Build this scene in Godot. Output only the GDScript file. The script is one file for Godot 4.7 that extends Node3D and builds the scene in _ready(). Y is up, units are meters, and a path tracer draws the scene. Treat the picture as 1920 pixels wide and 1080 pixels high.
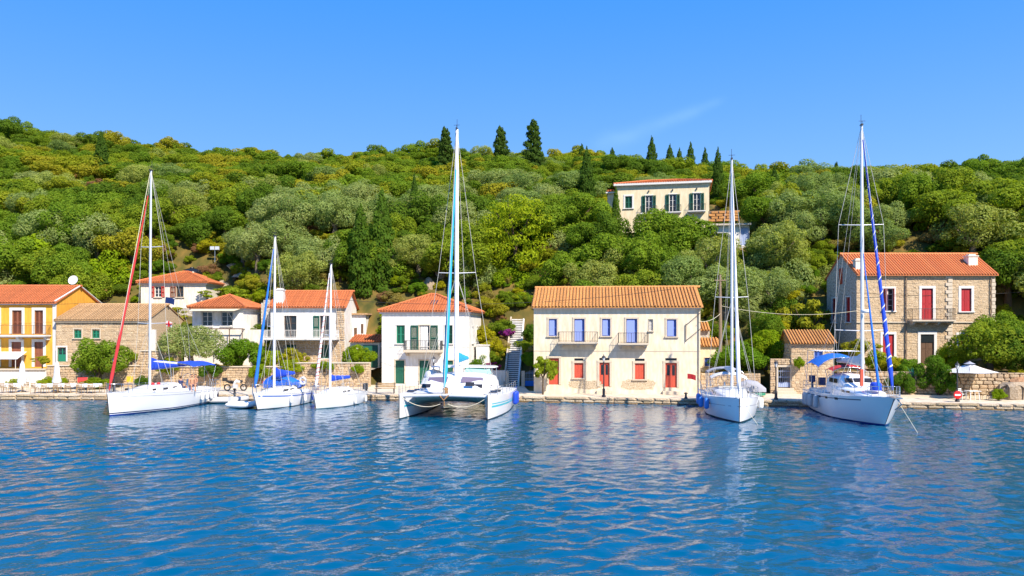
extends Node3D

# ---------------------------------------------------------------- mesh builder
class MB:
	var v := PackedVector3Array()
	var n := PackedVector3Array()
	var c := PackedColorArray()
	var uv := PackedVector2Array()
	var ix := PackedInt32Array()
	var tint := Color(1, 1, 1)
	func tri(a: Vector3, b: Vector3, d: Vector3) -> void:
		var nn := (d - a).cross(b - a).normalized()
		var k := v.size()
		for p in [a, b, d]:
			v.append(p); n.append(nn); c.append(tint)
		ix.append(k); ix.append(k + 1); ix.append(k + 2)
	func quad(a: Vector3, b: Vector3, d: Vector3, e: Vector3) -> void:
		var nn := (d - a).cross(b - a).normalized()
		var k := v.size()
		for p in [a, b, d, e]:
			v.append(p); n.append(nn); c.append(tint)
		for i in [0, 1, 2, 0, 2, 3]:
			ix.append(k + i)
	func face(a: Vector3, b: Vector3, d: Vector3, e: Vector3, out: Vector3) -> void:
		if (d - a).cross(b - a).dot(out) >= 0.0:
			quad(a, b, d, e)
		else:
			quad(a, e, d, b)
	func box(at: Vector3, s: Vector3, b := Basis()) -> void:
		var h := s * 0.5
		var ax := [b.x * h.x, b.y * h.y, b.z * h.z]
		for i in 3:
			var p: Vector3 = ax[(i + 1) % 3]
			var q: Vector3 = ax[(i + 2) % 3]
			for sg in [-1.0, 1.0]:
				var o: Vector3 = at + ax[i] * sg
				face(o - p - q, o + p - q, o + p + q, o - p + q, ax[i] * sg)
	# box with chamfered edges on the x/y outline of its front
	func slab(at: Vector3, s: Vector3, bev := 0.02) -> void:
		var x := s.x * 0.5; var y := s.y * 0.5; var z := s.z * 0.5
		var f := [Vector3(-x, -y, z - bev), Vector3(x, -y, z - bev), Vector3(x, y, z - bev), Vector3(-x, y, z - bev)]
		var g := [Vector3(-x + bev, -y + bev, z), Vector3(x - bev, -y + bev, z), Vector3(x - bev, y - bev, z), Vector3(-x + bev, y - bev, z)]
		var r := [Vector3(-x, -y, -z), Vector3(x, -y, -z), Vector3(x, y, -z), Vector3(-x, y, -z)]
		for i in 4:
			var j := (i + 1) % 4
			var o: Vector3 = (f[i] + f[j]) * 0.5
			face(at + f[i], at + f[j], at + g[j], at + g[i], o + Vector3(0, 0, z))
			face(at + r[i], at + r[j], at + f[j], at + f[i], Vector3(o.x, o.y, 0))
		face(at + g[0], at + g[1], at + g[2], at + g[3], Vector3(0, 0, 1))
		face(at + r[0], at + r[1], at + r[2], at + r[3], Vector3(0, 0, -1))
	# smooth grid of rows of points
	func grid(rows: Array, closed := false) -> void:
		var w: int = rows[0].size()
		var k := v.size()
		var nor := PackedVector3Array()
		nor.resize(rows.size() * w)
		var cols := w if closed else w - 1
		for i in rows.size() - 1:
			for j in cols:
				var j2 := (j + 1) % w
				var a: Vector3 = rows[i][j]; var b: Vector3 = rows[i][j2]; var d: Vector3 = rows[i + 1][j2]; var e: Vector3 = rows[i + 1][j]
				var nn := (d - a).cross(b - e)
				nn = (d - a).cross(b - a) + (e - a).cross(d - a)
				for q in [i * w + j, i * w + j2, (i + 1) * w + j2, (i + 1) * w + j]:
					nor[q] += nn
				for q in [i * w + j, i * w + j2, (i + 1) * w + j2, i * w + j, (i + 1) * w + j2, (i + 1) * w + j]:
					ix.append(k + q)
		for i in rows.size():
			for j in w:
				v.append(rows[i][j]); n.append(nor[i * w + j].normalized()); c.append(tint)
	func tube(pts: Array, rad, sides := 6, caps := true, flat := 1.0) -> void:
		var rows := []
		var up := Vector3.UP
		for i in pts.size():
			var dir: Vector3 = (pts[mini(i + 1, pts.size() - 1)] - pts[maxi(i - 1, 0)]).normalized()
			if absf(dir.dot(up)) > 0.92:
				up = Vector3.RIGHT if absf(dir.x) < 0.9 else Vector3.BACK
			var s := dir.cross(up).normalized()
			var t := s.cross(dir).normalized()
			var r: float = rad if rad is float else rad[i]
			var row := PackedVector3Array()
			for k in sides:
				var a := TAU * k / sides
				row.append(pts[i] + s * cos(a) * r + t * sin(a) * r * flat)
			rows.append(row)
		grid(rows, true)
		if caps:
			for e in [0, rows.size() - 1]:
				for k in range(1, sides - 1):
					tri(rows[e][0], rows[e][k], rows[e][k + 1])
	func lathe(at: Vector3, prof: Array, sides := 10) -> void:   # prof: [radius, height] pairs
		var rows := []
		for p in prof:
			var row := PackedVector3Array()
			for k in sides:
				var a := TAU * k / sides
				row.append(at + Vector3(cos(a) * p[0], p[1], sin(a) * p[0]))
			rows.append(row)
		grid(rows, true)
	func ring(at: Vector3, r: float, tr: float, axis_x := true, sides := 18) -> void:
		var rows := []
		for i in sides + 1:
			var a := TAU * i / sides
			var row := PackedVector3Array()
			for k in 7:
				var b := TAU * k / 7
				var q := Vector3(tr * sin(b), (r + tr * cos(b)) * cos(a), (r + tr * cos(b)) * sin(a))
				row.append(at + (q if axis_x else Vector3(q.z, q.y, q.x)))
			rows.append(row)
		grid(rows, true)
	func soup(t: PackedVector3Array, x: Transform3D) -> void:
		for i in range(0, t.size(), 3):
			tri(x * t[i], x * t[i + 1], x * t[i + 2])
	func done() -> ArrayMesh:
		var a := []
		a.resize(Mesh.ARRAY_MAX)
		a[Mesh.ARRAY_VERTEX] = v; a[Mesh.ARRAY_NORMAL] = n; a[Mesh.ARRAY_COLOR] = c; a[Mesh.ARRAY_INDEX] = ix
		if uv.size() == v.size():
			a[Mesh.ARRAY_TEX_UV] = uv
		var m := ArrayMesh.new()
		m.add_surface_from_arrays(Mesh.PRIMITIVE_TRIANGLES, a)
		return m

var rng := RandomNumberGenerator.new()
var M := {}
var T := {}
var taken := {}
var cache := {}

func rr(a: float, b: float) -> float:
	return rng.randf_range(a, b)

func numbered(called: String) -> String:
	taken[called] = taken.get(called, -1) + 1
	return called if taken[called] == 0 else "%s_%03d" % [called, taken[called]]

func mesh_obj(called: String, m: Mesh, mat: Material, parent: Node) -> MeshInstance3D:
	var o := MeshInstance3D.new()
	o.name = called
	o.mesh = m
	o.material_override = mat
	parent.add_child(o, true)
	return o

func obj(called: String, b: MB, mat, parent: Node) -> MeshInstance3D:
	return mesh_obj(called, b.done(), M[mat] if mat is String else mat, parent)

func tag(o: Node, label: String, category: String, group := "") -> Node:
	o.set_meta("label", label); o.set_meta("category", category)
	if group:
		o.set_meta("group", group)
	return o

func thing(called: String, label: String, category: String, at := Vector3.ZERO, turn := 0.0, group := "") -> Node3D:
	var o := Node3D.new()
	o.name = numbered(called)
	add_child(o)
	o.position = at; o.rotation_degrees.y = turn
	tag(o, label, category, group)
	return o

func structure(called: String) -> Node3D:
	var o := Node3D.new()
	o.name = numbered(called)
	add_child(o)
	o.set_meta("kind", "structure")
	return o

func part(called: String, parent: Node, at := Vector3.ZERO, turn := 0.0) -> Node3D:
	var o := Node3D.new()
	o.name = called
	parent.add_child(o, true)
	o.position = at; o.rotation_degrees.y = turn
	return o

# ---------------------------------------------------------------- materials
func noise_tex(freq: float, lo: Color, hi: Color, oct := 4, sd := 1, kind := FastNoiseLite.TYPE_SIMPLEX_SMOOTH, size := 512) -> NoiseTexture2D:
	var f := FastNoiseLite.new()
	f.noise_type = kind; f.frequency = freq; f.fractal_octaves = oct; f.seed = sd
	var t := NoiseTexture2D.new()
	t.width = size; t.height = size; t.seamless = true; t.noise = f
	var g := Gradient.new()
	g.offsets = PackedFloat32Array([0.15, 0.85]); g.colors = PackedColorArray([lo, hi])
	t.color_ramp = g
	return t

func mat(key: String, col: Color, rough := 0.8, tex := "", scale := 1.0, bump := 0.0, o := {}) -> StandardMaterial3D:
	var m := StandardMaterial3D.new()
	m.resource_name = key
	m.albedo_color = col.linear_to_srgb()
	m.roughness = rough
	m.cull_mode = BaseMaterial3D.CULL_DISABLED
	if tex:
		m.albedo_texture = T[tex]
		m.uv1_triplanar = true; m.uv1_world_triplanar = true; m.uv1_scale = Vector3.ONE * scale
	if bump > 0.0:
		m.heightmap_enabled = true; m.heightmap_texture = T["bump"]; m.heightmap_scale = bump
		m.uv1_triplanar = true; m.uv1_world_triplanar = true; m.uv1_scale = Vector3.ONE * scale
	for k in o:
		m.set(k, o[k])
	M[key] = m
	return m

func tones(key: String, cols: Array, rough: float, tex: String, scale: float, bump: float, o := {}) -> void:
	for i in cols.size():
		mat(key + str(i), cols[i], rough, tex, scale, bump, o)

func make_materials() -> void:
	T["grain"] = noise_tex(0.03, Color(0.88, 0.88, 0.88), Color(1, 1, 1), 5, 3)
	T["stain"] = noise_tex(0.012, Color(0.91, 0.88, 0.83), Color(1, 1, 1), 5, 9)
	T["blotch"] = noise_tex(0.02, Color(0.72, 0.68, 0.62), Color(1, 1, 1), 5, 21)
	T["bump"] = noise_tex(0.05, Color(0, 0, 0), Color(1, 1, 1), 4, 5)
	T["streak"] = noise_tex(0.012, Color(0.92, 0.90, 0.86), Color(1, 1, 1), 5, 57)
	T["soil"] = noise_tex(0.015, Color(0.45, 0.55, 0.30), Color(1.0, 0.85, 0.62), 5, 31)
	T["ripple"] = noise_tex(0.045, Color(0, 0, 0), Color(1, 1, 1), 3, 41)
	mat("plaster_white", Color(0.777, 0.768, 0.759), 0.85, "streak", 0.5, 0.15, {"uv1_scale": Vector3(0.42, 0.13, 0.42)})
	mat("plaster_old", Color(0.759, 0.702, 0.626), 0.9, "streak", 0.5, 0.15, {"uv1_scale": Vector3(0.42, 0.13, 0.42)})
	mat("plaster_cream", Color(0.76, 0.66, 0.51), 0.9, "streak", 0.5, 0.15, {"uv1_scale": Vector3(0.42, 0.13, 0.42)})
	mat("plaster_bare", Color(0.68, 0.57, 0.42), 0.95, "blotch", 0.7, 1.2)
	mat("plaster_yellow", Color(0.80, 0.40, 0.045), 0.88, "streak", 0.5, 0.15, {"uv1_scale": Vector3(0.42, 0.13, 0.42)})
	mat("plaster_sand", Color(0.763, 0.654, 0.458), 0.9, "streak", 0.5, 0.15, {"uv1_scale": Vector3(0.42, 0.13, 0.42)})
	mat("plaster_grey", Color(0.589, 0.556, 0.501), 0.95, "blotch", 0.4, 1.0)
	mat("trim_white", Color(0.759, 0.730, 0.692), 0.75, "grain", 0.8, 0.2)
	mat("trim_stone", Color(0.626, 0.531, 0.408), 0.85, "grain", 0.8, 0.4)
	mat("mortar", Color(0.66, 0.52, 0.36), 0.95, "blotch", 0.8, 1.0)
	mat("mortar_dark", Color(0.246, 0.190, 0.133), 0.95, "blotch", 0.8, 1.0)
	mat("concrete", Color(0.682, 0.588, 0.464), 0.92, "stain", 0.25, 0.6)
	mat("concrete_grey", Color(0.632, 0.567, 0.480), 0.92, "blotch", 0.4, 0.6)
	tones("stone", [Color(0.74, 0.57, 0.385), Color(0.67, 0.51, 0.34), Color(0.77, 0.62, 0.44), Color(0.60, 0.46, 0.32), Color(0.72, 0.53, 0.345)], 0.92, "blotch", 0.9, 1.5)
	tones("pale_stone", [Color(0.76, 0.59, 0.395), Color(0.70, 0.54, 0.36), Color(0.79, 0.63, 0.44), Color(0.65, 0.51, 0.345), Color(0.74, 0.56, 0.365)], 0.92, "blotch", 0.9, 1.5)
	tones("dark_stone", [Color(0.398, 0.284, 0.180), Color(0.323, 0.237, 0.152), Color(0.446, 0.341, 0.228), Color(0.284, 0.218, 0.152)], 0.95, "blotch", 0.9, 1.5)
	tones("quay_stone", [Color(0.682, 0.558, 0.398), Color(0.592, 0.477, 0.341), Color(0.740, 0.626, 0.477), Color(0.546, 0.433, 0.284)], 0.9, "blotch", 0.8, 1.5)
	tones("algae_stone", [Color(0.284, 0.180, 0.076), Color(0.237, 0.161, 0.076), Color(0.323, 0.208, 0.095)], 0.6, "blotch", 0.8, 1.5)
	tones("ochre_tile", [Color(0.740, 0.355, 0.110), Color(0.688, 0.330, 0.102), Color(0.792, 0.380, 0.118), Color(0.651, 0.312, 0.097)], 0.85, "blotch", 0.6, 0.8)
	tones("red_tile", [Color(0.660, 0.200, 0.068), Color(0.614, 0.186, 0.063), Color(0.706, 0.214, 0.073), Color(0.581, 0.176, 0.060)], 0.85, "blotch", 0.6, 0.8)
	tones("orange_tile", [Color(0.720, 0.222, 0.066), Color(0.692, 0.208, 0.062), Color(0.749, 0.246, 0.076), Color(0.674, 0.208, 0.066)], 0.8, "grain", 0.6, 0.5)
	tones("tan_tile", [Color(0.620, 0.400, 0.210), Color(0.577, 0.372, 0.195), Color(0.663, 0.428, 0.225), Color(0.546, 0.352, 0.185)], 0.9, "blotch", 0.6, 0.8)
	mat("green_paint", Color(0.011, 0.113, 0.071), 0.5, "grain", 1.5)
	mat("emerald_paint", Color(0.019, 0.228, 0.133), 0.5, "grain", 1.5)
	mat("blue_paint", Color(0.066, 0.161, 0.588), 0.5, "grain", 1.5)
	mat("blue_curtain", Color(0.266, 0.351, 0.759), 0.7, "grain", 2.0)
	mat("red_paint", Color(0.569, 0.048, 0.033), 0.5, "grain", 1.5)
	mat("coral_paint", Color(0.645, 0.095, 0.048), 0.55, "grain", 1.5)
	mat("crimson_paint", Color(0.436, 0.017, 0.021), 0.5, "grain", 1.5)
	mat("brown_paint", Color(0.284, 0.095, 0.048), 0.6, "grain", 1.5)
	mat("wood_dark", Color(0.152, 0.081, 0.043), 0.7, "blotch", 1.5)
	mat("wood_pale", Color(0.493, 0.341, 0.190), 0.75, "blotch", 1.5)
	mat("wood_grey", Color(0.313, 0.237, 0.171), 0.85, "blotch", 1.2)
	mat("iron", Color(0.028, 0.028, 0.033), 0.5)
	mat("iron_blue", Color(0.331, 0.398, 0.588), 0.5)
	mat("glass_dark", Color(0.019, 0.024, 0.028), 0.06)
	mat("smoked", Color(0.028, 0.026, 0.028), 0.12)
	mat("gelcoat", Color(0.797, 0.797, 0.806), 0.18, "", 1.0, 0.0, {"clearcoat_enabled": true, "clearcoat": 0.5})
	mat("gelcoat_deck", Color(0.759, 0.759, 0.749), 0.45, "grain", 0.8)
	mat("teal_reflection_and_tint", Color(0.305, 0.567, 0.545), 0.3)  # teal reflection painted into the bridge deck underside; also tints the helm screen
	mat("antifoul_blue", Color(0.010, 0.028, 0.246), 0.45)
	mat("antifoul_black", Color(0.014, 0.028, 0.038), 0.5)
	mat("antifoul_green", Color(0.019, 0.123, 0.143), 0.5)
	mat("stripe_navy", Color(0.014, 0.028, 0.113), 0.3)
	mat("stripe_blue", Color(0.057, 0.152, 0.522), 0.3)
	mat("stripe_aqua", Color(0.028, 0.493, 0.588), 0.3)
	mat("canvas_blue", Color(0.010, 0.071, 0.626), 0.85, "grain", 2.0, 0.6)
	mat("canvas_sky", Color(0.010, 0.171, 0.682), 0.8, "grain", 2.0, 0.6)
	mat("canvas_white", Color(0.759, 0.759, 0.759), 0.9, "grain", 2.0, 0.6)
	mat("canvas_grey", Color(0.398, 0.408, 0.474), 0.9, "grain", 2.0, 0.6)
	mat("canvas_red", Color(0.588, 0.033, 0.038), 0.85, "grain", 2.0, 0.4)
	mat("canvas_aqua", Color(0.019, 0.398, 0.626), 0.85, "grain", 2.0, 0.4)
	mat("canvas_mauve", Color(0.161, 0.133, 0.208), 0.9, "grain", 2.0, 0.4)
	mat("alloy", Color(0.682, 0.692, 0.711), 0.4, "", 1.0, 0.0, {"metallic": 0.35})
	mat("mast_white", Color(0.759, 0.759, 0.777), 0.35)
	mat("steel", Color(0.588, 0.588, 0.597), 0.25, "", 1.0, 0.0, {"metallic": 0.9})
	mat("wire", Color(0.493, 0.474, 0.427), 0.5)
	mat("rope", Color(0.664, 0.607, 0.456), 0.9)
	mat("cable", Color(0.028, 0.026, 0.024), 0.7)
	mat("rubber", Color(0.019, 0.019, 0.019), 0.8)
	mat("fender_blue", Color(0.057, 0.237, 0.645), 0.45)
	mat("fender_royal", Color(0.010, 0.057, 0.474), 0.45)
	mat("fender_white", Color(0.759, 0.759, 0.759), 0.4)
	mat("fender_navy", Color(0.019, 0.014, 0.057), 0.45)
	mat("teak", Color(0.398, 0.228, 0.105), 0.75, "blotch", 2.0)
	mat("car_blue", Color(0.010, 0.085, 0.474), 0.25, "", 1.0, 0.0, {"clearcoat_enabled": true, "clearcoat": 1.0})
	mat("tank_black", Color(0.011, 0.012, 0.015), 0.25)
	mat("yellow", Color(0.711, 0.398, 0.019), 0.6)
	mat("red_sign", Color(0.588, 0.011, 0.011), 0.4)
	mat("white_sign", Color(0.777, 0.777, 0.777), 0.4)
	mat("plastic_white", Color(0.759, 0.759, 0.740), 0.4)
	mat("tube_rubber", Color(0.588, 0.569, 0.569), 0.55, "grain", 2.0)
	mat("bark", Color(0.152, 0.105, 0.066), 0.95, "blotch", 1.5, 2.0)
	mat("bark_grey", Color(0.228, 0.190, 0.143), 0.95, "blotch", 1.5, 2.0)
	mat("slate", Color(0.123, 0.128, 0.152), 0.9, "blotch", 0.8)
	mat("rock", Color(0.474, 0.389, 0.294), 0.95, "blotch", 0.5, 3.0)
	mat("rock_red", Color(0.493, 0.284, 0.161), 0.95, "blotch", 0.5, 3.0)
	mat("soil", Color(0.208, 0.175, 0.076), 1.0, "soil", 0.06, 3.0)
	mat("people", Color(1, 1, 1), 0.8, "", 1.0, 0.0, {"vertex_color_use_as_albedo": true})

# ---------------------------------------------------------------- land and water
func table(t: Array, x: float) -> float:
	if x <= t[0][0]:
		return t[0][1]
	for i in range(1, t.size()):
		if x <= t[i][0]:
			var k: float = (x - t[i - 1][0]) / (t[i][0] - t[i - 1][0])
			return lerpf(t[i - 1][1], t[i][1], k)
	return t[-1][1]

var edge_line := [[-260.0, 67.0], [-43.0, 66.7], [-6.0, 66.2], [8.1, 63.4], [22.0, 60.8], [36.5, 58.0], [60.0, 53.5], [260.0, 50.0]]
var slope_line := [[0.0, 0.25], [11.0, 0.32], [13.2, 1.5], [17.0, 4.8], [21.0, 9.0], [31.0, 17.0], [43.0, 22.0], [63.0, 28.5], [83.0, 34.0]]
var ridge_line := [[-260.0, 46.0], [-108.0, 45.5], [-85.0, 42.5], [-63.0, 40.2], [-49.0, 39.4], [-36.0, 40.0], [-11.0, 40.5], [19.0, 39.4], [36.0, 36.8], [52.0, 33.6], [68.0, 32.6], [83.0, 33.4], [108.0, 35.2], [260.0, 38.0]]
var lumps := FastNoiseLite.new()

func edge_d(x: float) -> float:
	return table(edge_line, x)

func ground(x: float, d: float) -> float:
	var dd := d - edge_d(x)
	var y := table(slope_line, dd)
	var top := table(ridge_line, x * 168.0 / maxf(d, 60.0))
	if dd > 31.0:
		y = lerpf(y, y * top / 39.5, clampf((dd - 31.0) / 60.0, 0.0, 1.0))
	if d > 150.0:
		y = lerpf(y, top, smoothstep(150.0, 168.0, d))
	if d > 172.0:
		y = top - (d - 172.0) * 0.22
	y -= 2.6 * smoothstep(8.0, 3.0, absf(x + 36.0)) * smoothstep(8.0, 3.0, absf(d - 93.0))   # levelled yard behind the cottage
	y -= 2.3 * smoothstep(11.0, 7.0, absf(x - 18.6)) * smoothstep(9.0, 4.0, absf(d - 98.0))   # and round the villa
	return y + lumps.get_noise_2d(x, d) * clampf((dd - 14.0) / 20.0, 0.0, 1.6)

func build_water() -> void:
	var w := StandardMaterial3D.new()
	w.resource_name = "sea_water"
	w.albedo_color = Color.WHITE
	w.vertex_color_use_as_albedo = true
	w.roughness = 0.02
	w.metallic_specular = 0.39
	w.heightmap_enabled = true; w.heightmap_texture = T["ripple"]; w.heightmap_scale = 0.45
	w.uv1_triplanar = true; w.uv1_world_triplanar = true; w.uv1_scale = Vector3(0.16, 0.16, 0.28)
	M["water"] = w
	var comp := []
	rng.seed = 77
	for i in 26:
		var wl: float = 0.33 * pow(1.085, i)
		var a := deg_to_rad(rr(-84, 84) + 84.0)
		comp.append([cos(a) * TAU / wl, sin(a) * TAU / wl, rr(0, TAU), wl * 0.0054 * (1.0 if wl < 1.1 else pow(1.1 / wl, 0.8))])
	var sea_tone := Color(0.0, 0.080, 0.168)
	var gust := FastNoiseLite.new()
	gust.frequency = 0.035; gust.seed = 5
	var step := 0.125
	var nx := int(108 / step)
	var nz := int(53 / step)
	var b := MB.new()
	var hs := PackedFloat32Array()
	hs.resize((nx + 1) * (nz + 1))
	for j in nz + 1:
		var d := 15.0 + j * step
		for i in nx + 1:
			var x := -54.0 + i * step
			var h := 0.0
			for q in comp:
				h += q[3] * sin(q[0] * x + q[1] * d + q[2])
			hs[j * (nx + 1) + i] = h * clampf(1.0 + 1.1 * gust.get_noise_2d(x * 0.6, d), 0.4, 1.7)
	for j in nz + 1:
		for i in nx + 1:
			var k := j * (nx + 1) + i
			var gx := (hs[k + (1 if i < nx else 0)] - hs[k - (1 if i > 0 else 0)]) / (2.0 * step)
			var gz := (hs[k + (nx + 1 if j < nz else 0)] - hs[k - (nx + 1 if j > 0 else 0)]) / (2.0 * step)
			b.v.append(Vector3(-54.0 + i * step, hs[k], -15.0 - j * step))
			b.n.append(Vector3(-gx, 1, gz).normalized())
			b.c.append(sea_tone)
			if i < nx and j < nz:
				for q in [k, k + nx + 1, k + nx + 2, k, k + nx + 2, k + 1]:
					b.ix.append(q)
	var sea := structure("water")
	obj("water_surface", b, w, sea)
	var x1 := -54.0 + nx * step
	var d1 := 15.0 + nz * step
	var f := MB.new()
	f.tint = sea_tone
	for r in [[-2500.0, 2500.0, -2500.0, 15.0], [-2500.0, -54.0, 15.0, d1], [x1, 2500.0, 15.0, d1], [-2500.0, 2500.0, d1, 140.0]]:
		f.quad(Vector3(r[0], 0, -r[2]), Vector3(r[0], 0, -r[3]), Vector3(r[1], 0, -r[3]), Vector3(r[1], 0, -r[2]))
	obj("open_water", f, w, sea)

func build_land() -> void:
	lumps.seed = 11; lumps.frequency = 0.045; lumps.fractal_octaves = 3
	var rows := []
	var dds := [1.2]
	var step := 2.4
	while step < 420.0:
		dds.append(step)
		step += 1.5 if step < 50.0 else (3.0 if step < 115.0 else 30.0)
	for dd in dds:
		var row := PackedVector3Array()
		for i in 401:
			var x := -300.0 + i * 1.5
			var d: float = edge_d(x) + dd
			row.append(Vector3(x, ground(x, d) if dd > 2.0 else -1.5, -d))
		rows.append(row)
	var b := MB.new()
	b.grid(rows)
	var hill := structure("hillside")
	obj("slope", b, "soil", hill)

# stones: irregular rounded blocks, a few variants that share meshes
func stone_soup(k: int) -> PackedVector3Array:
	var key := "soup%d" % k
	if cache.has(key):
		return cache[key]
	var r := RandomNumberGenerator.new()
	r.seed = 100 + k
	var base := [Vector2(-0.5, -0.36), Vector2(-0.38, -0.5), Vector2(0.38, -0.5), Vector2(0.5, -0.34), Vector2(0.5, 0.36), Vector2(0.36, 0.5), Vector2(-0.37, 0.5), Vector2(-0.5, 0.34)]
	var p := []
	for q in base:
		p.append(q + Vector2(r.randf_range(-0.07, 0.05), r.randf_range(-0.08, 0.06)) * Vector2(signf(q.x), signf(q.y)) * 0.9)
	var s := PackedVector3Array()
	var mid := Vector3(r.randf_range(-0.1, 0.1), r.randf_range(-0.1, 0.1), 0.5)
	for i in 8:
		var a: Vector2 = p[i]
		var c: Vector2 = p[(i + 1) % 8]
		var a0 := Vector3(a.x, a.y, -0.5); var c0 := Vector3(c.x, c.y, -0.5)
		var a1 := Vector3(a.x, a.y, 0.2); var c1 := Vector3(c.x, c.y, 0.2)
		var a2 := Vector3(a.x * 0.82, a.y * 0.8, 0.44); var c2 := Vector3(c.x * 0.82, c.y * 0.8, 0.44)
		for t in [[a0, c1, c0], [a0, a1, c1], [a1, c2, c1], [a1, a2, c2], [a2, mid, c2]]:
			for q in t:
				s.append(q)
	cache[key] = s
	return s

func stone_mesh(k: int) -> ArrayMesh:
	var key := "stone%d" % k
	if not cache.has(key):
		var b := MB.new()
		b.soup(stone_soup(k), Transform3D())
		cache[key] = b.done()
	return cache[key]

# lays coursed stones over a rectangle of the plane that `place` puts in the parent's space (x along, y up, z out)
func stones(parent: Node3D, place: Transform3D, x0: float, x1: float, y0: float, y1: float, holes: Array, tone: String, ntone: int, most: int, hr: Vector2, wr: Vector2, deep := 0.075, gap := 0.013) -> void:
	var laid := []
	var y := y0
	while y < y1 - 0.06:
		var h := minf(rr(hr.x, hr.y), y1 - y)
		if y1 - y - h < 0.09:
			h = y1 - y
		var x := x0
		while x < x1 - 0.05:
			var w := minf(rr(wr.x, wr.y), x1 - x)
			if x1 - x - w < wr.x * 0.5:
				w = x1 - x
			var skip := false
			for r: Rect2 in holes:
				if y + h * 0.5 > r.position.y and y + h * 0.5 < r.end.y:
					if x >= r.position.x - 0.04 and x < r.end.x:
						x = r.end.x
						skip = true
						break
					elif x < r.position.x and x + w > r.position.x:
						w = r.position.x - x
			if skip:
				continue
			if w > 0.06:
				laid.append([w * h, Vector3(x + w * 0.5, y + h * 0.5, rr(-0.02, 0.02)), Vector3(maxf(w - gap, 0.05), maxf(h - gap, 0.04), deep), rng.randi_range(0, 5), rng.randi_range(0, ntone - 1), rr(-0.04, 0.04)])
			x += w
		y += h
	laid.sort_custom(func(a, b): return a[0] > b[0])
	var rest := {}
	for i in laid.size():
		var s = laid[i]
		var x := place * Transform3D(Basis(Vector3(0, 0, 1), s[5]).scaled_local(s[2]), s[1])
		if i < most:
			var o := mesh_obj("stone", stone_mesh(s[3]), M[tone + str(s[4])], parent)
			o.transform = x
		else:
			if not rest.has(s[4]):
				rest[s[4]] = MB.new()
			rest[s[4]].soup(stone_soup(s[3]), x)
	for k in rest:
		obj("small_stones", rest[k], M[tone + str(k)], parent).set_meta("kind", "stuff")

func build_quay() -> void:
	var q := structure("quay")
	var back := [[-260.0, 77.5], [-14.0, 77.5], [-3.0, 77.0], [1.0, 77.0], [1.5, 69.0], [16.0, 67.4], [19.0, 66.6], [23.0, 66.0], [31.0, 64.0], [42.0, 61.6], [60.0, 58.0], [260.0, 55.0]]
	var xs := []
	for t in [edge_line, back]:
		for p in t:
			xs.append(p[0])
	for i in range(-60, 61):
		xs.append(i * 1.0)
	xs.sort()
	var a := PackedVector3Array(); var m := PackedVector3Array(); var z := PackedVector3Array()
	for x in xs:
		var d0 := edge_d(x)
		var d1 := table(back, x)
		a.append(Vector3(x, 0.45, -(d0 + 0.42)))
		m.append(Vector3(x, 0.47 + 0.02 * sin(x * 1.3), -lerpf(d0 + 0.42, d1, 0.5)))
		z.append(Vector3(x, 0.52, -d1 - 0.8))
	var b := MB.new()
	b.grid([a, m, z])
	obj("pavement", b, "concrete", q)
	var core := MB.new()
	for i in edge_line.size() - 1:
		var p := Vector3(edge_line[i][0], 0, -edge_line[i][1] - 0.12); var r := Vector3(edge_line[i + 1][0], 0, -edge_line[i + 1][1] - 0.12)
		core.quad(p + Vector3(0, -2, 0), p + Vector3(0, 0.4, 0), r + Vector3(0, 0.4, 0), r + Vector3(0, -2, 0))
		core.quad(p + Vector3(0, 0.4, 0), p + Vector3(0, 0.4, -0.5), r + Vector3(0, 0.4, -0.5), r + Vector3(0, 0.4, 0))
	obj("quay_core", core, "mortar", q)
	rng.seed = 5
	for i in range(1, edge_line.size() - 2):
		var p := Vector3(edge_line[i][0], 0, -edge_line[i][1]); var r := Vector3(edge_line[i + 1][0], 0, -edge_line[i + 1][1])
		var u := (r - p).normalized()
		var nrm := u.cross(Vector3.UP) * -1.0
		var bas := Basis(u, Vector3.UP, u.cross(Vector3.UP))
		if nrm.z > 0.0:
			bas = Basis(u, Vector3.UP, nrm)
		var long := p.distance_to(r)
		if p.x > 45.0:
			continue
		for c in [["algae_stone", 3, -0.22, 0.06, 0.8, 1.7, 0.02], ["quay_stone", 4, 0.06, 0.27, 0.5, 1.4, 0.0], ["quay_stone", 4, 0.27, 0.47, 0.9, 2.0, 0.05]]:
			var s := 0.0
			while s < long:
				var w := minf(rr(c[4], c[5]), long - s)
				if long - s - w < 0.3:
					w = long - s
				var o := mesh_obj("edge_stone", stone_mesh(rng.randi_range(0, 5)), M[c[0] + str(rng.randi_range(0, c[1] - 1))], q)
				var deep := 0.5 if c[2] > 0.2 else 0.3
				o.transform = Transform3D(bas.scaled_local(Vector3(w - 0.015, c[3] - c[2] - 0.012, deep)), p + u * (s + w * 0.5) + Vector3(0, (c[2] + c[3]) * 0.5, 0) + bas.z * (c[6] - deep * 0.5 + 0.02 + rr(-0.02, 0.02)))
				s += w

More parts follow.
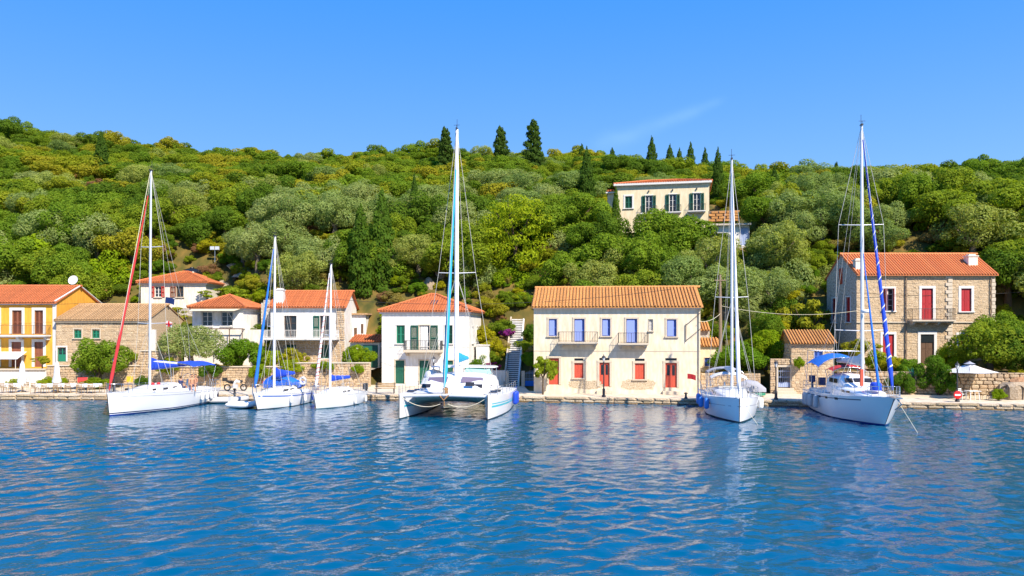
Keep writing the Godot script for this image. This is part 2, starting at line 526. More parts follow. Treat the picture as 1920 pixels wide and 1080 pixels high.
# ---------------------------------------------------------------- trees
# leaf-sized faces spread over the skin of many small lobes
func crown(sd: int, lobes: Array, leaves: int, size: float, vary := 0.28, droop := 0.0, thin := 0.55) -> ArrayMesh:
	var r := RandomNumberGenerator.new()
	r.seed = sd
	var wsum := 0.0
	var acc := []
	for l in lobes:
		wsum += l[1].x * l[1].y
		acc.append(wsum)
	var b := MB.new()
	var made := 0
	var tries := 0
	while made < leaves and tries < leaves * 5:
		tries += 1
		var pick := r.randf() * wsum
		var li := 0
		while acc[li] < pick:
			li += 1
		var l = lobes[li]
		var d := Vector3(r.randfn(), r.randfn(), r.randfn()).normalized()
		var p: Vector3 = l[0] + d * l[1] * r.randf_range(0.74, 1.08)
		var inside := false
		for k in lobes.size():
			if k != li and ((p - lobes[k][0]) / lobes[k][1]).length_squared() < 0.5:
				inside = true
				break
		if inside or p.y < 0.02:
			continue
		var nn := (d + Vector3(r.randfn(), r.randfn(), r.randfn()) * 0.42 + Vector3(0, 0.25, 0)).normalized()
		var t := nn.cross(Vector3(r.randfn(), r.randfn() - droop, r.randfn())).normalized()
		var s := size * r.randf_range(0.65, 1.35)
		var u := nn.cross(t) * s * thin
		t *= s
		var g: float = l[2] * (1.0 + r.randf_range(-vary, vary))
		var warm := r.randf_range(-0.12, 0.12)
		b.tint = Color(g * (1.0 + warm), g, g * (1.0 - warm))
		b.quad(p + t, p + u, p - t, p - u)
		made += 1
	return b.done()

func round_lobes(sd: int, n: int, mid: Vector3, rad: Vector3, lobe := 0.36, flat := 0.8) -> Array:
	var r := RandomNumberGenerator.new()
	r.seed = sd
	var out := []
	# a few leaders, each with its own dome of lobes, so that the outline is uneven
	var lead := []
	for i in 4:
		var a := TAU * i / 4.0 + r.randf_range(-0.6, 0.6)
		lead.append([Vector3(cos(a), 0, sin(a)) * r.randf_range(0.20, 0.50), r.randf_range(0.62, 1.12)])
	for i in n:
		var y := 1.0 - (i + 0.5) / n * 1.75
		var a := i * 2.39996 + r.randf_range(-0.7, 0.7)
		var q := sqrt(maxf(0.0, 1.0 - y * y))
		var s := lobe * r.randf_range(0.5, 1.25)
		var k := r.randf_range(0.5, 0.9)
		var l = lead[i % 4]
		var p: Vector3 = Vector3(cos(a) * q, y, sin(a) * q) * k * 0.78 + l[0] * (0.6 + 0.4 * q)
		p.y *= l[1]
		out.append([mid + p * rad, Vector3(s * r.randf_range(0.8, 1.2), s * flat * r.randf_range(0.75, 1.15), s * r.randf_range(0.8, 1.2)) * rad.x, r.randf_range(0.80, 1.2)])
	return out

func trunk_mesh(top: float, r0: float, limbs: int, sd: int, spread := 0.22) -> ArrayMesh:
	var key := "trunk%s%s%d%d" % [top, r0, limbs, sd]
	if cache.has(key):
		return cache[key]
	var r := RandomNumberGenerator.new()
	r.seed = sd
	var b := MB.new()
	var fork := top * 0.55
	b.tube([Vector3(0, -0.08, 0), Vector3(r0 * 0.3, fork * 0.5, 0), Vector3(0, fork, r0 * 0.3)], [r0 * 1.25, r0, r0 * 0.85], 7)
	for i in limbs:
		var a := TAU * i / limbs + r.randf_range(-0.4, 0.4)
		var e := Vector3(cos(a) * spread, top, sin(a) * spread)
		b.tube([Vector3(0, fork * 0.92, 0), Vector3(e.x * 0.55, fork + (top - fork) * 0.45, e.z * 0.55), e], [r0 * 0.7, r0 * 0.5, r0 * 0.2], 5)
	cache[key] = b.done()
	return cache[key]

var kinds := {}

func leafmat(key: String, c: Color, light := 1.0) -> void:
	mat(key, c, 0.65, "", 1.0, 0.0, {"vertex_color_use_as_albedo": true, "metallic_specular": 0.12, "backlight_enabled": true, "backlight": Color(light, light, light * 0.4).linear_to_srgb()})

func kind(key: String, crowns: Array, trunk: ArrayMesh, bark: String, cols: Array) -> void:
	for i in cols.size():
		leafmat("leaf_%s_%d" % [key, i], cols[i])
	kinds[key] = {"crowns": crowns, "trunk": trunk, "bark": bark, "n": cols.size()}

func make_kinds() -> void:
	var c := []
	for i in 4:
		c.append(crown(200 + i, round_lobes(20 + i, 30, Vector3(0, 0.55, 0), Vector3(0.46, 0.46, 0.46), 0.33, 0.9), 10500, 0.018, 0.24, 0.0, 0.42))
	kind("olive", c, trunk_mesh(0.6, 0.045, 4, 1), "bark_grey", [Color(0.323, 0.407, 0.124), Color(0.366, 0.431, 0.145), Color(0.256, 0.352, 0.097), Color(0.378, 0.431, 0.097)])
	c = []
	for i in 4:
		c.append(crown(230 + i, round_lobes(50 + i, 32, Vector3(0, 0.51, 0), Vector3(0.48, 0.50, 0.48), 0.32, 0.9), 10000, 0.020, 0.24))
	kind("oak", c, trunk_mesh(0.55, 0.045, 4, 2), "bark", [Color(0.183, 0.296, 0.025), Color(0.140, 0.234, 0.023), Color(0.226, 0.339, 0.028), Color(0.274, 0.357, 0.028)])
	c = []
	for i in 4:
		c.append(crown(260 + i, round_lobes(80 + i, 26, Vector3(0, 0.44, 0), Vector3(0.50, 0.54, 0.50), 0.34, 0.9), 6800, 0.025, 0.26))
	kind("scrub", c, trunk_mesh(0.45, 0.04, 3, 3), "bark", [Color(0.262, 0.339, 0.022), Color(0.323, 0.357, 0.025), Color(0.201, 0.290, 0.022), Color(0.396, 0.376, 0.030), Color(0.159, 0.246, 0.022)])
	c = []
	for i in 3:
		c.append(crown(290 + i, round_lobes(110 + i, 28, Vector3(0, 0.42, 0), Vector3(0.50, 0.56, 0.50), 0.34, 0.95), 9000, 0.025, 0.26))
	kind("bush", c, trunk_mesh(0.4, 0.04, 3, 4), "bark", [Color(0.270, 0.384, 0.014), Color(0.349, 0.431, 0.014), Color(0.159, 0.292, 0.018), Color(0.444, 0.417, 0.018), Color(0.111, 0.216, 0.018)])
	# columnar cypress
	c = []
	for i in 3:
		var l := []
		var r := RandomNumberGenerator.new()
		r.seed = 40 + i
		for k in 26:
			var y := 0.06 + 0.92 * k / 25.0
			var w := 0.42 * pow(sin(PI * clampf(0.14 + 0.86 * y, 0.0, 1.0)), 0.62) * (1.0 - 0.35 * y)
			var a := k * 2.4
			l.append([Vector3(cos(a) * w * 0.42, y, sin(a) * w * 0.42), Vector3(w * 0.72, 0.075, w * 0.72), r.randf_range(0.85, 1.15)])
		c.append(crown(320 + i, l, 5000, 0.030, 0.28, 3.0, 0.5))
	kind("cypress", c, trunk_mesh(0.2, 0.05, 2, 5, 0.03), "bark", [Color(0.083, 0.157, 0.021), Color(0.106, 0.196, 0.021), Color(0.129, 0.220, 0.022)])
	# layered pine with bright yellow green pads
	c = []
	for i in 2:
		var l := []
		var r := RandomNumberGenerator.new()
		r.seed = 60 + i
		for k in 34:
			var y := 0.16 + 0.8 * pow(k / 33.0, 0.9)
			var w := 0.50 * sqrt(maxf(0.05, 1.0 - pow((y - 0.42) / 0.60, 2.0)))
			var a := k * 2.39996
			var q := w * r.randf_range(0.6, 0.95)
			l.append([Vector3(cos(a) * q, y, sin(a) * q), Vector3(0.17, 0.075, 0.17) * r.randf_range(0.75, 1.2), r.randf_range(0.8, 1.2)])
		c.append(crown(340 + i, l, 9500, 0.02, 0.3, 0.0, 0.4))
	kind("pine", c, trunk_mesh(0.9, 0.03, 5, 6, 0.3), "bark", [Color(0.385, 0.470, 0.020)])
	# ragged conifers on the skyline
	c = []
	for i in 2:
		var l := []
		var r := RandomNumberGenerator.new()
		r.seed = 70 + i
		for k in 46:
			var y := 0.10 + 0.89 * k / 45.0
			var w := 0.42 * pow(1.0 - y, 0.5) * r.randf_range(0.6, 1.15) + 0.03
			var a := k * 2.39996
			l.append([Vector3(cos(a) * w * 0.62, y, sin(a) * w * 0.62), Vector3(w * 0.34 + 0.035, 0.04, w * 0.34 + 0.035), r.randf_range(0.85, 1.15)])
		c.append(crown(360 + i, l, 4200, 0.034, 0.28, 0.0, 0.45))
	kind("conifer", c, trunk_mesh(0.92, 0.03, 3, 7, 0.05), "bark", [Color(0.082, 0.146, 0.024), Color(0.104, 0.177, 0.024)])
	# thin-leaved tree turning yellow
	c = [crown(380, round_lobes(140, 18, Vector3(0, 0.58, 0), Vector3(0.46, 0.40, 0.46), 0.30, 0.6), 2600, 0.042, 0.4, 0.0, 0.35)]
	kind("locust", c, trunk_mesh(0.7, 0.03, 5, 8, 0.3), "bark", [Color(0.400, 0.400, 0.030), Color(0.310, 0.390, 0.025)])
	kind("dry", [kinds["scrub"].crowns[0], kinds["scrub"].crowns[1]], trunk_mesh(0.3, 0.03, 3, 9), "bark", [Color(0.36, 0.20, 0.10), Color(0.42, 0.33, 0.12), Color(0.36, 0.30, 0.08)])
	kind("blossom", [crown(390, round_lobes(150, 14, Vector3(0, 0.45, 0), Vector3(0.5, 0.42, 0.5), 0.36), 1800, 0.045, 0.35)], trunk_mesh(0.3, 0.03, 3, 9), "bark", [Color(0.42, 0.05, 0.20), Color(0.36, 0.05, 0.32)])

func at_ground(x: float, d: float) -> Vector3:
	return Vector3(x, ground(x, d), -d)

func plant(key: String, called: String, label: String, category: String, at: Vector3, w: float, h: float, shade := -1, group := "") -> Node3D:
	var k = kinds[key]
	var proto_key := "proto_" + key
	var i := rng.randi_range(0, k.crowns.size() - 1)
	var t := thing(called, label, category, at, rr(0, 360), group)
	mesh_obj("trunk", k.trunk, M[k.bark], t)
	mesh_obj("crown", k.crowns[i], M["leaf_%s_%d" % [key, shade if shade >= 0 else rng.randi_range(0, k.n - 1)]], t)
	t.scale = Vector3(w * rr(0.88, 1.12), h, w * rr(0.88, 1.12))
	return t

func build_wood() -> void:
	rng.seed = 321
	var patch := FastNoiseLite.new()
	patch.seed = 8; patch.frequency = 0.03
	# places kept open: houses, the yard behind them, bare ground on the slope; [x0, x1, d0, d1]
	var open := [[-43.0, -31.0, 84.0, 99.0], [11.0, 31.0, 89.5, 112.0], [-12.0, -8.5, 86.0, 91.0], [-26.0, -12.0, 78.0, 89.0], [-3.4, 4.2, 76.0, 96.5], [21.5, 27.2, 82.0, 99.0], [27.5, 47.0, 70.0, 83.5], [-47.0, -33.0, 76.0, 89.5], [-35.0, -26.0, 79.0, 89.0], [-13.0, -2.0, 76.0, 87.5], [1.0, 18.0, 66.0, 79.0]]
	var tone := {"olive": ["grey green", "silvery", "dull green", "yellowish"], "oak": ["mid green", "deep green", "fresh green", "yellow green"], "scrub": ["green", "golden green", "dark green", "straw coloured", "deep green"]}
	var zones := [[-36.0, "above the yellow and tan roofs"], [-26.0, "above the red shuttered cottage"], [-14.0, "above the long balcony house"], [-4.0, "above the white hipped roof"], [11.0, "above the staircase and yellow pine"], [29.0, "around the sand coloured villa"], [200.0, "above the crimson shuttered house"]]
	var words := {"olive": ["olive_tree", "rounded grey green olive tree in the hillside wood", "olive trees in the hillside wood"], "oak": ["oak_tree", "dense dark green broadleaf tree in the hillside wood", "broadleaf trees in the hillside wood"], "scrub": ["scrub_tree", "low yellow green scrub tree in the hillside wood", "scrub trees in the hillside wood"]}
	var far := {}
	var dd := 19.5
	while dd < 108.0:
		var gap := lerpf(3.6, 4.3, clampf((dd - 20.0) / 60.0, 0.0, 1.0))
		var x := -140.0
		while x < 140.0:
			var px := x + rr(-1.5, 1.5)
			var d := edge_d(px) + dd + rr(-1.3, 1.3)
			x += gap
			if absf(px) > d * 0.643 + 9.0 or d > 176.0:
				continue
			var skip := false
			for o in open:
				if px > o[0] and px < o[1] and d > o[2] and d < o[3]:
					skip = true
			if absf(px + 62.0) < 7.5 and d > 113.0 and d < 127.0:
				skip = true
			if skip:
				continue
			var q := patch.get_noise_2d(px, d)
			var up := clampf((dd - 25.0) / 34.0, 0.0, 1.0)
			var key := "scrub"
			if rng.randf() > up * 0.82:
				key = "olive" if q + rr(-0.35, 0.35) > -0.02 else "oak"
			elif rng.randf() < 0.25:
				key = "oak"
			var h := lerpf(rr(4.8, 7.2), rr(3.4, 5.2), up)
			var w := h * rr(0.95, 1.2) if up < 0.5 else h * rr(1.2, 1.6)
			if d > 160.0:
				h *= rr(0.8, 1.15)
			var at := at_ground(px, d) - Vector3(0, 0.25, 0)
			var near := absf(px) < d * 0.643 + 2.0
			if d < 112.0 and near:
				var shade := rng.randi_range(0, kinds[key].n - 1)
				var where := ""
				for z in zones:
					if not where and px < z[0]:
						where = z[1]
				var size := "tall" if h > 6.2 else ("low" if h < 4.6 else "rounded")
				var word: String = {"olive": "olive tree", "oak": "broadleaf tree", "scrub": "scrub tree"}[key]
				plant(key, words[key][0], "%s %s %s on the wooded slope %s" % [size, tone[key][shade], word, where], "tree", at, w, h, shade, "%ss on the slope %s" % [word, where])
			else:
				var v := "%s|%d|%d" % [key, rng.randi_range(0, kinds[key].crowns.size() - 1), rng.randi_range(0, kinds[key].n - 1)]
				if not far.has(v):
					far[v] = []
				far[v].append(Transform3D(Basis(Vector3.UP, rr(0, TAU)).scaled(Vector3(w * rr(0.85, 1.15), h, w)), at))
		dd += gap * 0.92
	var wood := Node3D.new()
	wood.name = "distant_wood"
	add_child(wood)
	wood.set_meta("kind", "stuff"); tag(wood, "mass of green scrub and trees covering the upper hillside to the skyline", "wood")
	fill_multi(wood, far)

func build_undergrowth() -> void:
	rng.seed = 909
	var sets := {}
	var solid := [[-41.5, -33.5, 86.5, 91.5], [12.0, 25.5, 96.0, 108.0], [-24.5, -14.5, 79.0, 88.0], [-0.9, 1.9, 75.0, 85.0], [27.5, 45.0, 70.5, 80.0], [-54.0, -34.5, 76.0, 88.0], [-34.0, -26.5, 79.0, 88.5], [-13.5, -2.8, 75.0, 86.5], [1.0, 17.5, 65.0, 77.0], [24.0, 29.5, 90.0, 99.0], [-12.0, -8.5, 91.0, 92.6]]
	for i in 7000:
		var x := rr(-88.0, 88.0)
		var dd := 13.5 + pow(rng.randf(), 1.2) * 68.0
		var d := edge_d(x) + dd
		if absf(x) > d * 0.66 + 3.0:
			continue
		var skip := false
		for o in solid:
			skip = skip or (x > o[0] and x < o[1] and d > o[2] and d < o[3])
		if skip:
			continue
		var key := "scrub" if rng.randf() < 0.72 else ("bush" if rng.randf() < 0.5 else "dry")
		var v := "%s|%d|%d" % [key, rng.randi_range(0, kinds[key].crowns.size() - 1), rng.randi_range(0, kinds[key].n - 1)]
		if not sets.has(v):
			sets[v] = []
		var h := rr(0.7, 2.2)
		var w := h * rr(0.9, 1.45)
		sets[v].append(Transform3D(Basis(Vector3.UP, rr(0, TAU)).scaled(Vector3(w, h, w)), at_ground(x, d) - Vector3(0, 0.15, 0)))
	var o := Node3D.new()
	o.name = "undergrowth"
	add_child(o)
	o.set_meta("kind", "stuff"); tag(o, "low undergrowth of weeds and dry grass covering the slope between the trees", "undergrowth")
	fill_multi(o, sets)

func fill_multi(parent: Node3D, far: Dictionary) -> void:
	for v in far:
		var s: PackedStringArray = v.split("|")
		var mm := MultiMesh.new()
		mm.transform_format = MultiMesh.TRANSFORM_3D
		mm.mesh = kinds[s[0]].crowns[int(s[1])]
		mm.instance_count = far[v].size()
		for i in far[v].size():
			mm.set_instance_transform(i, far[v][i])
		var o := MultiMeshInstance3D.new()
		o.name = "foliage"
		o.multimesh = mm
		o.material_override = M["leaf_%s_%s" % [s[0], s[2]]]
		o.set_meta("kind", "stuff")
		parent.add_child(o, true)

# ---------------------------------------------------------------- houses
# wall panel: x across, y up, z out; openings are real, with reveals
func panel(w: float, h: float, holes: Array, gable := 0.0, deep := 0.24) -> MB:
	var b := MB.new()
	var xs := [-w * 0.5, w * 0.5]
	var ys := [0.0, h]
	for r: Rect2 in holes:
		xs.append(r.position.x); xs.append(r.end.x); ys.append(maxf(0.0, r.position.y)); ys.append(r.end.y)
	xs.sort(); ys.sort()
	for i in xs.size() - 1:
		for j in ys.size() - 1:
			if xs[i + 1] - xs[i] < 0.001 or ys[j + 1] - ys[j] < 0.001:
				continue
			var mid := Vector2((xs[i] + xs[i + 1]) * 0.5, (ys[j] + ys[j + 1]) * 0.5)
			var cut := false
			for r: Rect2 in holes:
				cut = cut or r.has_point(mid)
			if not cut:
				b.face(Vector3(xs[i], ys[j], 0), Vector3(xs[i + 1], ys[j], 0), Vector3(xs[i + 1], ys[j + 1], 0), Vector3(xs[i], ys[j + 1], 0), Vector3(0, 0, 1))
	var z := Vector3(0, 0, -deep)
	for r: Rect2 in holes:
		var a := Vector3(r.position.x, maxf(0.0, r.position.y), 0); var c := Vector3(r.end.x, r.end.y, 0)
		var p := Vector3(c.x, a.y, 0); var q := Vector3(a.x, c.y, 0)
		for e in [[a, p], [p, c], [c, q], [q, a]]:
			b.quad(e[0], e[1], e[1] + z, e[0] + z)
	if gable > 0.0:
		b.tri(Vector3(-w * 0.5, h, 0), Vector3(0, h + gable, 0), Vector3(w * 0.5, h, 0))
	return b

func side_frame(which: String, w: float, d: float) -> Transform3D:
	match which:
		"right": return Transform3D(Basis(Vector3(0, 0, -1), Vector3.UP, Vector3(1, 0, 0)), Vector3(w * 0.5, 0, -d * 0.5))
		"left": return Transform3D(Basis(Vector3(0, 0, 1), Vector3.UP, Vector3(-1, 0, 0)), Vector3(-w * 0.5, 0, -d * 0.5))
		"back": return Transform3D(Basis(Vector3(-1, 0, 0), Vector3.UP, Vector3(0, 0, -1)), Vector3(0, 0, -d))
	return Transform3D()

func walls(t: Node3D, w: float, h: float, d: float, m: String, holes := {}, gable := 0.0) -> void:
	for side in ["front", "right", "left", "back"]:
		var sideways: bool = side in ["left", "right"]
		var o := obj("wall", panel(d if sideways else w, h, holes.get(side, []), gable if sideways else 0.0), m, t)
		o.transform = side_frame(side, w, d)

# one run of barrel tiles from eave to ridge
func tile_run(n: int, pitch: float) -> ArrayMesh:
	var key := "tile%d_%s" % [n, pitch]
	if cache.has(key):
		return cache[key]
	var b := MB.new()
	var len := 0.4
	for k in n:
		var z0 := -k * len + 0.05
		var z1 := -(k + 1) * len
		var r0 := pitch * 0.36; var r1 := pitch * 0.29
		var rows := [PackedVector3Array(), PackedVector3Array()]
		for i in 6:
			var a := PI * i / 5.0
			rows[0].append(Vector3(-cos(a) * r0, sin(a) * r0 * 0.68 + 0.03, z0))
			rows[1].append(Vector3(-cos(a) * r1, sin(a) * r1 * 0.68 + 0.01, z1))
		b.grid(rows)
		for i in 4:
			b.tri(rows[0][0], rows[0][i + 1], rows[0][i + 2])
	cache[key] = b.done()
	return cache[key]

# tiles one slope: `o` is the left end of the eave, u runs along it, v up the slope
func tile_slope(t: Node3D, o: Vector3, u: Vector3, v: Vector3, width: float, L: float, li: float, ri: float, pitch: float, tone: String) -> void:
	var nrm := u.cross(v).normalized()
	if nrm.y < 0.0:
		nrm = -nrm
	var s := pitch * 0.5
	while s < width:
		var k := 1.0
		if li > 0.01:
			k = minf(k, s / li)
		if ri > 0.01:
			k = minf(k, (width - s) / ri)
		var long := L * k
		if long > 0.15:
			var n := maxi(1, int(round(long / 0.4)))
			var row := mesh_obj("tile_row", tile_run(n, pitch), M[tone + str(rng.randi_range(0, 3))], t)
			row.transform = Transform3D(Basis(u, nrm, u.cross(nrm)).scaled_local(Vector3(1, 1, long / (n * 0.4))), o + u * s + nrm * 0.05)
		s += pitch

func ridge(b: MB, a: Vector3, c: Vector3, r := 0.12) -> void:
	var n := maxi(1, int(a.distance_to(c) / 0.42))
	for i in n:
		b.tube([a.lerp(c, float(i) / n), a.lerp(c, (i + 1.0) / n + 0.02)], [r * 1.1, r * 0.92], 8, true)

func gable_roof(t: Node3D, w: float, h: float, d: float, rise: float, over: float, side: float, tone: String, pitch := 0.28, cornice := "trim_white") -> void:
	var run := d * 0.5 + over
	var drop := rise / (d * 0.5) * over
	var a := Vector3(-w * 0.5 - side, h - drop, over)
	var top := Vector3(-w * 0.5 - side, h + rise, -d * 0.5)
	var v := (top - a).normalized()
	var L := (top - a).length()
	var W := w + side * 2.0
	var b := MB.new()
	var X := Vector3(W, 0, 0)
	var bk := Vector3(a.x, a.y, -d - over)
	for s in [[a, top], [bk, top]]:
		b.quad(s[0], s[0] + X, s[1] + X, s[1])
		b.quad(s[0] + Vector3(0, 0.09, 0), s[0] + X + Vector3(0, 0.09, 0), s[1] + X + Vector3(0, 0.09, 0), s[1] + Vector3(0, 0.09, 0))
		b.quad(s[0], s[0] + X, s[0] + X + Vector3(0, 0.09, 0), s[0] + Vector3(0, 0.09, 0))
		for e in [Vector3.ZERO, X]:
			b.quad(s[0] + e, s[1] + e, s[1] + e + Vector3(0, 0.09, 0), s[0] + e + Vector3(0, 0.09, 0))
	var roof := obj("roof", b, M[tone + "1"], t)
	tile_slope(roof, a + Vector3(0, 0.09, 0), Vector3.RIGHT, v, W, L, 0.0, 0.0, pitch, tone)
	var rb := MB.new()
	ridge(rb, top + Vector3(0, 0.1, 0), top + X + Vector3(0, 0.1, 0))
	obj("ridge_tiles", rb, M[tone + "2"], roof)
	if cornice:
		var cb := MB.new()
		cb.box(Vector3(0, h - 0.14, over * 0.35), Vector3(w + 0.1, 0.2, over * 0.7))
		obj("cornice", cb, cornice, t)

func hip_roof(t: Node3D, w: float, h: float, d: float, rise: float, over: float, tone: String, pitch := 0.28, cornice := "trim_white") -> void:
	var rh := maxf(0.0, (w - d) * 0.5)
	var x := w * 0.5 + over
	var zf := over
	var zb := -d - over
	var y := h + 0.02
	var ra := Vector3(-rh, h + rise, -d * 0.5); var rb := Vector3(rh, h + rise, -d * 0.5)
	var fl := Vector3(-x, y, zf); var fr := Vector3(x, y, zf); var bl := Vector3(-x, y, zb); var br := Vector3(x, y, zb)
	var b := MB.new()
	b.quad(fl, ra, rb, fr); b.quad(br, rb, ra, bl); b.tri(fr, rb, br); b.tri(bl, ra, fl)
	var dn := Vector3(0, -0.08, 0)
	b.quad(fl + dn, fr + dn, br + dn, bl + dn)
	for e in [[fl, fr], [fr, br], [br, bl], [bl, fl]]:
		b.quad(e[0], e[1], e[1] + dn, e[0] + dn)
	var roof := obj("roof", b, M[tone + "1"], t)
	var vf := Vector3(0, h + rise - y, -d * 0.5 - zf)
	tile_slope(roof, fl, Vector3.RIGHT, vf.normalized(), 2.0 * x, vf.length(), x - rh, x - rh, pitch, tone)
	var vr := Vector3(rh - x, h + rise - y, 0)
	tile_slope(roof, fr, Vector3(0, 0, -1), vr.normalized(), zf - zb, vr.length(), (zf - zb) * 0.5, (zf - zb) * 0.5, pitch, tone)
	var vl := Vector3(x - rh, h + rise - y, 0)
	tile_slope(roof, bl, Vector3(0, 0, 1), vl.normalized(), zf - zb, vl.length(), (zf - zb) * 0.5, (zf - zb) * 0.5, pitch, tone)
	var cap := MB.new()
	var l := Vector3(0, 0.11, 0)
	for e in [[fl, ra], [fr, rb], [br, rb], [bl, ra]]:
		ridge(cap, e[0] + l, e[1] + l, 0.11)
	if rh > 0.2:
		ridge(cap, ra + l, rb + l, 0.11)
	obj("ridge_tiles", cap, M[tone + "2"], roof)
	if cornice:
		var cb := MB.new()
		cb.box(Vector3(0, h - 0.12, -d * 0.5), Vector3(w + over * 1.1, 0.2, d + over * 1.1))
		obj("cornice", cb, cornice, t)

func surround(r: Rect2, k: float, sill := true, proud := 0.05) -> MB:
	var b := MB.new()
	var c := r.get_center()
	for s in [-1.0, 1.0]:
		b.slab(Vector3(c.x + s * (r.size.x + k) * 0.5, c.y, proud * 0.5 - 0.02), Vector3(k, r.size.y, proud + 0.04), 0.012)
	b.slab(Vector3(c.x, r.end.y + k * 0.5, proud * 0.5 - 0.015), Vector3(r.size.x + k * 2.0, k, proud + 0.05), 0.012)
	if sill:
		b.slab(Vector3(c.x, r.position.y - 0.05, 0.05), Vector3(r.size.x + k * 2.0 + 0.08, 0.1, 0.2), 0.015)
	return b

# a louvred or panelled leaf, hinged at its left edge, x from 0 to w
func leaf(w: float, h: float, louvres: bool) -> MB:
	var b := MB.new()
	var st := minf(0.075, w * 0.2)
	for x in [st * 0.5, w - st * 0.5]:
		b.box(Vector3(x, h * 0.5, 0), Vector3(st, h, 0.045))
	for y in [st * 0.5, h * 0.5, h - st * 0.5]:
		b.box(Vector3(w * 0.5, y, 0.0), Vector3(w - st * 2.0, st, 0.042))
	if louvres:
		var n := int(h / 0.085)
		for i in n:
			b.box(Vector3(w * 0.5, (i + 0.5) * h / n, 0), Vector3(w - st * 2.0, 0.075, 0.012), Basis(Vector3(1, 0, 0), 0.6))
	else:
		for y in [h * 0.25 + st * 0.1, h * 0.75 - st * 0.1]:
			b.slab(Vector3(w * 0.5, y, -0.01), Vector3(w - st * 2.6, h * 0.5 - st * 2.0, 0.05), 0.025)
			b.box(Vector3(w * 0.5, y, -0.012), Vector3(w - st * 2.0, h * 0.5 - st, 0.02))
	return b

func glazing(t: Node, r: Rect2, cols: int, rows: int, frame: String, z := -0.12) -> void:
	var g := MB.new()
	var f := MB.new()
	var c := r.get_center()
	for s in [-1.0, 1.0]:
		f.box(Vector3(c.x + s * (r.size.x * 0.5 - 0.03), c.y, z), Vector3(0.06, r.size.y, 0.05))
		f.box(Vector3(c.x, c.y + s * (r.size.y * 0.5 - 0.03), z), Vector3(r.size.x - 0.12, 0.06, 0.05))
	for i in range(1, cols):
		f.box(Vector3(r.position.x + r.size.x * i / cols, c.y, z), Vector3(0.035 if cols != 2 else 0.08, r.size.y - 0.12, 0.04))
	for i in range(1, rows):
		f.box(Vector3(c.x, r.position.y + r.size.y * i / rows, z), Vector3(r.size.x - 0.12, 0.03, 0.03))
	obj("sash", f, frame, t)
	g.quad(Vector3(r.position.x, r.position.y, z - 0.02), Vector3(r.position.x, r.end.y, z - 0.02), Vector3(r.end.x, r.end.y, z - 0.02), Vector3(r.end.x, r.position.y, z - 0.02))
	obj("pane", g, "glass_dark", t)

# kinds: shut (closed shutters), open (shutters folded back, glazed), glass, ajar (shutters stand in the opening), door
func window(t: Node3D, frame: Transform3D, r: Rect2, how: String, paint: String, trim: String, trim_w := 0.14, sill := true, louvres := true) -> Node3D:
	var w := obj("door" if how == "door" else "window", surround(r, trim_w, sill), trim, t)
	w.transform = frame
	var half := r.size.x * 0.5
	if how == "shut" or how == "door":
		for s in 2:
			var o := obj("door_leaf" if how == "door" else "shutter", leaf(half - 0.01, r.size.y - 0.02, louvres and how != "door"), paint, w)
			o.position = Vector3(r.position.x + (half if s == 1 else 0.0) + 0.005, r.position.y + 0.01, -0.10)
		var b := MB.new()
		b.quad(Vector3(r.position.x, r.position.y, -0.2), Vector3(r.position.x, r.end.y, -0.2), Vector3(r.end.x, r.end.y, -0.2), Vector3(r.end.x, r.position.y, -0.2))
		obj("back_board", b, paint, w)
	elif how == "open":
		glazing(w, r, 2, 3, "trim_white")
		for s in [-1.0, 1.0]:
			var o := obj("shutter", leaf(half, r.size.y, louvres), paint, w)
			o.position = Vector3(r.position.x - half - 0.01 if s < 0.0 else r.end.x + 0.01, r.position.y, 0.085)
	elif how == "ajar":
		glazing(w, r, 2, 4, "trim_white", -0.19)
		for s in [-1.0, 1.0]:
			var o := obj("shutter", leaf(half * 0.8, r.size.y - 0.03, louvres), paint, w)
			o.position = Vector3(r.position.x + 0.03 if s < 0.0 else r.end.x - 0.03, r.position.y + 0.015, 0.02)
			o.rotation.y = -1.25 if s < 0.0 else PI + 1.25
	else:
		glazing(w, r, 2, 3, paint)
	return w

func railing(w: float, d: float, h: float, gap := 0.13, thick := 0.012) -> MB:   # front and two sides; x centred, z from 0 to d
	var b := MB.new()
	var pts := [Vector3(-w * 0.5, 0, 0), Vector3(-w * 0.5, 0, d), Vector3(w * 0.5, 0, d), Vector3(w * 0.5, 0, 0)]
	for i in 3:
		var a: Vector3 = pts[i]; var c: Vector3 = pts[i + 1]
		for y in [0.08, h]:
			b.tube([a + Vector3(0, y, 0), c + Vector3(0, y, 0)], thick * 1.5, 5)
		var n := maxi(2, int(a.distance_to(c) / gap))
		for k in n + 1:
			var p := a.lerp(c, float(k) / n)
			b.tube([p + Vector3(0, 0.02, 0), p + Vector3(0, h, 0)], thick if k % 8 else thick * 2.0, 4, false)
	return b

func balcony(t: Node3D, x: float, y: float, w: float, d: float, thick: float, slab: String, rail: String, rail_h := 0.95, corbels := 0) -> Node3D:
	var b := MB.new()
	b.box(Vector3(0, -thick * 0.5, d * 0.5), Vector3(w, thick, d))
	b.box(Vector3(0, -thick - 0.05, d * 0.42), Vector3(w - 0.25, 0.1, d * 0.84))
	var o := obj("balcony", b, slab, t)
	o.position = Vector3(x, y, 0.0)
	obj("railing", railing(w - 0.12, d - 0.08, rail_h), rail, o)
	for i in corbels:
		var c := MB.new()
		var cx := -w * 0.5 + 0.25 + (w - 0.5) * i / maxf(1, corbels - 1)
		c.box(Vector3(cx, -thick - 0.22, d * 0.25), Vector3(0.2, 0.26, d * 0.5))
		c.box(Vector3(cx, -thick - 0.16, d * 0.6), Vector3(0.2, 0.14, d * 0.3))
		obj("corbel", c, slab, o)
	return o

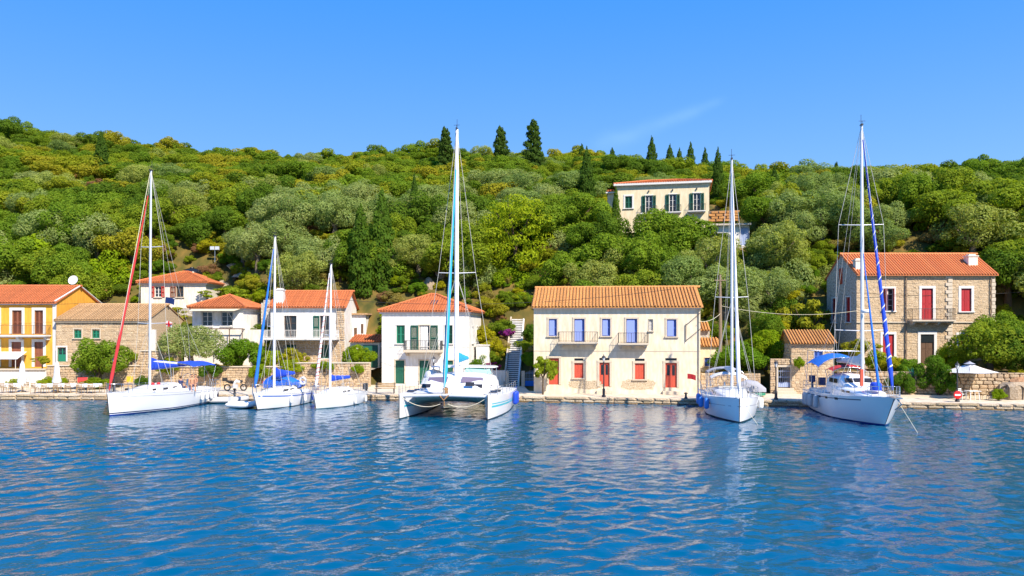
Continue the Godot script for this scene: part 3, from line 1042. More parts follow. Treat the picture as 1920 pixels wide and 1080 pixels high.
func chimney(t: Node3D, at: Vector3, s: Vector3, m: String) -> void:
	var b := MB.new()
	b.box(at + Vector3(0, s.y * 0.5, 0), s)
	b.box(at + Vector3(0, s.y + 0.05, 0), Vector3(s.x + 0.14, 0.1, s.z + 0.14))
	b.box(at + Vector3(0, s.y + 0.16, 0), Vector3(s.x * 0.7, 0.14, s.z * 0.7))
	obj("chimney", b, m, t)

func chair(label: String, at: Vector3, turn: float, m: String, group := "") -> void:
	var t := thing("chair", label, "chair", at, turn, group)
	for x in [-0.2, 0.2]:
		for z in [-0.2, 0.2]:
			var l := MB.new()
			l.tube([Vector3(x * 1.1, 0, z * 1.1), Vector3(x, 0.45 if z > 0 else 0.9, z)], 0.018, 5)
			obj("leg", l, m, t)
	var s := MB.new()
	s.box(Vector3(0, 0.46, 0), Vector3(0.46, 0.04, 0.46))
	obj("seat", s, m, t)
	s = MB.new()
	for i in 3:
		s.box(Vector3(0, 0.6 + i * 0.12, -0.2), Vector3(0.42, 0.07, 0.025))
	obj("backrest", s, m, t)
	for x in [-0.23, 0.23]:
		var a := MB.new()
		a.box(Vector3(x, 0.66, 0.0), Vector3(0.05, 0.03, 0.44))
		a.tube([Vector3(x, 0.46, 0.2), Vector3(x, 0.65, 0.2)], 0.016, 5)
		obj("armrest", a, m, t)

func round_table(called: String, label: String, at: Vector3, w: float, h: float, m: String, cloth: String, group := "") -> void:
	var t := thing(called, label, "table", at, rr(-6, 6), group)
	for x in [-1.0, 1.0]:
		for z in [-1.0, 1.0]:
			var l := MB.new()
			l.tube([Vector3(x * w * 0.42, 0, z * w * 0.36), Vector3(x * w * 0.36, h, z * w * 0.3)], 0.025, 5)
			obj("leg", l, m, t)
	var b := MB.new()
	b.box(Vector3(0, h - 0.02, 0), Vector3(w, 0.04, w * 0.8))
	obj("tabletop", b, m, t)
	if cloth:
		var c := MB.new()
		var rows := []
		for r in [[0.0, 0.012], [0.5, 0.012], [1.0, 0.010], [1.06, -0.10], [1.10, -0.24]]:
			var row := PackedVector3Array()
			for k in 24:
				var a := TAU * k / 24.0
				var q := maxf(absf(cos(a)), absf(sin(a)))
				var e: float = r[0] / q * (1.0 + (0.04 * sin(k * 3.0) if r[0] > 1.02 else 0.0))
				row.append(Vector3(cos(a) * e * w * 0.52, h + r[1], sin(a) * e * w * 0.42))
			rows.append(row)
		c.grid(rows, true)
		var o := obj(numbered("tablecloth"), c, cloth, self)
		o.transform = t.transform
		tag(o, "white cloth draped over a cafe table on the quay", "tablecloth", "cloths on the cafe tables")

# ---------------------------------------------------------------- boats
# hull shape: bow towards +z, origin amidships on the waterline; t runs 0 (bow) to 1 (stern), q from waterline 0 to deck 1
func hull_at(p: Dictionary, t: float, q: float, side: float) -> Vector3:
	var fat: float = p.get("fat", 0.5)
	var k := minf(t / fat, 1.0)
	var b: float = p.B * 0.5 * pow(1.0 - pow(1.0 - k, 2.1), 0.85)
	if t > fat:
		b *= 1.0 - p.get("tuck", 0.16) * pow((t - fat) / (1.0 - fat), 2.0)
	b = maxf(b, 0.03)
	var wl := lerpf(lerpf(p.get("bowfine", 0.45), 0.86, minf(t / 0.45, 1.0)), 0.72, maxf(0.0, (t - 0.6) / 0.4))
	var wide := lerpf(wl, 1.0, pow(clampf(q, 0.0, 1.0), 0.75)) if q >= 0.0 else wl * (1.0 + q * 1.6)
	var s: float = lerpf(p.F, p.A, t) - 0.09 * sin(PI * t)
	var z: float = p.L * 0.5 - p.L * t
	z -= p.get("rake", 0.5) * (1.0 - q) * pow(1.0 - t, 5.0)
	z += p.get("counter", 0.5) * (1.0 - q) * pow(t, 8.0)
	return Vector3(b * wide * side, s * q, z)

func hull_band(p: Dictionary, q0: float, q1: float, nq: int, out := 0.0) -> MB:
	var b := MB.new()
	for side in [-1.0, 1.0]:
		var rows := []
		for j in nq + 1:
			var row := PackedVector3Array()
			for i in 33:
				var v := hull_at(p, pow(i / 32.0, 1.35), lerpf(q0, q1, float(j) / nq), side)
				v.x += out * side
				row.append(v)
			rows.append(row)
		if side > 0.0:
			rows.reverse()
		b.grid(rows)
	var a := []
	for j in nq + 1:
		a.append(lerpf(q0, q1, float(j) / nq))
	for j in nq:
		b.face(hull_at(p, 1.0, a[j], -1.0), hull_at(p, 1.0, a[j], 1.0), hull_at(p, 1.0, a[j + 1], 1.0), hull_at(p, 1.0, a[j + 1], -1.0), Vector3(0, 0, -1))
	return b

func deck_mesh(p: Dictionary, t0 := 0.0, t1 := 1.0) -> MB:
	var b := MB.new()
	var rows := []
	for i in 25:
		var t := lerpf(t0, t1, i / 24.0)
		var a := hull_at(p, t, 1.0, -1.0)
		var row := PackedVector3Array()
		for j in 7:
			var x := -1.0 + j / 3.0
			row.append(Vector3(-a.x * x * 0.99, a.y - 0.02 + 0.07 * (1.0 - x * x), a.z))
		rows.append(row)
	b.grid(rows)
	return b

func deck_y(p: Dictionary, z: float) -> float:
	return hull_at(p, clampf(0.5 - z / p.L, 0.0, 1.0), 1.0, 1.0).y

# rounded trunk from stations [z, half width, bottom, top]
func trunk(st: Array) -> MB:
	var b := MB.new()
	var rows := []
	for s in st:
		var row := PackedVector3Array()
		var h: float = s[3] - s[2]
		for q in [[1.0, 0.0], [0.97, 0.45], [0.90, 0.78], [0.72, 0.95], [0.35, 1.03], [0.0, 1.06], [-0.35, 1.03], [-0.72, 0.95], [-0.90, 0.78], [-0.97, 0.45], [-1.0, 0.0]]:
			row.append(Vector3(s[1] * q[0], s[2] + h * q[1], s[0]))
		rows.append(row)
	b.grid(rows)
	for e in [rows[0], rows[-1]]:
		for i in range(1, e.size() - 1):
			b.tri(e[0], e[i], e[i + 1])
	return b

func sheet(rows: Array) -> MB:
	var b := MB.new()
	b.grid(rows)
	return b

func bar(a: Vector3, c: Vector3, r: float, sides := 5) -> MB:
	var b := MB.new()
	b.tube([a, c], r, sides)
	return b

func fender(t: Node3D, at: Vector3, m: String, len := 0.62, r := 0.13) -> void:
	var b := MB.new()
	b.lathe(at, [[0.02, 0.0], [r * 0.7, -0.03], [r, -0.13], [r, -len + 0.13], [r * 0.7, -len + 0.03], [0.02, -len]], 10)
	b.tube([at, at + Vector3(0, 0.42, 0)], 0.012, 4)
	obj("fender", b, m, t)

func furled(t: Node3D, a: Vector3, c: Vector3, r: float, m: String, spiral := "", turns := 26.0) -> void:
	var b := MB.new()
	var pts := []; var rs := []
	for i in 15:
		var k := i / 14.0
		pts.append(a.lerp(c, k) + Vector3(0, 0, 0.0))
		rs.append(r * (1.0 - 0.72 * k) * (0.35 if i == 0 else 1.0) * (1.0 + 0.1 * sin(i * 2.3)))
	b.tube(pts, rs, 8)
	var o := obj("furled_sail", b, m, t)
	if spiral:
		var s := MB.new()
		var dir := (c - a).normalized()
		var x := dir.cross(Vector3.RIGHT).normalized()
		var y := dir.cross(x)
		var rows := [PackedVector3Array(), PackedVector3Array()]
		var n := int(turns * 10)
		for i in n + 1:
			var k := 0.07 + 0.9 * i / n
			var an := TAU * turns * pow(float(i) / n, 0.8)
			var rad := r * (1.0 - 0.72 * k) * 1.13 + 0.008
			for e in 2:
				var q := a.lerp(c, k + e * 0.006 * (1.0 - 0.4 * k))
				rows[e].append(q + (x * cos(an) + y * sin(an)) * rad)
		s.grid(rows)
		obj("sail_edge", s, spiral, o)

func catenary(a: Vector3, c: Vector3, sag: float, r: float, n := 12) -> MB:
	var b := MB.new()
	var pts := []
	for i in n + 1:
		var k := float(i) / n
		pts.append(a.lerp(c, k) - Vector3(0, sag * 4.0 * k * (1.0 - k), 0))
	b.tube(pts, r, 4)
	return b

func rig(t: Node3D, p: Dictionary) -> void:
	var mz: float = p.mast_z
	var dk: float = deck_y(p, mz) + p.get("step", 0.3)
	var top: float = p.mast_h
	var r: float = p.get("mast_r", 0.075)
	var tip := Vector3(p.get("lean", 0.0), top, mz - 0.15)
	var b := MB.new()
	b.tube([Vector3(0, dk, mz), Vector3(tip.x * 0.5, top * 0.55, mz - 0.05), tip], [r, r, r * 0.72], 10, true, 1.35)
	var mast := obj("mast", b, p.get("mast_m", "alloy"), t)
	# masthead gear
	var g := MB.new()
	g.box(tip + Vector3(0, 0.05, 0), Vector3(0.12, 0.1, 0.35))
	g.tube([tip + Vector3(0, 0.05, -0.1), tip + Vector3(0, 0.75, -0.1)], 0.014, 4)
	g.tube([tip + Vector3(-0.22, 0.28, 0.1), tip + Vector3(0.22, 0.28, 0.1)], 0.014, 4)
	g.tube([tip + Vector3(0, 0.05, 0.1), tip + Vector3(0, 0.3, 0.1)], 0.014, 4)
	obj("masthead_gear", g, "iron", mast)
	for h in p.spreaders:
		var s := MB.new()
		var y: float = top * h[0]
		for sd in [-1.0, 1.0]:
			s.tube([Vector3(tip.x * h[0], y, mz - 0.05), Vector3(sd * h[1], y + 0.06, mz - 0.25)], [0.035, 0.024], 5)
		obj("spreader", s, p.get("mast_m", "alloy"), mast)
	# standing rigging
	var hb: float = p.B * 0.44
	for sd in [-1.0, 1.0]:
		var w := MB.new()
		var last := Vector3(sd * hb, deck_y(p, mz - 0.3), mz - 0.35)
		for h in p.spreaders:
			var e := Vector3(sd * h[1], top * h[0] + 0.06, mz - 0.25)
			w.tube([last, e], 0.016, 4, false)
			last = e
		w.tube([last, tip], 0.016, 4, false)
		w.tube([Vector3(sd * hb * 0.96, deck_y(p, mz), mz - 0.75), Vector3(0, top * p.spreaders[0][0] - 0.1, mz - 0.05)], 0.014, 4, false)
		w.tube([Vector3(sd * hb * 0.96, deck_y(p, mz), mz + 0.55), Vector3(0, top * p.spreaders[0][0] - 0.1, mz - 0.02)], 0.012, 4, false)
		obj("shroud", w, "wire", t)
	var bow := Vector3(0, deck_y(p, p.L * 0.5) + 0.05, p.L * 0.5 - 0.12)
	var stern := Vector3(0, deck_y(p, -p.L * 0.5), -p.L * 0.5 + 0.1)
	obj("forestay", bar(bow, tip + Vector3(0, -0.15, 0.1), 0.016, 4), "wire", t)
	var back := MB.new()
	var split := stern.lerp(tip, 0.3)
	for sd in [-0.7, 0.7]:
		back.tube([stern + Vector3(sd * p.B * 0.38, 0, 0), split], 0.013, 4, false)
	back.tube([split, tip], 0.013, 4, false)
	obj("backstay", back, "wire", t)
	if p.has("halyard"):
		obj("halyard", bar(tip + Vector3(0, -0.2, 0.12), bow + Vector3(0, 0.3, -0.1), 0.022, 4), p.halyard, t)
	# boom with stowed sail under its cover
	var bl: float = p.boom
	var by: float = dk + p.get("boom_up", 1.15)
	var b0 := Vector3(0, by, mz - 0.12)
	var b1 := Vector3(0, by + 0.05, mz - bl)
	obj("boom", bar(b0, b1, 0.07, 8), p.get("mast_m", "alloy"), t)
	var rows := []
	for i in 13:
		var k := i / 12.0
		var h := lerpf(p.get("cover_h", 0.55), 0.20, pow(k, 0.7)) * (1.0 + 0.06 * sin(i * 1.9))
		var w := lerpf(0.19, 0.11, k)
		var q := b0.lerp(b1, lerpf(-0.01, 0.98, k))
		var row := PackedVector3Array()
		for e in [[-0.4, -0.10], [-1.0, 0.12], [-0.8, 0.55], [-0.28, 0.98], [0.28, 0.98], [0.8, 0.55], [1.0, 0.12], [0.4, -0.10]]:
			row.append(q + Vector3(e[0] * w, e[1] * h + 0.02 * sin(i * 2.7 + e[0] * 2.0), 0))
		rows.append(row)
	var cv := MB.new()
	cv.grid(rows, true)
	for e in [rows[0], rows[-1]]:
		for i in range(1, 7):
			cv.tri(e[0], e[i], e[i + 1])
	obj("sail_cover", cv, p.cover, t)
	var lift := MB.new()
	lift.tube([b1 + Vector3(0, 0.1, 0), tip], 0.01, 4, false)
	lift.tube([b0.lerp(b1, 0.6) + Vector3(0, -0.05, 0), Vector3(0, dk - 0.1, mz - bl * 0.6)], 0.018, 4, false)
	obj("topping_lift", lift, "wire", t)

func rails(t: Node3D, p: Dictionary) -> void:
	for side in [-1.0, 1.0]:
		var w := MB.new()
		var last := Vector3.ZERO
		var n := int(p.L / 1.5)
		for i in n + 1:
			var k := lerpf(0.10, 0.93, float(i) / n)
			var q := hull_at(p, k, 1.0, side)
			q.x *= 0.96
			w.tube([q, q + Vector3(0, 0.62, 0)], 0.016, 5)
			if i > 0:
				for h in [0.34, 0.6]:
					w.tube([last + Vector3(0, h, 0), q + Vector3(0, h, 0)], 0.009, 4, false)
			last = q
		obj("guard_rail", w, "steel", t)
	var f := MB.new()
	var pts := []
	for k in [-0.13, -0.07, -0.02, 0.02, 0.07, 0.13]:
		var q := hull_at(p, absf(k), 1.0, signf(k))
		q.x *= 0.9
		pts.append(q + Vector3(0, 0.66, 0.06))
		f.tube([q, q + Vector3(0, 0.66, 0.06)], 0.017, 5)
	f.tube(pts, 0.02, 5)
	obj("pulpit", f, "steel", t)
	var s := MB.new()
	for side in [-1.0, 1.0]:
		var a := hull_at(p, 0.9, 1.0, side * 0.95); var c := hull_at(p, 1.0, 1.0, side * 0.95)
		var e := hull_at(p, 1.0, 1.0, side * 0.35)
		for q in [a, c, e]:
			s.tube([q, q + Vector3(0, 0.66, 0)], 0.017, 5)
		for h in [0.36, 0.66]:
			s.tube([a + Vector3(0, h, 0), c + Vector3(0, h, 0), e + Vector3(0, h, 0)], 0.015, 5)
	obj("pushpit", s, "steel", t)
	var rail := MB.new()
	for side in [-1.0, 1.0]:
		var e := []
		for i in 22:
			e.append(hull_at(p, 0.01 + 0.99 * i / 21.0, 1.0, side) + Vector3(-0.03 * side, 0.025, 0))
		rail.tube(e, 0.03, 5)
	obj("toe_rail", rail, p.get("toe", "alloy"), t)

func place_boat(t: Node3D, bow: Vector2, stern: Vector2) -> void:   # (x, distance) of both ends
	t.position = Vector3((bow.x + stern.x) * 0.5, 0, -(bow.y + stern.y) * 0.5)
	t.rotation.y = atan2(bow.x - stern.x, -(bow.y - stern.y))

func hull(t: Node3D, p: Dictionary, bottom: String, stripe: String) -> void:
	obj("bottom", hull_band(p, -0.3, 0.055, 2), bottom, t)
	var h := obj("hull", hull_band(p, 0.055, 1.0, 8), p.get("skin", "gelcoat"), t)
	if stripe:
		obj("boot_stripe", hull_band(p, 0.085, 0.135, 1, 0.006), stripe, h)
	obj("deck", deck_mesh(p), "gelcoat_deck", t)

func band_on_hull(h: Node, p: Dictionary, t0: float, t1: float, q0: float, q1: float, m: String, called: String) -> void:
	for side in [-1.0, 1.0]:
		var rows := [PackedVector3Array(), PackedVector3Array()]
		for i in 17:
			for j in 2:
				var v := hull_at(p, lerpf(t0, t1, i / 16.0), [q0, q1][j], side)
				rows[j].append(v + Vector3(0.008 * side, 0, 0))
		obj(called, sheet(rows), m, h)

func side_windows(t: Node, zs: Array, x: float, y: float, h: float, m := "smoked", lean := 0.12) -> void:
	for side in [-1.0, 1.0]:
		for w in zs:
			var b := MB.new()
			b.slab(Vector3.ZERO, Vector3(w[1], h, 0.03), 0.012)
			var o := obj("cabin_window", b, m, t)
			o.transform = Transform3D(Basis(Vector3(0, 0, -side), Vector3.UP, Vector3(side, 0, 0)).rotated(Vector3(0, 0, 1), lean * side), Vector3(x * side, y, w[0]))

func canopy(t: Node3D, called: String, z0: float, z1: float, w: float, y: float, sag: float, m: String, posts := true, foot := 1.2, droop := 0.22) -> void:
	var rows := []
	for i in 9:
		var k := i / 8.0
		var row := PackedVector3Array()
		for j in 9:
			var x := -1.0 + j / 4.0
			row.append(Vector3(x * w, y - droop * x * x - absf(x * x * x * x) * 0.10 + sag * sin(PI * k) + 0.02 * sin(i * 2.1 + j), lerpf(z0, z1, k)))
		rows.append(row)
	var o := obj(called, sheet(rows), m, t)
	var f := MB.new()
	for z in [z0, (z0 + z1) * 0.5, z1]:
		var pts := []
		for j in 9:
			var x := -1.0 + j / 4.0
			pts.append(Vector3(x * w, y - (droop + 0.02) * x * x - absf(x * x * x * x) * 0.10 + sag * sin(PI * (z - z0) / (z1 - z0)) - 0.03, z))
		f.tube(pts, 0.016, 5)
		if posts:
			for sd in [-1.0, 1.0]:
				f.tube([Vector3(sd * w, y - droop - 0.12, z), Vector3(sd * w * 0.98, foot, lerpf((z0 + z1) * 0.5, z, 0.55))], 0.016, 5)
	obj("canopy_frame", f, "steel", o)

func wheel(t: Node3D, at: Vector3, r: float) -> void:
	var b := MB.new()
	b.ring(at, r, 0.018, false)
	for k in 3:
		var a := PI * k / 3.0
		b.tube([at - Vector3(cos(a), sin(a), 0) * r, at + Vector3(cos(a), sin(a), 0) * r], 0.01, 4)
	b.tube([at + Vector3(0, 0, 0.05), at + Vector3(0, -0.7, 0.1)], [0.06, 0.11], 8)
	obj("steering_wheel", b, "steel", t)

func flag(t: Node3D, at: Vector3, w: float, h: float, m: String, called := "flag") -> Node3D:
	var rows := []
	for i in 5:
		var row := PackedVector3Array()
		for j in 7:
			var k := j / 6.0
			row.append(at + Vector3(k * w * 0.92, -h * i / 4.0 - k * k * h * 0.35, 0.08 * w * sin(k * 5.0 + i * 0.4)))
		rows.append(row)
	return obj(called, sheet(rows), m, t)

func build_boats() -> void:
	# sloop with a red furled headsail
	var p := {"L": 11.4, "B": 3.7, "F": 1.55, "A": 1.15, "mast_z": 1.15, "mast_h": 17.6, "boom": 4.7, "spreaders": [[0.36, 1.15], [0.68, 0.9]], "cover": "canvas_blue", "cover_h": 0.85, "halyard": "rope", "boom_up": 1.25, "rake": 0.25, "counter": 0.7, "tuck": 0.12, "step": 0.45}
	var t := thing("sailing_boat", "white sloop with red furled headsail, blue sail cover and blue bottom paint", "sailboat")
	place_boat(t, Vector2(-27.5, 54.2), Vector2(-25.35, 65.2))
	hull(t, p, "antifoul_blue", "stripe_navy")
	band_on_hull(t.get_node("hull"), p, 0.02, 0.97, 0.86, 0.872, "stripe_navy", "cove_line")
	obj("cabin", trunk([[3.3, 0.55, 1.40, 1.46], [2.6, 0.8, 1.38, 1.62], [1.0, 1.1, 1.32, 1.80], [-0.8, 1.22, 1.25, 1.88], [-1.2, 1.2, 1.24, 1.86]]), "gelcoat", t)
	side_windows(t, [[2.2, 0.42], [0.9, 0.62], [-0.3, 0.62]], 1.12, 1.58, 0.15)
	obj("coaming", trunk([[-1.2, 1.35, 1.15, 1.50], [-3.2, 1.45, 1.10, 1.46], [-4.7, 1.4, 1.08, 1.36]]), "gelcoat", t)
	rig(t, p)
	furled(t, Vector3(0, 1.75, 5.5), Vector3(0, 15.7, 1.35), 0.125, "canvas_red")
	rails(t, p)
	canopy(t, "bimini", -2.0, -5.2, 1.45, 3.35, 0.05, "canvas_blue")
	wheel(t, Vector3(0, 1.95, -3.6), 0.45)
	obj("mast_sail_edge", bar(Vector3(0, 3.55, 1.0), Vector3(0, 3.15, -3.2), 0.13, 7), "canvas_white", t)
	for z in [-2.6, -3.3, -4.0, -4.6]:
		fender(t, hull_at(p, 0.5 - z / p.L, 0.86, 1.0) + Vector3(0.14, 0, 0), "fender_white")
	fender(t, Vector3(1.15, 1.05, -5.75), "fender_navy", 0.7, 0.2)
	var hp := MB.new()
	for q in [[-0.3, 0.0], [0.1, 0.2], [0.3, -0.2]]:
		hp.lathe(Vector3(q[0], 1.8, 0.75 + q[1]), [[0.02, 0.0], [0.14, 0.02], [0.12, 0.16], [0.02, 0.2]], 8)
	obj("coiled_line", hp, "canvas_red", t)
	flag(t, Vector3(1.1, 8.3, 0.85), 0.75, 0.45, "stripe_navy")
	var jack := flag(t, Vector3(1.15, 6.55, 0.85), 0.5, 0.38, "canvas_white")
	var cross := MB.new()
	cross.box(Vector3(1.38, 6.32, 0.88), Vector3(0.46, 0.07, 0.1))
	cross.box(Vector3(1.38, 6.32, 0.88), Vector3(0.07, 0.4, 0.1))
	obj("red_cross", cross, "red_sign", jack)
	obj("stern_line", catenary(Vector3(1.2, 1.1, -5.6), Vector3(3.6, 0.4, -8.2), 0.5, 0.018), "rope", t)
	# small sloop, blue rail stripe
	p = {"L": 7.2, "B": 2.6, "F": 1.25, "A": 0.95, "mast_z": 0.75, "mast_h": 13.0, "boom": 3.1, "spreaders": [[0.47, 0.72]], "cover": "canvas_blue", "cover_h": 0.75, "boom_up": 0.95, "mast_r": 0.075, "mast_m": "mast_white", "rake": 0.55, "counter": -0.2}
	t = thing("sailing_boat", "small white sloop with blue furled headsail and pale blue rail stripe", "sailboat")
	place_boat(t, Vector2(-18.8, 57.9), Vector2(-17.1, 64.9))
	hull(t, p, "antifoul_black", "")
	band_on_hull(t.get_node("hull"), p, 0.03, 0.98, 0.80, 0.88, "stripe_blue", "rail_stripe")
	obj("cabin", trunk([[2.3, 0.4, 1.12, 1.18], [1.7, 0.62, 1.1, 1.34], [0.2, 0.84, 1.05, 1.48], [-1.0, 0.9, 1.0, 1.52], [-1.25, 0.88, 1.0, 1.5]]), "gelcoat", t)
	side_windows(t, [[0.4, 0.7], [-0.5, 0.6]], 0.82, 1.30, 0.13)
	obj("coaming", trunk([[-1.2, 0.95, 0.92, 1.2], [-3.2, 0.95, 0.88, 1.12]]), "gelcoat", t)
	rig(t, p)
	furled(t, Vector3(0, 1.65, 3.4), Vector3(0, 12.0, 0.85), 0.14, "canvas_sky")
	rails(t, p)
	canopy(t, "spray_hood", -0.3, -1.6, 0.95, 2.1, 0.1, "canvas_sky", true, 1.4)
	var hb := MB.new()
	hb.ring(Vector3(0.2, 1.75, -3.35), 0.26, 0.09, false)
	obj("lifebuoy", hb, "canvas_white", t)
	for k in [[0.42, "fender_white"], [0.72, "fender_white"], [0.93, "fender_royal"]]:
		fender(t, hull_at(p, k[0], 0.86, 1.0) + Vector3(0.12, 0, 0), k[1], 0.6, 0.12)
	# smallest sloop with a striped headsail
	p = {"L": 6.3, "B": 2.4, "F": 1.1, "A": 0.9, "mast_z": 0.9, "mast_h": 10.9, "boom": 2.9, "spreaders": [[0.5, 0.62]], "cover": "canvas_blue", "cover_h": 0.45, "boom_up": 0.75, "mast_r": 0.07, "mast_m": "mast_white", "rake": 0.35, "counter": 0.35}
	t = thing("sailing_boat", "smallest white sloop with white and red wrapped headsail and green waterline", "sailboat")
	place_boat(t, Vector2(-14.6, 58.7), Vector2(-12.6, 64.6))
	hull(t, p, "antifoul_green", "")
	obj("cabin", trunk([[2.2, 0.35, 0.98, 1.02], [1.6, 0.6, 0.96, 1.2], [0.2, 0.8, 0.92, 1.42], [-0.9, 0.84, 0.9, 1.44], [-1.3, 0.8, 0.9, 1.28]]), "gelcoat", t)
	var nm := MB.new()
	for i in 8:
		if i != 4:
			nm.box(Vector3(0.845, 1.16, 0.35 - i * 0.13), Vector3(0.012, 0.11, 0.085), Basis(Vector3(0, 0, 1), 0.1))
	obj("name_letters", nm, "iron", t)
	rig(t, p)
	furled(t, Vector3(0, 1.5, 2.9), Vector3(0, 10.2, 1.0), 0.13, "canvas_white", "coral_paint", 20.0)
	rails(t, p)
	var ob := MB.new()
	ob.box(Vector3(0.75, 1.3, -3.2), Vector3(0.3, 0.45, 0.35))
	ob.tube([Vector3(0.75, 1.1, -3.3), Vector3(0.75, 0.1, -3.4)], [0.09, 0.06], 6)
	obj("outboard_motor", ob, "iron", t)
	var pn := MB.new()
	for i in 5:
		pn.box(Vector3(-0.75, 1.35 + i * 0.11, 1.6), Vector3(0.5, 0.07, 0.03))
	obj("deck_grating", pn, "canvas_mauve", t)
	for k in [0.62, 0.93]:
		fender(t, hull_at(p, k, 0.7, 1.0) + Vector3(0.1, 0, 0), "fender_white", 0.5, 0.11)
	build_catamaran()
	# sloop moored stern-to, white furled headsail
	p = {"L": 11.6, "B": 3.75, "F": 1.55, "A": 1.25, "mast_z": 1.3, "mast_h": 17.6, "boom": 4.5, "spreaders": [[0.46, 1.1]], "cover": "canvas_white", "cover_h": 0.5, "boom_up": 1.2, "rake": 0.1, "counter": 0.4, "tuck": 0.08, "bowfine": 0.55, "step": 0.4}
	t = thing("sailing_boat", "white sloop with white furled headsail and pale blue fenders along its side", "sailboat")
	place_boat(t, Vector2(14.35, 50.2), Vector2(16.25, 61.6))
	hull(t, p, "antifoul_black", "")
	band_on_hull(t.get_node("hull"), p, 0.0, 1.0, 0.66, 0.675, "stripe_navy", "cove_line")
	band_on_hull(t.get_node("hull"), p, 0.30, 0.36, 0.62, 0.72, "smoked", "hull_window")
	band_on_hull(t.get_node("hull"), p, 0.68, 0.72, 0.64, 0.72, "smoked", "hull_window")
	obj("cabin", trunk([[3.4, 0.5, 1.42, 1.46], [2.6, 0.85, 1.40, 1.62], [0.8, 1.15, 1.36, 1.78], [-1.0, 1.25, 1.3, 1.86], [-1.3, 1.2, 1.3, 1.82]]), "gelcoat", t)
	side_windows(t, [[1.8, 0.5], [0.5, 0.6], [-0.5, 0.6]], 1.17, 1.56, 0.14)
	obj("coaming", trunk([[-1.3, 1.4, 1.25, 1.55], [-5.2, 1.4, 1.2, 1.46]]), "gelcoat", t)
	rig(t, p)
	furled(t, Vector3(0, 1.8, 5.5), Vector3(0, 16.6, 1.4), 0.15, "mast_white")
	rails(t, p)
	canopy(t, "spray_hood", -0.5, -2.2, 1.25, 2.75, 0.12, "canvas_white", true, 1.8)
	canopy(t, "bimini", -3.0, -5.0, 1.3, 3.05, 0.06, "canvas_grey", true, 1.4)
	wheel(t, Vector3(0, 1.95, -3.9), 0.5)
	for k in [0.30, 0.46, 0.70, 0.78]:
		fender(t, hull_at(p, k, 0.92, -1.0) + Vector3(-0.15, 0, 0), "fender_blue", 0.75, 0.17)
	for k in [0.42, 0.50]:
		fender(t, hull_at(p, k, 0.92, 1.0) + Vector3(0.15, 0, 0), "fender_white", 0.75, 0.17)
	obj("flag_staff", bar(Vector3(-1.5, 1.3, -5.7), Vector3(-1.9, 2.6, -6.2), 0.02), "wood_pale", t)
	flag(t, Vector3(-2.6, 2.45, -6.2), 0.7, 0.4, "crimson_paint", "ensign")
	obj("anchor_rode", bar(Vector3(0.1, 1.3, 5.75), Vector3(1.1, -0.1, 6.3), 0.014, 4), "rope", t)
	# large ketch-sized sloop on the right
	p = {"L": 13.2, "B": 4.05, "F": 1.85, "A": 1.35, "mast_z": 1.35, "mast_h": 19.4, "boom": 5.0, "spreaders": [[0.30, 1.7], [0.66, 1.45]], "cover": "canvas_white", "cover_h": 0.75, "boom_up": 1.5, "rake": 1.5, "counter": 0.3, "tuck": 0.2, "bowfine": 0.40, "mast_r": 0.09, "step": 0.5, "toe": "gelcoat"}
	t = thing("sailing_boat", "large white cruising yacht with two blue striped furled headsails and blue bimini", "sailboat")
	place_boat(t, Vector2(22.75, 47.4), Vector2(23.7, 60.4))
	hull(t, p, "antifoul_blue", "")
	band_on_hull(t.get_node("hull"), p, 0.16, 0.80, 0.86, 0.90, "stripe_navy", "cove_stripe")
	for k in [0.34, 0.46, 0.57, 0.8]:
		band_on_hull(t.get_node("hull"), p, k, k + 0.035, 0.82, 0.92, "smoked", "hull_port")
	obj("cabin", trunk([[3.9, 0.5, 1.62, 1.70], [3.0, 0.95, 1.6, 1.95], [0.6, 1.3, 1.52, 2.1], [-0.4, 1.35, 1.48, 2.2], [-1.0, 1.35, 1.46, 2.2]]), "gelcoat", t)
	obj("pilot_house", trunk([[1.0, 0.9, 1.95, 2.1], [0.2, 1.15, 1.95, 2.75], [-1.6, 1.25, 1.5, 2.85], [-2.4, 1.2, 1.5, 2.7]]), "gelcoat", t)
	side_windows(t, [[-0.35, 0.75], [-1.2, 0.75]], 1.2, 2.42, 0.3)
	side_windows(t, [[2.2, 0.6], [1.2, 0.6]], 1.22, 1.85, 0.14)
	var ws := MB.new()
	for x in [-0.62, 0.0, 0.62]:
		ws.slab(Vector3(x, 0, 0), Vector3(0.54, 0.36, 0.03), 0.015)
	var wso := obj("windscreen", ws, "smoked", t)
	wso.transform = Transform3D(Basis(Vector3(1, 0, 0), -0.78), Vector3(0, 2.52, 0.58))
	obj("coaming", trunk([[-2.4, 1.45, 1.4, 1.8], [-5.8, 1.4, 1.35, 1.6]]), "gelcoat", t)
	rig(t, p)
	furled(t, Vector3(0, 2.3, 6.3), Vector3(0, 18.4, 1.45), 0.15, "canvas_blue", "canvas_white", 16.0)
	furled(t, Vector3(0, 2.1, 4.2), Vector3(0, 10.9, 1.5), 0.10, "canvas_sky")
	obj("inner_stay", bar(Vector3(0, 10.9, 1.5), Vector3(0, 12.6, 1.3), 0.015, 4), "wire", t)
	rails(t, p)
	canopy(t, "bimini", -2.6, -5.9, 1.65, 3.95, 0.22, "canvas_sky", true, 1.7, 0.6)
	var sp := MB.new()
	for i in 7:
		sp.tube([Vector3(-1.5, 4.35, -3.0 - i * 0.45), Vector3(1.5, 4.35, -3.0 - i * 0.45)], 0.014, 4)
	for x in [-1.5, 1.5]:
		sp.tube([Vector3(x, 4.35, -2.9), Vector3(x, 4.35, -5.8)], 0.018, 4)
		sp.tube([Vector3(x, 4.35, -5.6), Vector3(x, 1.5, -5.9)], 0.02, 5)
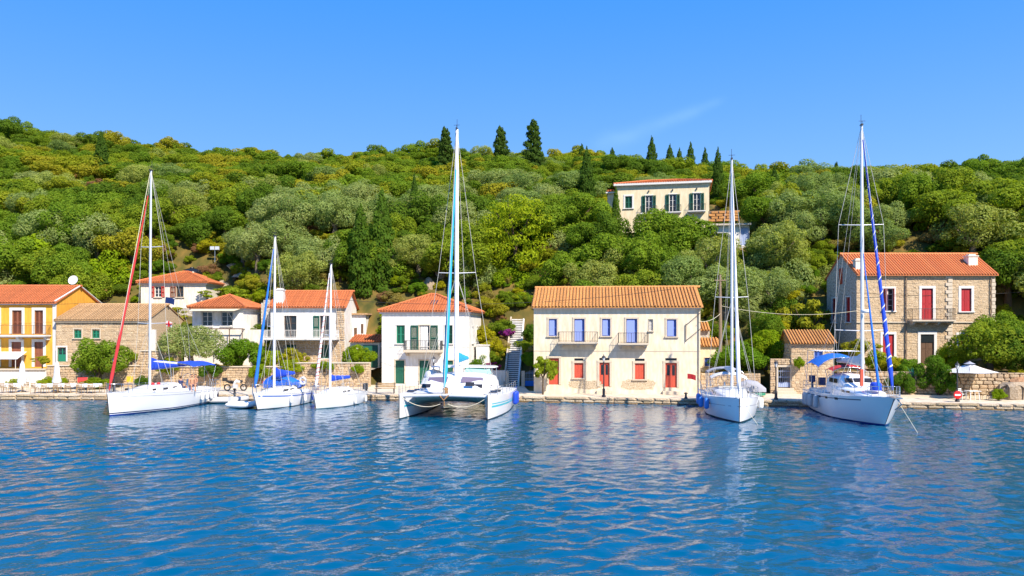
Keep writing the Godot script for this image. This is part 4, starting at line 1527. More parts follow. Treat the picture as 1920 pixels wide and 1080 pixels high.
	obj("stern_arch", sp, "steel", t)
	canopy(t, "spray_hood", -0.9, -2.5, 1.2, 3.35, 0.1, "canvas_red", true, 2.5)
	wheel(t, Vector3(0, 2.2, -4.4), 0.5)
	var rd := MB.new()
	rd.lathe(Vector3(0, 7.1, 1.85), [[0.02, -0.12], [0.26, -0.11], [0.30, 0.0], [0.26, 0.11], [0.02, 0.13]], 12)
	obj("radar", rd, "plastic_white", t)
	var mb := MB.new()
	mb.box(Vector3(-0.15, 2.75, 1.62), Vector3(0.18, 1.1, 0.16))
	obj("mast_bag", mb, "coral_paint", t)
	var jc := MB.new()
	jc.lathe(Vector3(0.1, 2.05, 3.4), [[0.02, 0.0], [0.36, 0.0], [0.36, 0.4], [0.25, 0.5], [0.02, 0.52]], 10)
	obj("fuel_drum", jc, "canvas_blue", t)
	var motor := MB.new()
	motor.slab(Vector3(-1.0, 2.2, -6.2), Vector3(0.4, 0.5, 0.4), 0.06)
	motor.tube([Vector3(-1.0, 2.0, -6.2), Vector3(-1.0, 1.3, -6.2)], 0.1, 6)
	motor.slab(Vector3(-0.3, 2.0, -6.1), Vector3(0.5, 0.6, 0.3), 0.06)
	obj("outboard_motor", motor, "stripe_navy", t)
	var bs := MB.new()
	bs.box(Vector3(0, 1.86, 6.6), Vector3(0.4, 0.08, 1.3))
	bs.tube([Vector3(0, 1.84, 6.9), Vector3(0.15, 1.5, 7.2), Vector3(-0.1, 1.15, 6.85)], [0.05, 0.05, 0.03], 6)
	obj("bow_roller", bs, "steel", t)
	for k in [0.62, 0.74, 0.82, 0.88]:
		fender(t, hull_at(p, k, 0.92, -1.0) + Vector3(-0.14, 0, 0), "tube_rubber", 0.9, 0.18)
	obj("anchor_rode", bar(Vector3(0.1, 1.6, 6.9), Vector3(0.55, -0.1, 8.6), 0.02, 4), "rope", t)

func build_catamaran() -> void:
	var t := thing("catamaran", "white cruising catamaran with aqua hull stripes and aqua furled headsail", "catamaran")
	place_boat(t, Vector2(-4.5, 52.0), Vector2(-3.35, 63.3))
	var p := {"L": 11.4, "B": 1.75, "F": 1.62, "A": 1.3, "fat": 0.62, "rake": 0.0, "counter": -0.6, "tuck": 0.05, "bowfine": 0.7}
	for sd in [-1.0, 1.0]:
		var h := part("float", t, Vector3(sd * 2.92, 0, 0))
		obj("bottom", hull_band(p, -0.3, 0.05, 2), "antifoul_black", h)
		obj("hull_side", hull_band(p, 0.05, 1.0, 8), "gelcoat", h)
		obj("deck", deck_mesh(p), "gelcoat_deck", h)
		for q in [[0.48, 0.56], [0.62, 0.66]]:
			band_on_hull(h, p, 0.06, 0.74, q[0], q[1], "stripe_aqua", "hull_stripe")
		if sd > 0.0:
			for k in [0.70, 0.80]:
				fender(h, hull_at(p, k, 0.95, 1.0) + Vector3(0.16, 0, 0), "fender_royal", 0.95, 0.19)
		for z in [2.4, 0.2]:
			var hb := MB.new()
			hb.slab(Vector3.ZERO, Vector3(0.5, 0.42, 0.05), 0.02)
			var o := obj("hatch", hb, "smoked", h)
			o.transform = Transform3D(Basis(Vector3(1, 0, 0), -1.35), Vector3(0, 1.62 - (2.4 - z) * 0.04, z))
	# bridge deck: floor and raked front between the hulls
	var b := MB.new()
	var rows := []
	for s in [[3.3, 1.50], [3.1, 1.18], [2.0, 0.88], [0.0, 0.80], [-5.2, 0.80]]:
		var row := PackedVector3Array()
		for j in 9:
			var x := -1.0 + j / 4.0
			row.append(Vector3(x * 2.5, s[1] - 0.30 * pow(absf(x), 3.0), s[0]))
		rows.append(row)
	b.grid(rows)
	obj("bridge_deck_underside", b, "teal_reflection_and_tint", t)  # water reflection put into the colour of the underside
	b = MB.new()
	rows = []
	for s in [[3.32, 1.52], [2.2, 1.60], [0.0, 1.62], [-5.4, 1.45]]:
		var row := PackedVector3Array()
		for j in 9:
			var x := -1.0 + j / 4.0
			row.append(Vector3(x * 2.6, s[1] + 0.08 * (1.0 - x * x), s[0]))
		rows.append(row)
	b.grid(rows)
	obj("bridge_deck", b, "gelcoat_deck", t)
	var bm := MB.new()
	bm.tube([Vector3(-2.95, 1.5, 5.2), Vector3(0, 1.58, 5.25), Vector3(2.95, 1.5, 5.2)], 0.11, 8)
	bm.tube([Vector3(-2.6, 1.6, 5.2), Vector3(0, 2.15, 5.25), Vector3(2.6, 1.6, 5.2)], 0.02, 5)
	bm.tube([Vector3(0, 1.5, 5.25), Vector3(0, 2.15, 5.25)], 0.03, 5)
	obj("crossbeam", bm, "alloy", t)
	var nt := MB.new()
	for sd in [-1.0, 1.0]:
		nt.quad(Vector3(sd * 0.2, 1.50, 5.1), Vector3(sd * 2.3, 1.50, 5.1), Vector3(sd * 2.3, 1.52, 3.3), Vector3(sd * 0.2, 1.54, 3.3))
	obj("trampoline", nt, "canvas_white", t)
	obj("walkway", bar(Vector3(0, 1.53, 5.2), Vector3(0, 1.56, 3.2), 0.16, 8), "gelcoat_deck", t)
	var w := MB.new()
	w.lathe(Vector3(0.05, 1.6, 5.1), [[0.05, 0.0], [0.2, 0.05], [0.17, 0.25], [0.22, 0.4], [0.1, 0.5], [0.02, 0.52]], 9)
	w.tube([Vector3(-0.3, 1.55, 5.3), Vector3(0.0, 1.25, 5.45), Vector3(0.3, 1.6, 5.3)], 0.06, 6)
	w.tube([Vector3(0, 1.3, 5.4), Vector3(0, 0.9, 5.3)], 0.05, 6)
	obj("furling_drum", w, "teak", t)
	# coachroof
	var cab := obj("coachroof", trunk([[2.5, 1.9, 1.55, 1.75], [1.5, 2.35, 1.55, 2.18], [0.3, 2.6, 1.5, 2.62], [-1.4, 2.7, 1.5, 2.72], [-2.9, 2.7, 1.5, 2.66]]), "gelcoat", t)
	rows = [PackedVector3Array(), PackedVector3Array()]
	for i in 19:
		var a := PI * i / 18.0
		var x := cos(a)
		var zz := 0.2 + 1.35 * sqrt(maxf(0.0, 1.0 - x * x * 0.97))
		rows[0].append(Vector3(x * 2.66, 2.06 - 0.10 * absf(x), zz * 1.12 - 0.1))
		rows[1].append(Vector3(x * 2.5, 2.46 - 0.06 * absf(x), zz * 0.62 - 0.15))
	obj("saloon_window", sheet(rows), "gelcoat_deck", cab)
	var scr := MB.new()
	for sd in [-1.0, 1.0]:
		scr.quad(Vector3(sd * 0.5, 2.20, 1.72), Vector3(sd * 2.0, 2.12, 1.2), Vector3(sd * 1.95, 2.48, 0.72), Vector3(sd * 0.5, 2.55, 1.05))
	obj("sun_screen", scr, "canvas_mauve", cab)
	var hs := MB.new()
	for q in [[1.25, 2.35], [1.75, 1.9], [-1.9, 2.0]]:
		hs.box(Vector3(q[0], 2.12 if q[1] > 2.0 else 1.95, q[1]), Vector3(0.62, 0.36, 0.06), Basis(Vector3(1, 0, 0), -0.9))
	obj("deck_hatch", hs, "smoked", cab)
	# hard top over the cockpit with a tinted screen
	var top := obj("hard_top", trunk([[-1.5, 2.0, 3.08, 3.14], [-2.2, 2.45, 3.04, 3.22], [-4.8, 2.4, 3.0, 3.14]]), "gelcoat", t)
	var ps := MB.new()
	for sd in [-1.0, 1.0]:
		for z in [-2.2, -4.6]:
			ps.tube([Vector3(sd * 2.3, 1.5, z), Vector3(sd * 2.25, 3.06, z)], 0.04, 6)
	obj("top_posts", ps, "steel", top)
	var vs := MB.new()
	vs.quad(Vector3(0.3, 2.72, -1.2), Vector3(2.3, 2.66, -1.3), Vector3(2.1, 3.0, -1.75), Vector3(0.35, 3.05, -1.6))
	obj("helm_screen", vs, "teal_reflection_and_tint", top)
	# rig
	var r := {"L": 11.4, "B": 6.2, "F": 1.5, "A": 1.5, "mast_z": 0.55, "mast_h": 20.3, "boom": 5.2, "spreaders": [[0.49, 1.35]], "cover": "canvas_aqua", "cover_h": 0.9, "boom_up": 1.1, "mast_r": 0.12, "mast_m": "mast_white", "step": 1.05, "halyard": "wire"}
	rig(t, r)
	furled(t, Vector3(0, 2.1, 5.25), Vector3(0, 17.3, 0.85), 0.17, "canvas_aqua")
	var bridle := MB.new()
	for sd in [-1.0, 1.0]:
		for i in 10:
			var k0 := i / 10.0; var k1 := (i + 1) / 10.0
			bridle.tube([Vector3(sd * lerpf(2.85, 0.25, k0), lerpf(1.45, 1.0, k0) - 1.5 * k0 * (1 - k0), 5.35), Vector3(sd * lerpf(2.85, 0.25, k1), lerpf(1.45, 1.0, k1) - 1.5 * k1 * (1 - k1), 5.35)], 0.022, 4, false)
	obj("mooring_bridle", bridle, "rope", t)
	for sd in [-1.0, 1.0]:
		var g := MB.new()
		var last := Vector3.ZERO
		for i in 8:
			var q := hull_at(p, 0.04 + i * 0.13, 1.0, sd * 0.9) + Vector3(sd * 2.92, 0, 0)
			g.tube([q, q + Vector3(0, 0.6, 0)], 0.016, 5)
			if i > 0:
				for h in [0.32, 0.6]:
					g.tube([last + Vector3(0, h, 0), q + Vector3(0, h, 0)], 0.009, 4, false)
			last = q
		obj("guard_rail", g, "steel", t)
	var tender := MB.new()
	tender.lathe(Vector3(-2.3, 1.9, -2.6), [[0.05, 0.0], [0.7, 0.1], [0.75, 0.5], [0.55, 0.85], [0.05, 1.0]], 12)
	obj("covered_liferaft", tender, "canvas_white", t)

func dinghy(label: String, at: Vector3, turn: float, L: float, m: String, covered: bool) -> void:
	var t := thing("dinghy", label, "dinghy", at, turn)
	var b := MB.new()
	var pts := []
	var rs := []
	for i in 19:
		var a := -PI * 0.5 + PI * i / 18.0
		if i == 0 or i == 18:
			pts.append(Vector3(0.55 * signf(a), 0.26, -L * 0.5)); rs.append(0.09)
			pts.append(Vector3(0.57 * signf(a), 0.26, -L * 0.38)); rs.append(0.2)
			if i == 18:
				var q = pts.pop_back(); pts.insert(pts.size() - 1, q)
				var r2 = rs.pop_back(); rs.insert(rs.size() - 1, r2)
			continue
		pts.append(Vector3(sin(a) * 0.57, 0.26 + 0.12 * pow(cos(a), 2.0), L * 0.5 * cos(a) - 0.05)); rs.append(0.2)
	b.tube(pts, rs, 9)
	obj("tube", b, m, t)
	b = MB.new()
	b.grid([PackedVector3Array([Vector3(-0.5, 0.14, -L * 0.45), Vector3(0, 0.0, -L * 0.45), Vector3(0.5, 0.14, -L * 0.45)]), PackedVector3Array([Vector3(-0.5, 0.14, L * 0.15), Vector3(0, -0.02, L * 0.15), Vector3(0.5, 0.14, L * 0.15)]), PackedVector3Array([Vector3(-0.1, 0.2, L * 0.4), Vector3(0, 0.1, L * 0.42), Vector3(0.1, 0.2, L * 0.4)])])
	obj("floor", b, "tube_rubber", t)
	b = MB.new()
	b.box(Vector3(0, 0.3, -L * 0.42), Vector3(0.95, 0.4, 0.05))
	obj("transom", b, "gelcoat", t)
	b = MB.new()
	b.box(Vector3(0, 0.36, 0.0), Vector3(1.0, 0.04, 0.24))
	obj("thwart", b, "gelcoat_deck", t)
	b = MB.new()
	b.slab(Vector3(0, 0.62, -L * 0.48), Vector3(0.28, 0.4, 0.34), 0.05)
	b.tube([Vector3(0, 0.5, -L * 0.5), Vector3(0, -0.2, -L * 0.52)], 0.06, 6)
	obj("outboard_motor", b, "canvas_white" if covered else "iron", t)

# ---------------------------------------------------------------- the houses along the quay
func build_houses() -> void:
	rng.seed = 9
	var r: Rect2
	var F := Transform3D()
	# yellow house
	var d := 78.0
	var t := thing("yellow_house", "yellow house with white framed brown doors and red tile gable roof", "house", Vector3(-49.005, 2.1, -78.0))
	var W := -44.668 * 2.0 - -49.005 * 2.0
	var H := 8.564 - 2.1
	var up := [Rect2(0.053, 3.382, 0.94, 2.299), Rect2(2.247, 3.382, 0.836, 2.299), Rect2(-2.194, 3.382, 0.888, 2.299)]
	var low := [Rect2(0.0, 0.143, 0.94, 2.455), Rect2(2.247, 0.143, 0.836, 2.455), Rect2(-2.194, 0.143, 0.888, 2.455)]
	walls(t, W, H, 8.3, "plaster_yellow", {"front": up + low}, 1.75)
	gable_roof(t, W, H, 8.3, 1.75, 0.35, 0.15, "red_tile", 0.27)
	for q in up:
		window(t, F, q, "shut", "brown_paint", "trim_white", 0.27, false)
	for q in low:
		window(t, F, q, "door", "brown_paint", "trim_white", 0.27, false)
	balcony(t, -0.4, 5.378 - 2.1, 8.6, 1.0, 0.14, "trim_white", "iron", 0.95, 4)
	var b := MB.new()
	b.box(Vector3(W * 0.5 - 0.13, H * 0.5, 0.02), Vector3(0.32, H - 0.1, 0.12))
	obj("corner_pilaster", b, "trim_white", t)
	b = MB.new()
	b.tube([Vector3(W * 0.5 - 0.03, H + 0.1, 0.2), Vector3(W * 0.5 + 0.12, H + 1.85, -4.15), Vector3(W * 0.5 + 0.12, H + 0.1, -8.6)], 0.09, 5)
	obj("verge_trim", b, "trim_white", t)
	b = MB.new()
	b.lathe(Vector3(W * 0.5 - 0.6, H + 2.15, -4.3), [[0.02, 0.0], [0.3, 0.06], [0.5, 0.2]], 14)
	var dish := obj("satellite_dish", b, "plastic_white", t)
	dish.transform = Transform3D(Basis(Vector3(1, 0, 0), 1.3), Vector3(0, H * 0.0, 0))
	dish.transform = Transform3D(Basis(Vector3(1, 0, 0), 1.25), Vector3(W * 0.5 - 0.6, H + 2.4, -4.3)) * Transform3D(Basis(), -Vector3(W * 0.5 - 0.6, H + 2.15, -4.3))
	obj("dish_mast", bar(Vector3(W * 0.5 - 0.6, H + 1.5, -4.3), Vector3(W * 0.5 - 0.6, H + 2.5, -4.35), 0.03), "steel", t)
	# stone house with emerald shutters
	var xc := -39.918
	t = thing("stone_house", "stone house with emerald shutters and tan tile roof behind a leafy tree", "house", Vector3(xc, 1.7, -77.5))
	W = -35.454 - -44.351
	H = 6.834 - 1.7
	var ws := [Rect2(-2.699, 3.369, 0.727, 0.882), Rect2(-0.934, 3.369, 0.727, 0.882)]
	var dr := Rect2(-4.308, 1.085, 0.831, 1.402)
	walls(t, W, H, 8.6, "mortar", {"front": ws + [dr]}, 1.55)
	stones(t, Transform3D(Basis(), Vector3(0, 0, -0.02)), -W * 0.5, W * 0.5, 0.05, H - 0.25, ws + [dr], "stone", 5, 260, Vector2(0.16, 0.30), Vector2(0.25, 0.62))
	gable_roof(t, W, H, 8.6, 1.55, 0.3, 0.1, "tan_tile", 0.26, "trim_stone")
	for q in ws:
		window(t, F, q, "shut", "emerald_paint", "trim_stone", 0.1)
	var dw := window(t, F, dr, "glass", "emerald_paint", "trim_white", 0.14, false)
	b = MB.new()
	b.box(Vector3(dr.get_center().x, dr.position.y + 0.35, -0.05), Vector3(dr.size.x - 0.1, 0.7, 0.05))
	obj("lower_panel", b, "emerald_paint", dw)
	# house with red shutters up the slope
	xc = -37.428
	t = thing("hillside_cottage", "small plastered house with bright red shutters and hipped tile roof up the slope", "house", Vector3(xc, 8.3, -88.0))
	W = -33.774 - -40.965
	H = 11.087 - 8.3
	var cw := [Rect2(-2.063, 1.195, 0.766, 1.179), Rect2(0.354, 1.195, 0.766, 1.179)]
	walls(t, W, H, 6.6, "plaster_old", {"front": cw})
	hip_roof(t, W, H, 6.6, 1.35, 0.4, "red_tile", 0.27)
	window(t, F, cw[0], "open", "red_paint", "trim_stone", 0.06)
	var ow := window(t, F, cw[1], "glass", "wood_dark", "trim_stone", 0.08)
	var lf := obj("shutter", leaf(0.62, cw[1].size.y, true), "brown_paint", ow)
	lf.position = Vector3(cw[1].position.x - 0.66, cw[1].position.y, 0.085)
	b = MB.new()
	b.box(Vector3(0, -1.2, -0.1), Vector3(W + 4.0, 2.4, 0.6))
	obj("footing", b, "plaster_grey", t)
	t = thing("water_tank", "round black water tank behind the hipped roof of the red shuttered cottage", "tank", Vector3(-37.374, 11.9, -93.0))
	b = MB.new()
	b.lathe(Vector3(0, 0, 0), [[0.02, 0.0], [1.1, 0.02], [1.2, 0.5], [0.95, 0.95], [0.4, 1.15], [0.02, 1.2]], 16)
	obj("tank_body", b, "tank_black", t)
	b = MB.new()
	b.lathe(Vector3(0, 1.15, 0), [[0.25, 0.0], [0.25, 0.12], [0.02, 0.14]], 12)
	obj("lid", b, "tank_black", t)
	b = MB.new()
	b.box(Vector3(0, -2.0, 0), Vector3(2.8, 4.0, 2.6))
	obj("plinth", b, "plaster_grey", t)
	# white hipped house
	xc = -29.948
	t = thing("white_cottage", "single storey white house with hipped orange roof on a walled terrace", "house", Vector3(xc, 5.9, -81.0), -3.0)
	W = -27.289 - -32.552
	H = 8.124 - 5.9
	var vw := [Rect2(-1.627, 0.38, 1.085, 1.411), Rect2(0.38, 0.38, 1.194, 1.411)]
	var vs := [Rect2(1.4, 0.75, 0.8, 1.0)]
	walls(t, W, H, 6.0, "plaster_white", {"front": vw, "right": vs})
	hip_roof(t, W, H, 6.0, 1.35, 0.4, "red_tile", 0.27)
	for q in vw:
		window(t, F, q, "glass", "trim_white", "trim_white", 0.06)
	window(t, side_frame("right", W, 6.0), vs[0], "glass", "wood_dark", "trim_white", 0.06)
	b = MB.new()
	b.quad(Vector3(-W * 0.5, H - 0.05, 0.05), Vector3(W * 0.5, H - 0.05, 0.05), Vector3(W * 0.42, H - 0.35, 1.3), Vector3(-W * 0.45, H - 0.35, 1.3))
	obj("awning", b, "plaster_sand", t)
	for x in [-2.2, -0.1, 1.6]:
		obj("awning_arm", bar(Vector3(x, H - 0.4, 1.25), Vector3(x, H - 1.3, 0.05), 0.02), "trim_white", t)
	b = MB.new()
	b.box(Vector3(0.6, -1.9, -2.4), Vector3(W + 2.6, 3.8, 5.4))
	obj("terrace_base", b, "plaster_old", t)
	for x in [-2.4, 0.2, 1.6, 2.9]:
		obj("pergola_post", bar(Vector3(x, -2.6, 0.9), Vector3(x, 0.05, 0.9), 0.05), "wood_dark", t)
	for x in [-2.4, 2.9]:
		obj("pergola_beam", bar(Vector3(x, 0.05, 0.9), Vector3(x, 0.05, 0.2), 0.05), "wood_dark", t)
	obj("pergola_beam", bar(Vector3(-2.5, 0.08, 0.9), Vector3(3.0, 0.08, 0.9), 0.06), "wood_dark", t)
	# white and stone house with a long balcony
	xc = -20.522
	t = thing("balcony_house", "white house on a stone ground floor with long balcony and red roof", "house", Vector3(xc, 2.0, -80.0))
	W = -16.772 - -24.22
	H = 8.258 - 2.0
	var eu := [Rect2(-2.358, 3.043, 1.232, 2.251), Rect2(1.232, 3.043, 0.911, 2.251)]
	var el := [Rect2(-2.305, 1.328, 1.125, 1.125), Rect2(1.232, 1.006, 0.911, 1.447)]
	walls(t, W, H, 6.0, "plaster_white", {"front": eu + el}, 1.55)
	gable_roof(t, W, H, 6.0, 1.55, 0.4, 0.25, "red_tile", 0.27)
	var ym := 4.882 - 2.0
	stones(t, Transform3D(Basis(), Vector3(0, 0, 0.02)), -W * 0.5, W * 0.5, 0.0, ym - 0.1, el, "stone", 5, 200, Vector2(0.16, 0.26), Vector2(0.25, 0.6))
	stones(t, Transform3D(Basis(), Vector3(0, 0, 0.1)), W * 0.5 - 0.85, W * 0.5, ym, H - 0.2, [], "stone", 5, 60, Vector2(0.16, 0.26), Vector2(0.25, 0.5))
	window(t, F, eu[0], "glass", "wood_dark", "trim_white", 0.05, false)
	var ajar := window(t, F, eu[1], "glass", "wood_dark", "trim_white", 0.05, false)
	lf = obj("shutter", leaf(0.62, eu[1].size.y, true), "green_paint", ajar)
	lf.position = Vector3(eu[1].position.x - 0.66, eu[1].position.y, 0.085)
	for q in el:
		window(t, F, q, "shut", "green_paint", "trim_stone", 0.06, false)
	balcony(t, -0.45, 5.096 - 2.0, W - 0.1, 1.5, 0.2, "trim_white", "trim_white", 0.75, 0)
	chimney(t, Vector3(-W * 0.5 + 0.75, H + 0.1, -0.7), Vector3(0.8, 1.5, 0.7), "plaster_white")
	b = MB.new()
	b.box(Vector3(W * 0.5 + 0.62, H * 0.5 - 0.4, -6.2), Vector3(1.6, H - 0.8, 5.0))
	obj("rear_wing", b, "plaster_white", t)
	b = MB.new()
	b.box(Vector3(W * 0.5 + 0.66, H - 0.72, -6.2), Vector3(2.1, 0.16, 5.6))
	obj("wing_roof", b, "tan_tile1", t)
	for q in [[0.25, 3.6, 0.3], [0.95, 4.0, 0.25]]:
		b = MB.new()
		b.slab(Vector3(W * 0.5 + q[0] + 0.1, q[1], -3.69), Vector3(q[2], 1.0, 0.05), 0.01)
		obj("wing_window", b, "wood_dark", t)
	t = thing("lean_to", "tiled lean-to with dark green door beside the long balcony house", "shed", Vector3(-14.604, 2.1, -79.0))
	b = MB.new()
	b.box(Vector3(0, 1.25, -1.6), Vector3(2.9, 2.5, 3.2))
	obj("wall", b, "plaster_old", t)
	b = MB.new()
	b.quad(Vector3(-1.55, 2.55, 0.4), Vector3(1.55, 2.55, 0.4), Vector3(1.55, 3.25, -3.2), Vector3(-1.55, 3.25, -3.2))
	var lr := obj("roof", b, "red_tile1", t)
	tile_slope(lr, Vector3(-1.55, 2.56, 0.4), Vector3.RIGHT, Vector3(0, 0.19, -0.98).normalized(), 3.1, 3.65, 0, 0, 0.26, "red_tile")
	b = MB.new()
	b.slab(Vector3(0.55, 1.15, 0.04), Vector3(1.5, 2.2, 0.08), 0.03)
	obj("door", b, "green_paint", t)
	t = thing("open_shed", "dark open shed with flat roof above the white gable", "shed", Vector3(-15.975, 8.2, -90.0))
	b = MB.new()
	b.box(Vector3(0, 1.7, -1.3), Vector3(3.6, 0.14, 3.2))
	obj("roof", b, "wood_grey", t)
	b = MB.new()
	b.box(Vector3(0, 0.6, -2.7), Vector3(3.4, 2.1, 0.15))
	obj("back_wall", b, "plaster_grey", t)
	for x in [-1.7, 0.3, 1.7]:
		obj("post", bar(Vector3(x, -0.6, 0.1), Vector3(x, 1.65, 0.1), 0.07), "wood_grey", t)
	# white house with green shutters
	build_white_house()
	build_cream_house()
	build_right_houses()
	build_hill_house()

func build_white_house() -> void:
	var F := Transform3D()
	var xc := -8.363
	var t := thing("white_house", "white two storey house with green shutters and hipped terracotta roof", "house", Vector3(xc, 0.5, -76.7), -6.0)
	var W := 8.55
	var H := 7.644 - 0.5
	var uw := [Rect2(-2.822, 4.066, 0.821, 1.744), Rect2(1.898, 4.066, 0.77, 1.744)]
	var ud := Rect2(-0.564, 3.45, 0.975, 2.36)
	var lw := [Rect2(-2.924, 0.167, 0.872, 2.257), Rect2(-0.564, 0.09, 0.975, 2.334), Rect2(1.898, 0.167, 0.821, 2.257)]
	var rw := [Rect2(-2.2, 4.1, 0.8, 1.6), Rect2(0.6, 4.1, 0.8, 1.6)]
	walls(t, W, H, 8.0, "plaster_white", {"front": uw + [ud] + lw, "right": rw})
	hip_roof(t, W, H, 8.0, 1.75, 0.35, "red_tile", 0.27)
	for q in uw:
		window(t, F, q, "shut", "emerald_paint" if q == uw[0] else "green_paint", "trim_white", 0.1)
	var fd := window(t, F, ud, "glass", "trim_white", "trim_stone", 0.1, false)
	for s in [-1.0, 1.0]:
		var lf := obj("shutter", leaf(0.72, ud.size.y, true), "green_paint", fd)
		lf.position = Vector3(ud.position.x - 0.84 if s < 0 else ud.end.x + 0.12, ud.position.y, 0.085)
	var cu := MB.new()
	var rows := [PackedVector3Array(), PackedVector3Array()]
	for i in 13:
		for j in 2:
			rows[j].append(Vector3(ud.position.x + 0.1 + 0.7 * i / 12.0, ud.position.y + 0.05 if j else ud.end.y - 0.1, -0.06 + 0.03 * sin(i * 2.0)))
	cu.grid(rows)
	obj("curtain", cu, "canvas_white", fd)
	for q in lw:
		window(t, F, q, "door", "green_paint", "trim_stone", 0.12, false)
	for q in rw:
		window(t, side_frame("right", W, 8.0), q, "shut", "green_paint", "trim_white", 0.1)
	balcony(t, ud.get_center().x, ud.position.y, 3.65, 1.15, 0.22, "trim_stone", "iron", 0.9, 2)
	var b := MB.new()
	b.box(Vector3(0, 3.75, 0.012), Vector3(W + 0.03, 0.07, 0.03))
	obj("string_course", b, "trim_white", t)
	b = MB.new()
	b.slab(Vector3.ZERO, Vector3(0.75, 0.9, 0.1), 0.04)
	var sk := obj("skylight", b, "glass_dark", t)
	sk.transform = Transform3D(Basis(Vector3(1, 0, 0), -1.15), Vector3(0.55, H + 0.95, -1.85))
	t = thing("white_outbuilding", "low white flat roofed annex at the side of the white house", "shed", Vector3(-2.91, 0.5, -79.0), -6.0)
	b = MB.new()
	b.box(Vector3(0, 1.9, -0.9), Vector3(1.3, 3.8, 1.8))
	obj("wall", b, "plaster_white", t)
	b = MB.new()
	b.box(Vector3(0, 3.86, -0.9), Vector3(1.44, 0.12, 1.94))
	obj("coping", b, "trim_white", t)

func build_cream_house() -> void:
	var F := Transform3D()
	var W := 13.95
	var t := thing("cream_house", "long cream house with blue upper windows, red lower doors and ochre tile roof", "house", Vector3(8.80, 0.47, -67.27), -6.0)
	var H := 7.42
	var rects := {}
	var k := 67.3 / 1493.0
	var ub := [Rect2(-5.69, 4.889, 0.676, 1.442), Rect2(-1.182, 4.889, 0.676, 1.442), Rect2(4.227, 4.844, 0.766, 1.442)]
	var ud := [Rect2(-3.526, 4.393, 0.856, 1.938), Rect2(0.846, 4.303, 0.902, 2.028)]
	var sm := Rect2(2.74, 5.34, 0.316, 0.947)
	var lw := [Rect2(-3.526, 1.328, 0.766, 1.262), Rect2(1.568, 1.238, 0.811, 1.352)]
	var ld := [Rect2(-5.69, 0.742, 0.856, 2.254), Rect2(-1.407, 0.607, 0.856, 2.028), Rect2(4.092, 0.562, 0.947, 2.074)]
	var tr := []
	for q: Rect2 in lw + ld.slice(1):
		tr.append(Rect2(q.position.x, q.end.y + 0.06, q.size.x, 0.34))
	walls(t, W, H, 8.0, "plaster_cream", {"front": ub + ud + [sm] + lw + ld + tr}, 1.7)
	gable_roof(t, W, H, 8.0, 1.7, 0.42, 0.2, "ochre_tile", 0.285)
	for q in ub + ud:
		var w := window(t, F, q, "shut", "blue_paint", "trim_stone", 0.16, q in ub)
		var c := MB.new()
		c.slab(Vector3(q.get_center().x - 0.08, q.get_center().y, -0.055), Vector3(q.size.x - 0.24, q.size.y - 0.1, 0.02), 0.008)
		obj("lace_panel", c, "blue_curtain", w)
	window(t, F, sm, "glass", "trim_white", "trim_stone", 0.05)
	for q in lw:
		window(t, F, q, "shut", "coral_paint", "trim_stone", 0.2, true, false)
	for q in ld:
		var w := window(t, F, q, "door", "coral_paint", "trim_stone", 0.2, false)
		for s in [0.27, 0.73]:
			var g := MB.new()
			g.slab(Vector3(q.position.x + q.size.x * s, q.position.y + q.size.y * 0.70, -0.085), Vector3(q.size.x * 0.24, q.size.y * 0.42, 0.03), 0.01)
			obj("pane", g, "glass_dark", w)
	for q: Rect2 in tr:
		var g := MB.new()
		g.quad(Vector3(q.position.x, q.position.y, -0.14), Vector3(q.position.x, q.end.y, -0.14), Vector3(q.end.x, q.end.y, -0.14), Vector3(q.end.x, q.position.y, -0.14))
		var o := obj("transom", g, "glass_dark", t)
		var bars := MB.new()
		for i in 7:
			bars.box(Vector3(lerpf(q.position.x, q.end.x, (i + 0.5) / 7.0), q.get_center().y, -0.1), Vector3(0.018, q.size.y, 0.018))
		bars.box(Vector3(q.get_center().x, q.position.y + 0.02, -0.1), Vector3(q.size.x, 0.04, 0.03))
		obj("transom_bars", bars, "iron", o)
	for q: Rect2 in ud:
		balcony(t, q.get_center().x - (0.1 if q == ud[0] else -0.1), q.position.y, 3.35 if q == ud[0] else 2.55, 0.95, 0.14, "trim_stone", "iron", 0.85, 3)
	var b := MB.new()
	b.box(Vector3(0, 3.62, 0.01), Vector3(W + 0.02, 0.05, 0.03))
	obj("string_course", b, "trim_stone", t)
	# bare patches where the render has come off
	for q in [[-2.6, 0.75, 2.9, 0.75], [1.9, 0.8, 2.7, 0.85]]:
		var m := MB.new()
		var c := Vector3(q[0], q[1], 0.006)
		var pts := []
		for i in 26:
			var a := TAU * i / 26.0
			var j := 1.0 + rr(-0.16, 0.16)
			pts.append(c + Vector3(signf(cos(a)) * pow(absf(cos(a)), 0.55) * q[2] * 0.5 * j, signf(sin(a)) * pow(absf(sin(a)), 0.7) * q[3] * 0.5 * j, 0))
		for i in 26:
			m.tri(c, pts[i], pts[(i + 1) % 26])
		obj("bare_render", m, "plaster_bare", t)
	b = MB.new()
	for q: Rect2 in ld.slice(1):
		b.slab(Vector3(q.get_center().x, 0.14, 0.22), Vector3(q.size.x + 0.5, 0.28, 0.44), 0.02)
	obj("doorstep", b, "trim_stone", t)
	b = MB.new()
	b.tube([Vector3(W * 0.5 - 0.12, H - 0.1, 0.1), Vector3(W * 0.5 - 0.12, 0.2, 0.1)], 0.05, 6)
	obj("downpipe", b, "trim_stone", t)
	b = MB.new()
	b.tube([Vector3(W * 0.5 - 1.2, 4.4, 0.1), Vector3(W * 0.5 - 1.2, 5.9, 0.1)], 0.035, 5)
	b.tube([Vector3(W * 0.5 - 1.2, 5.8, 0.1), Vector3(W * 0.5 + 0.05, 6.9, 0.25)], 0.02, 4)
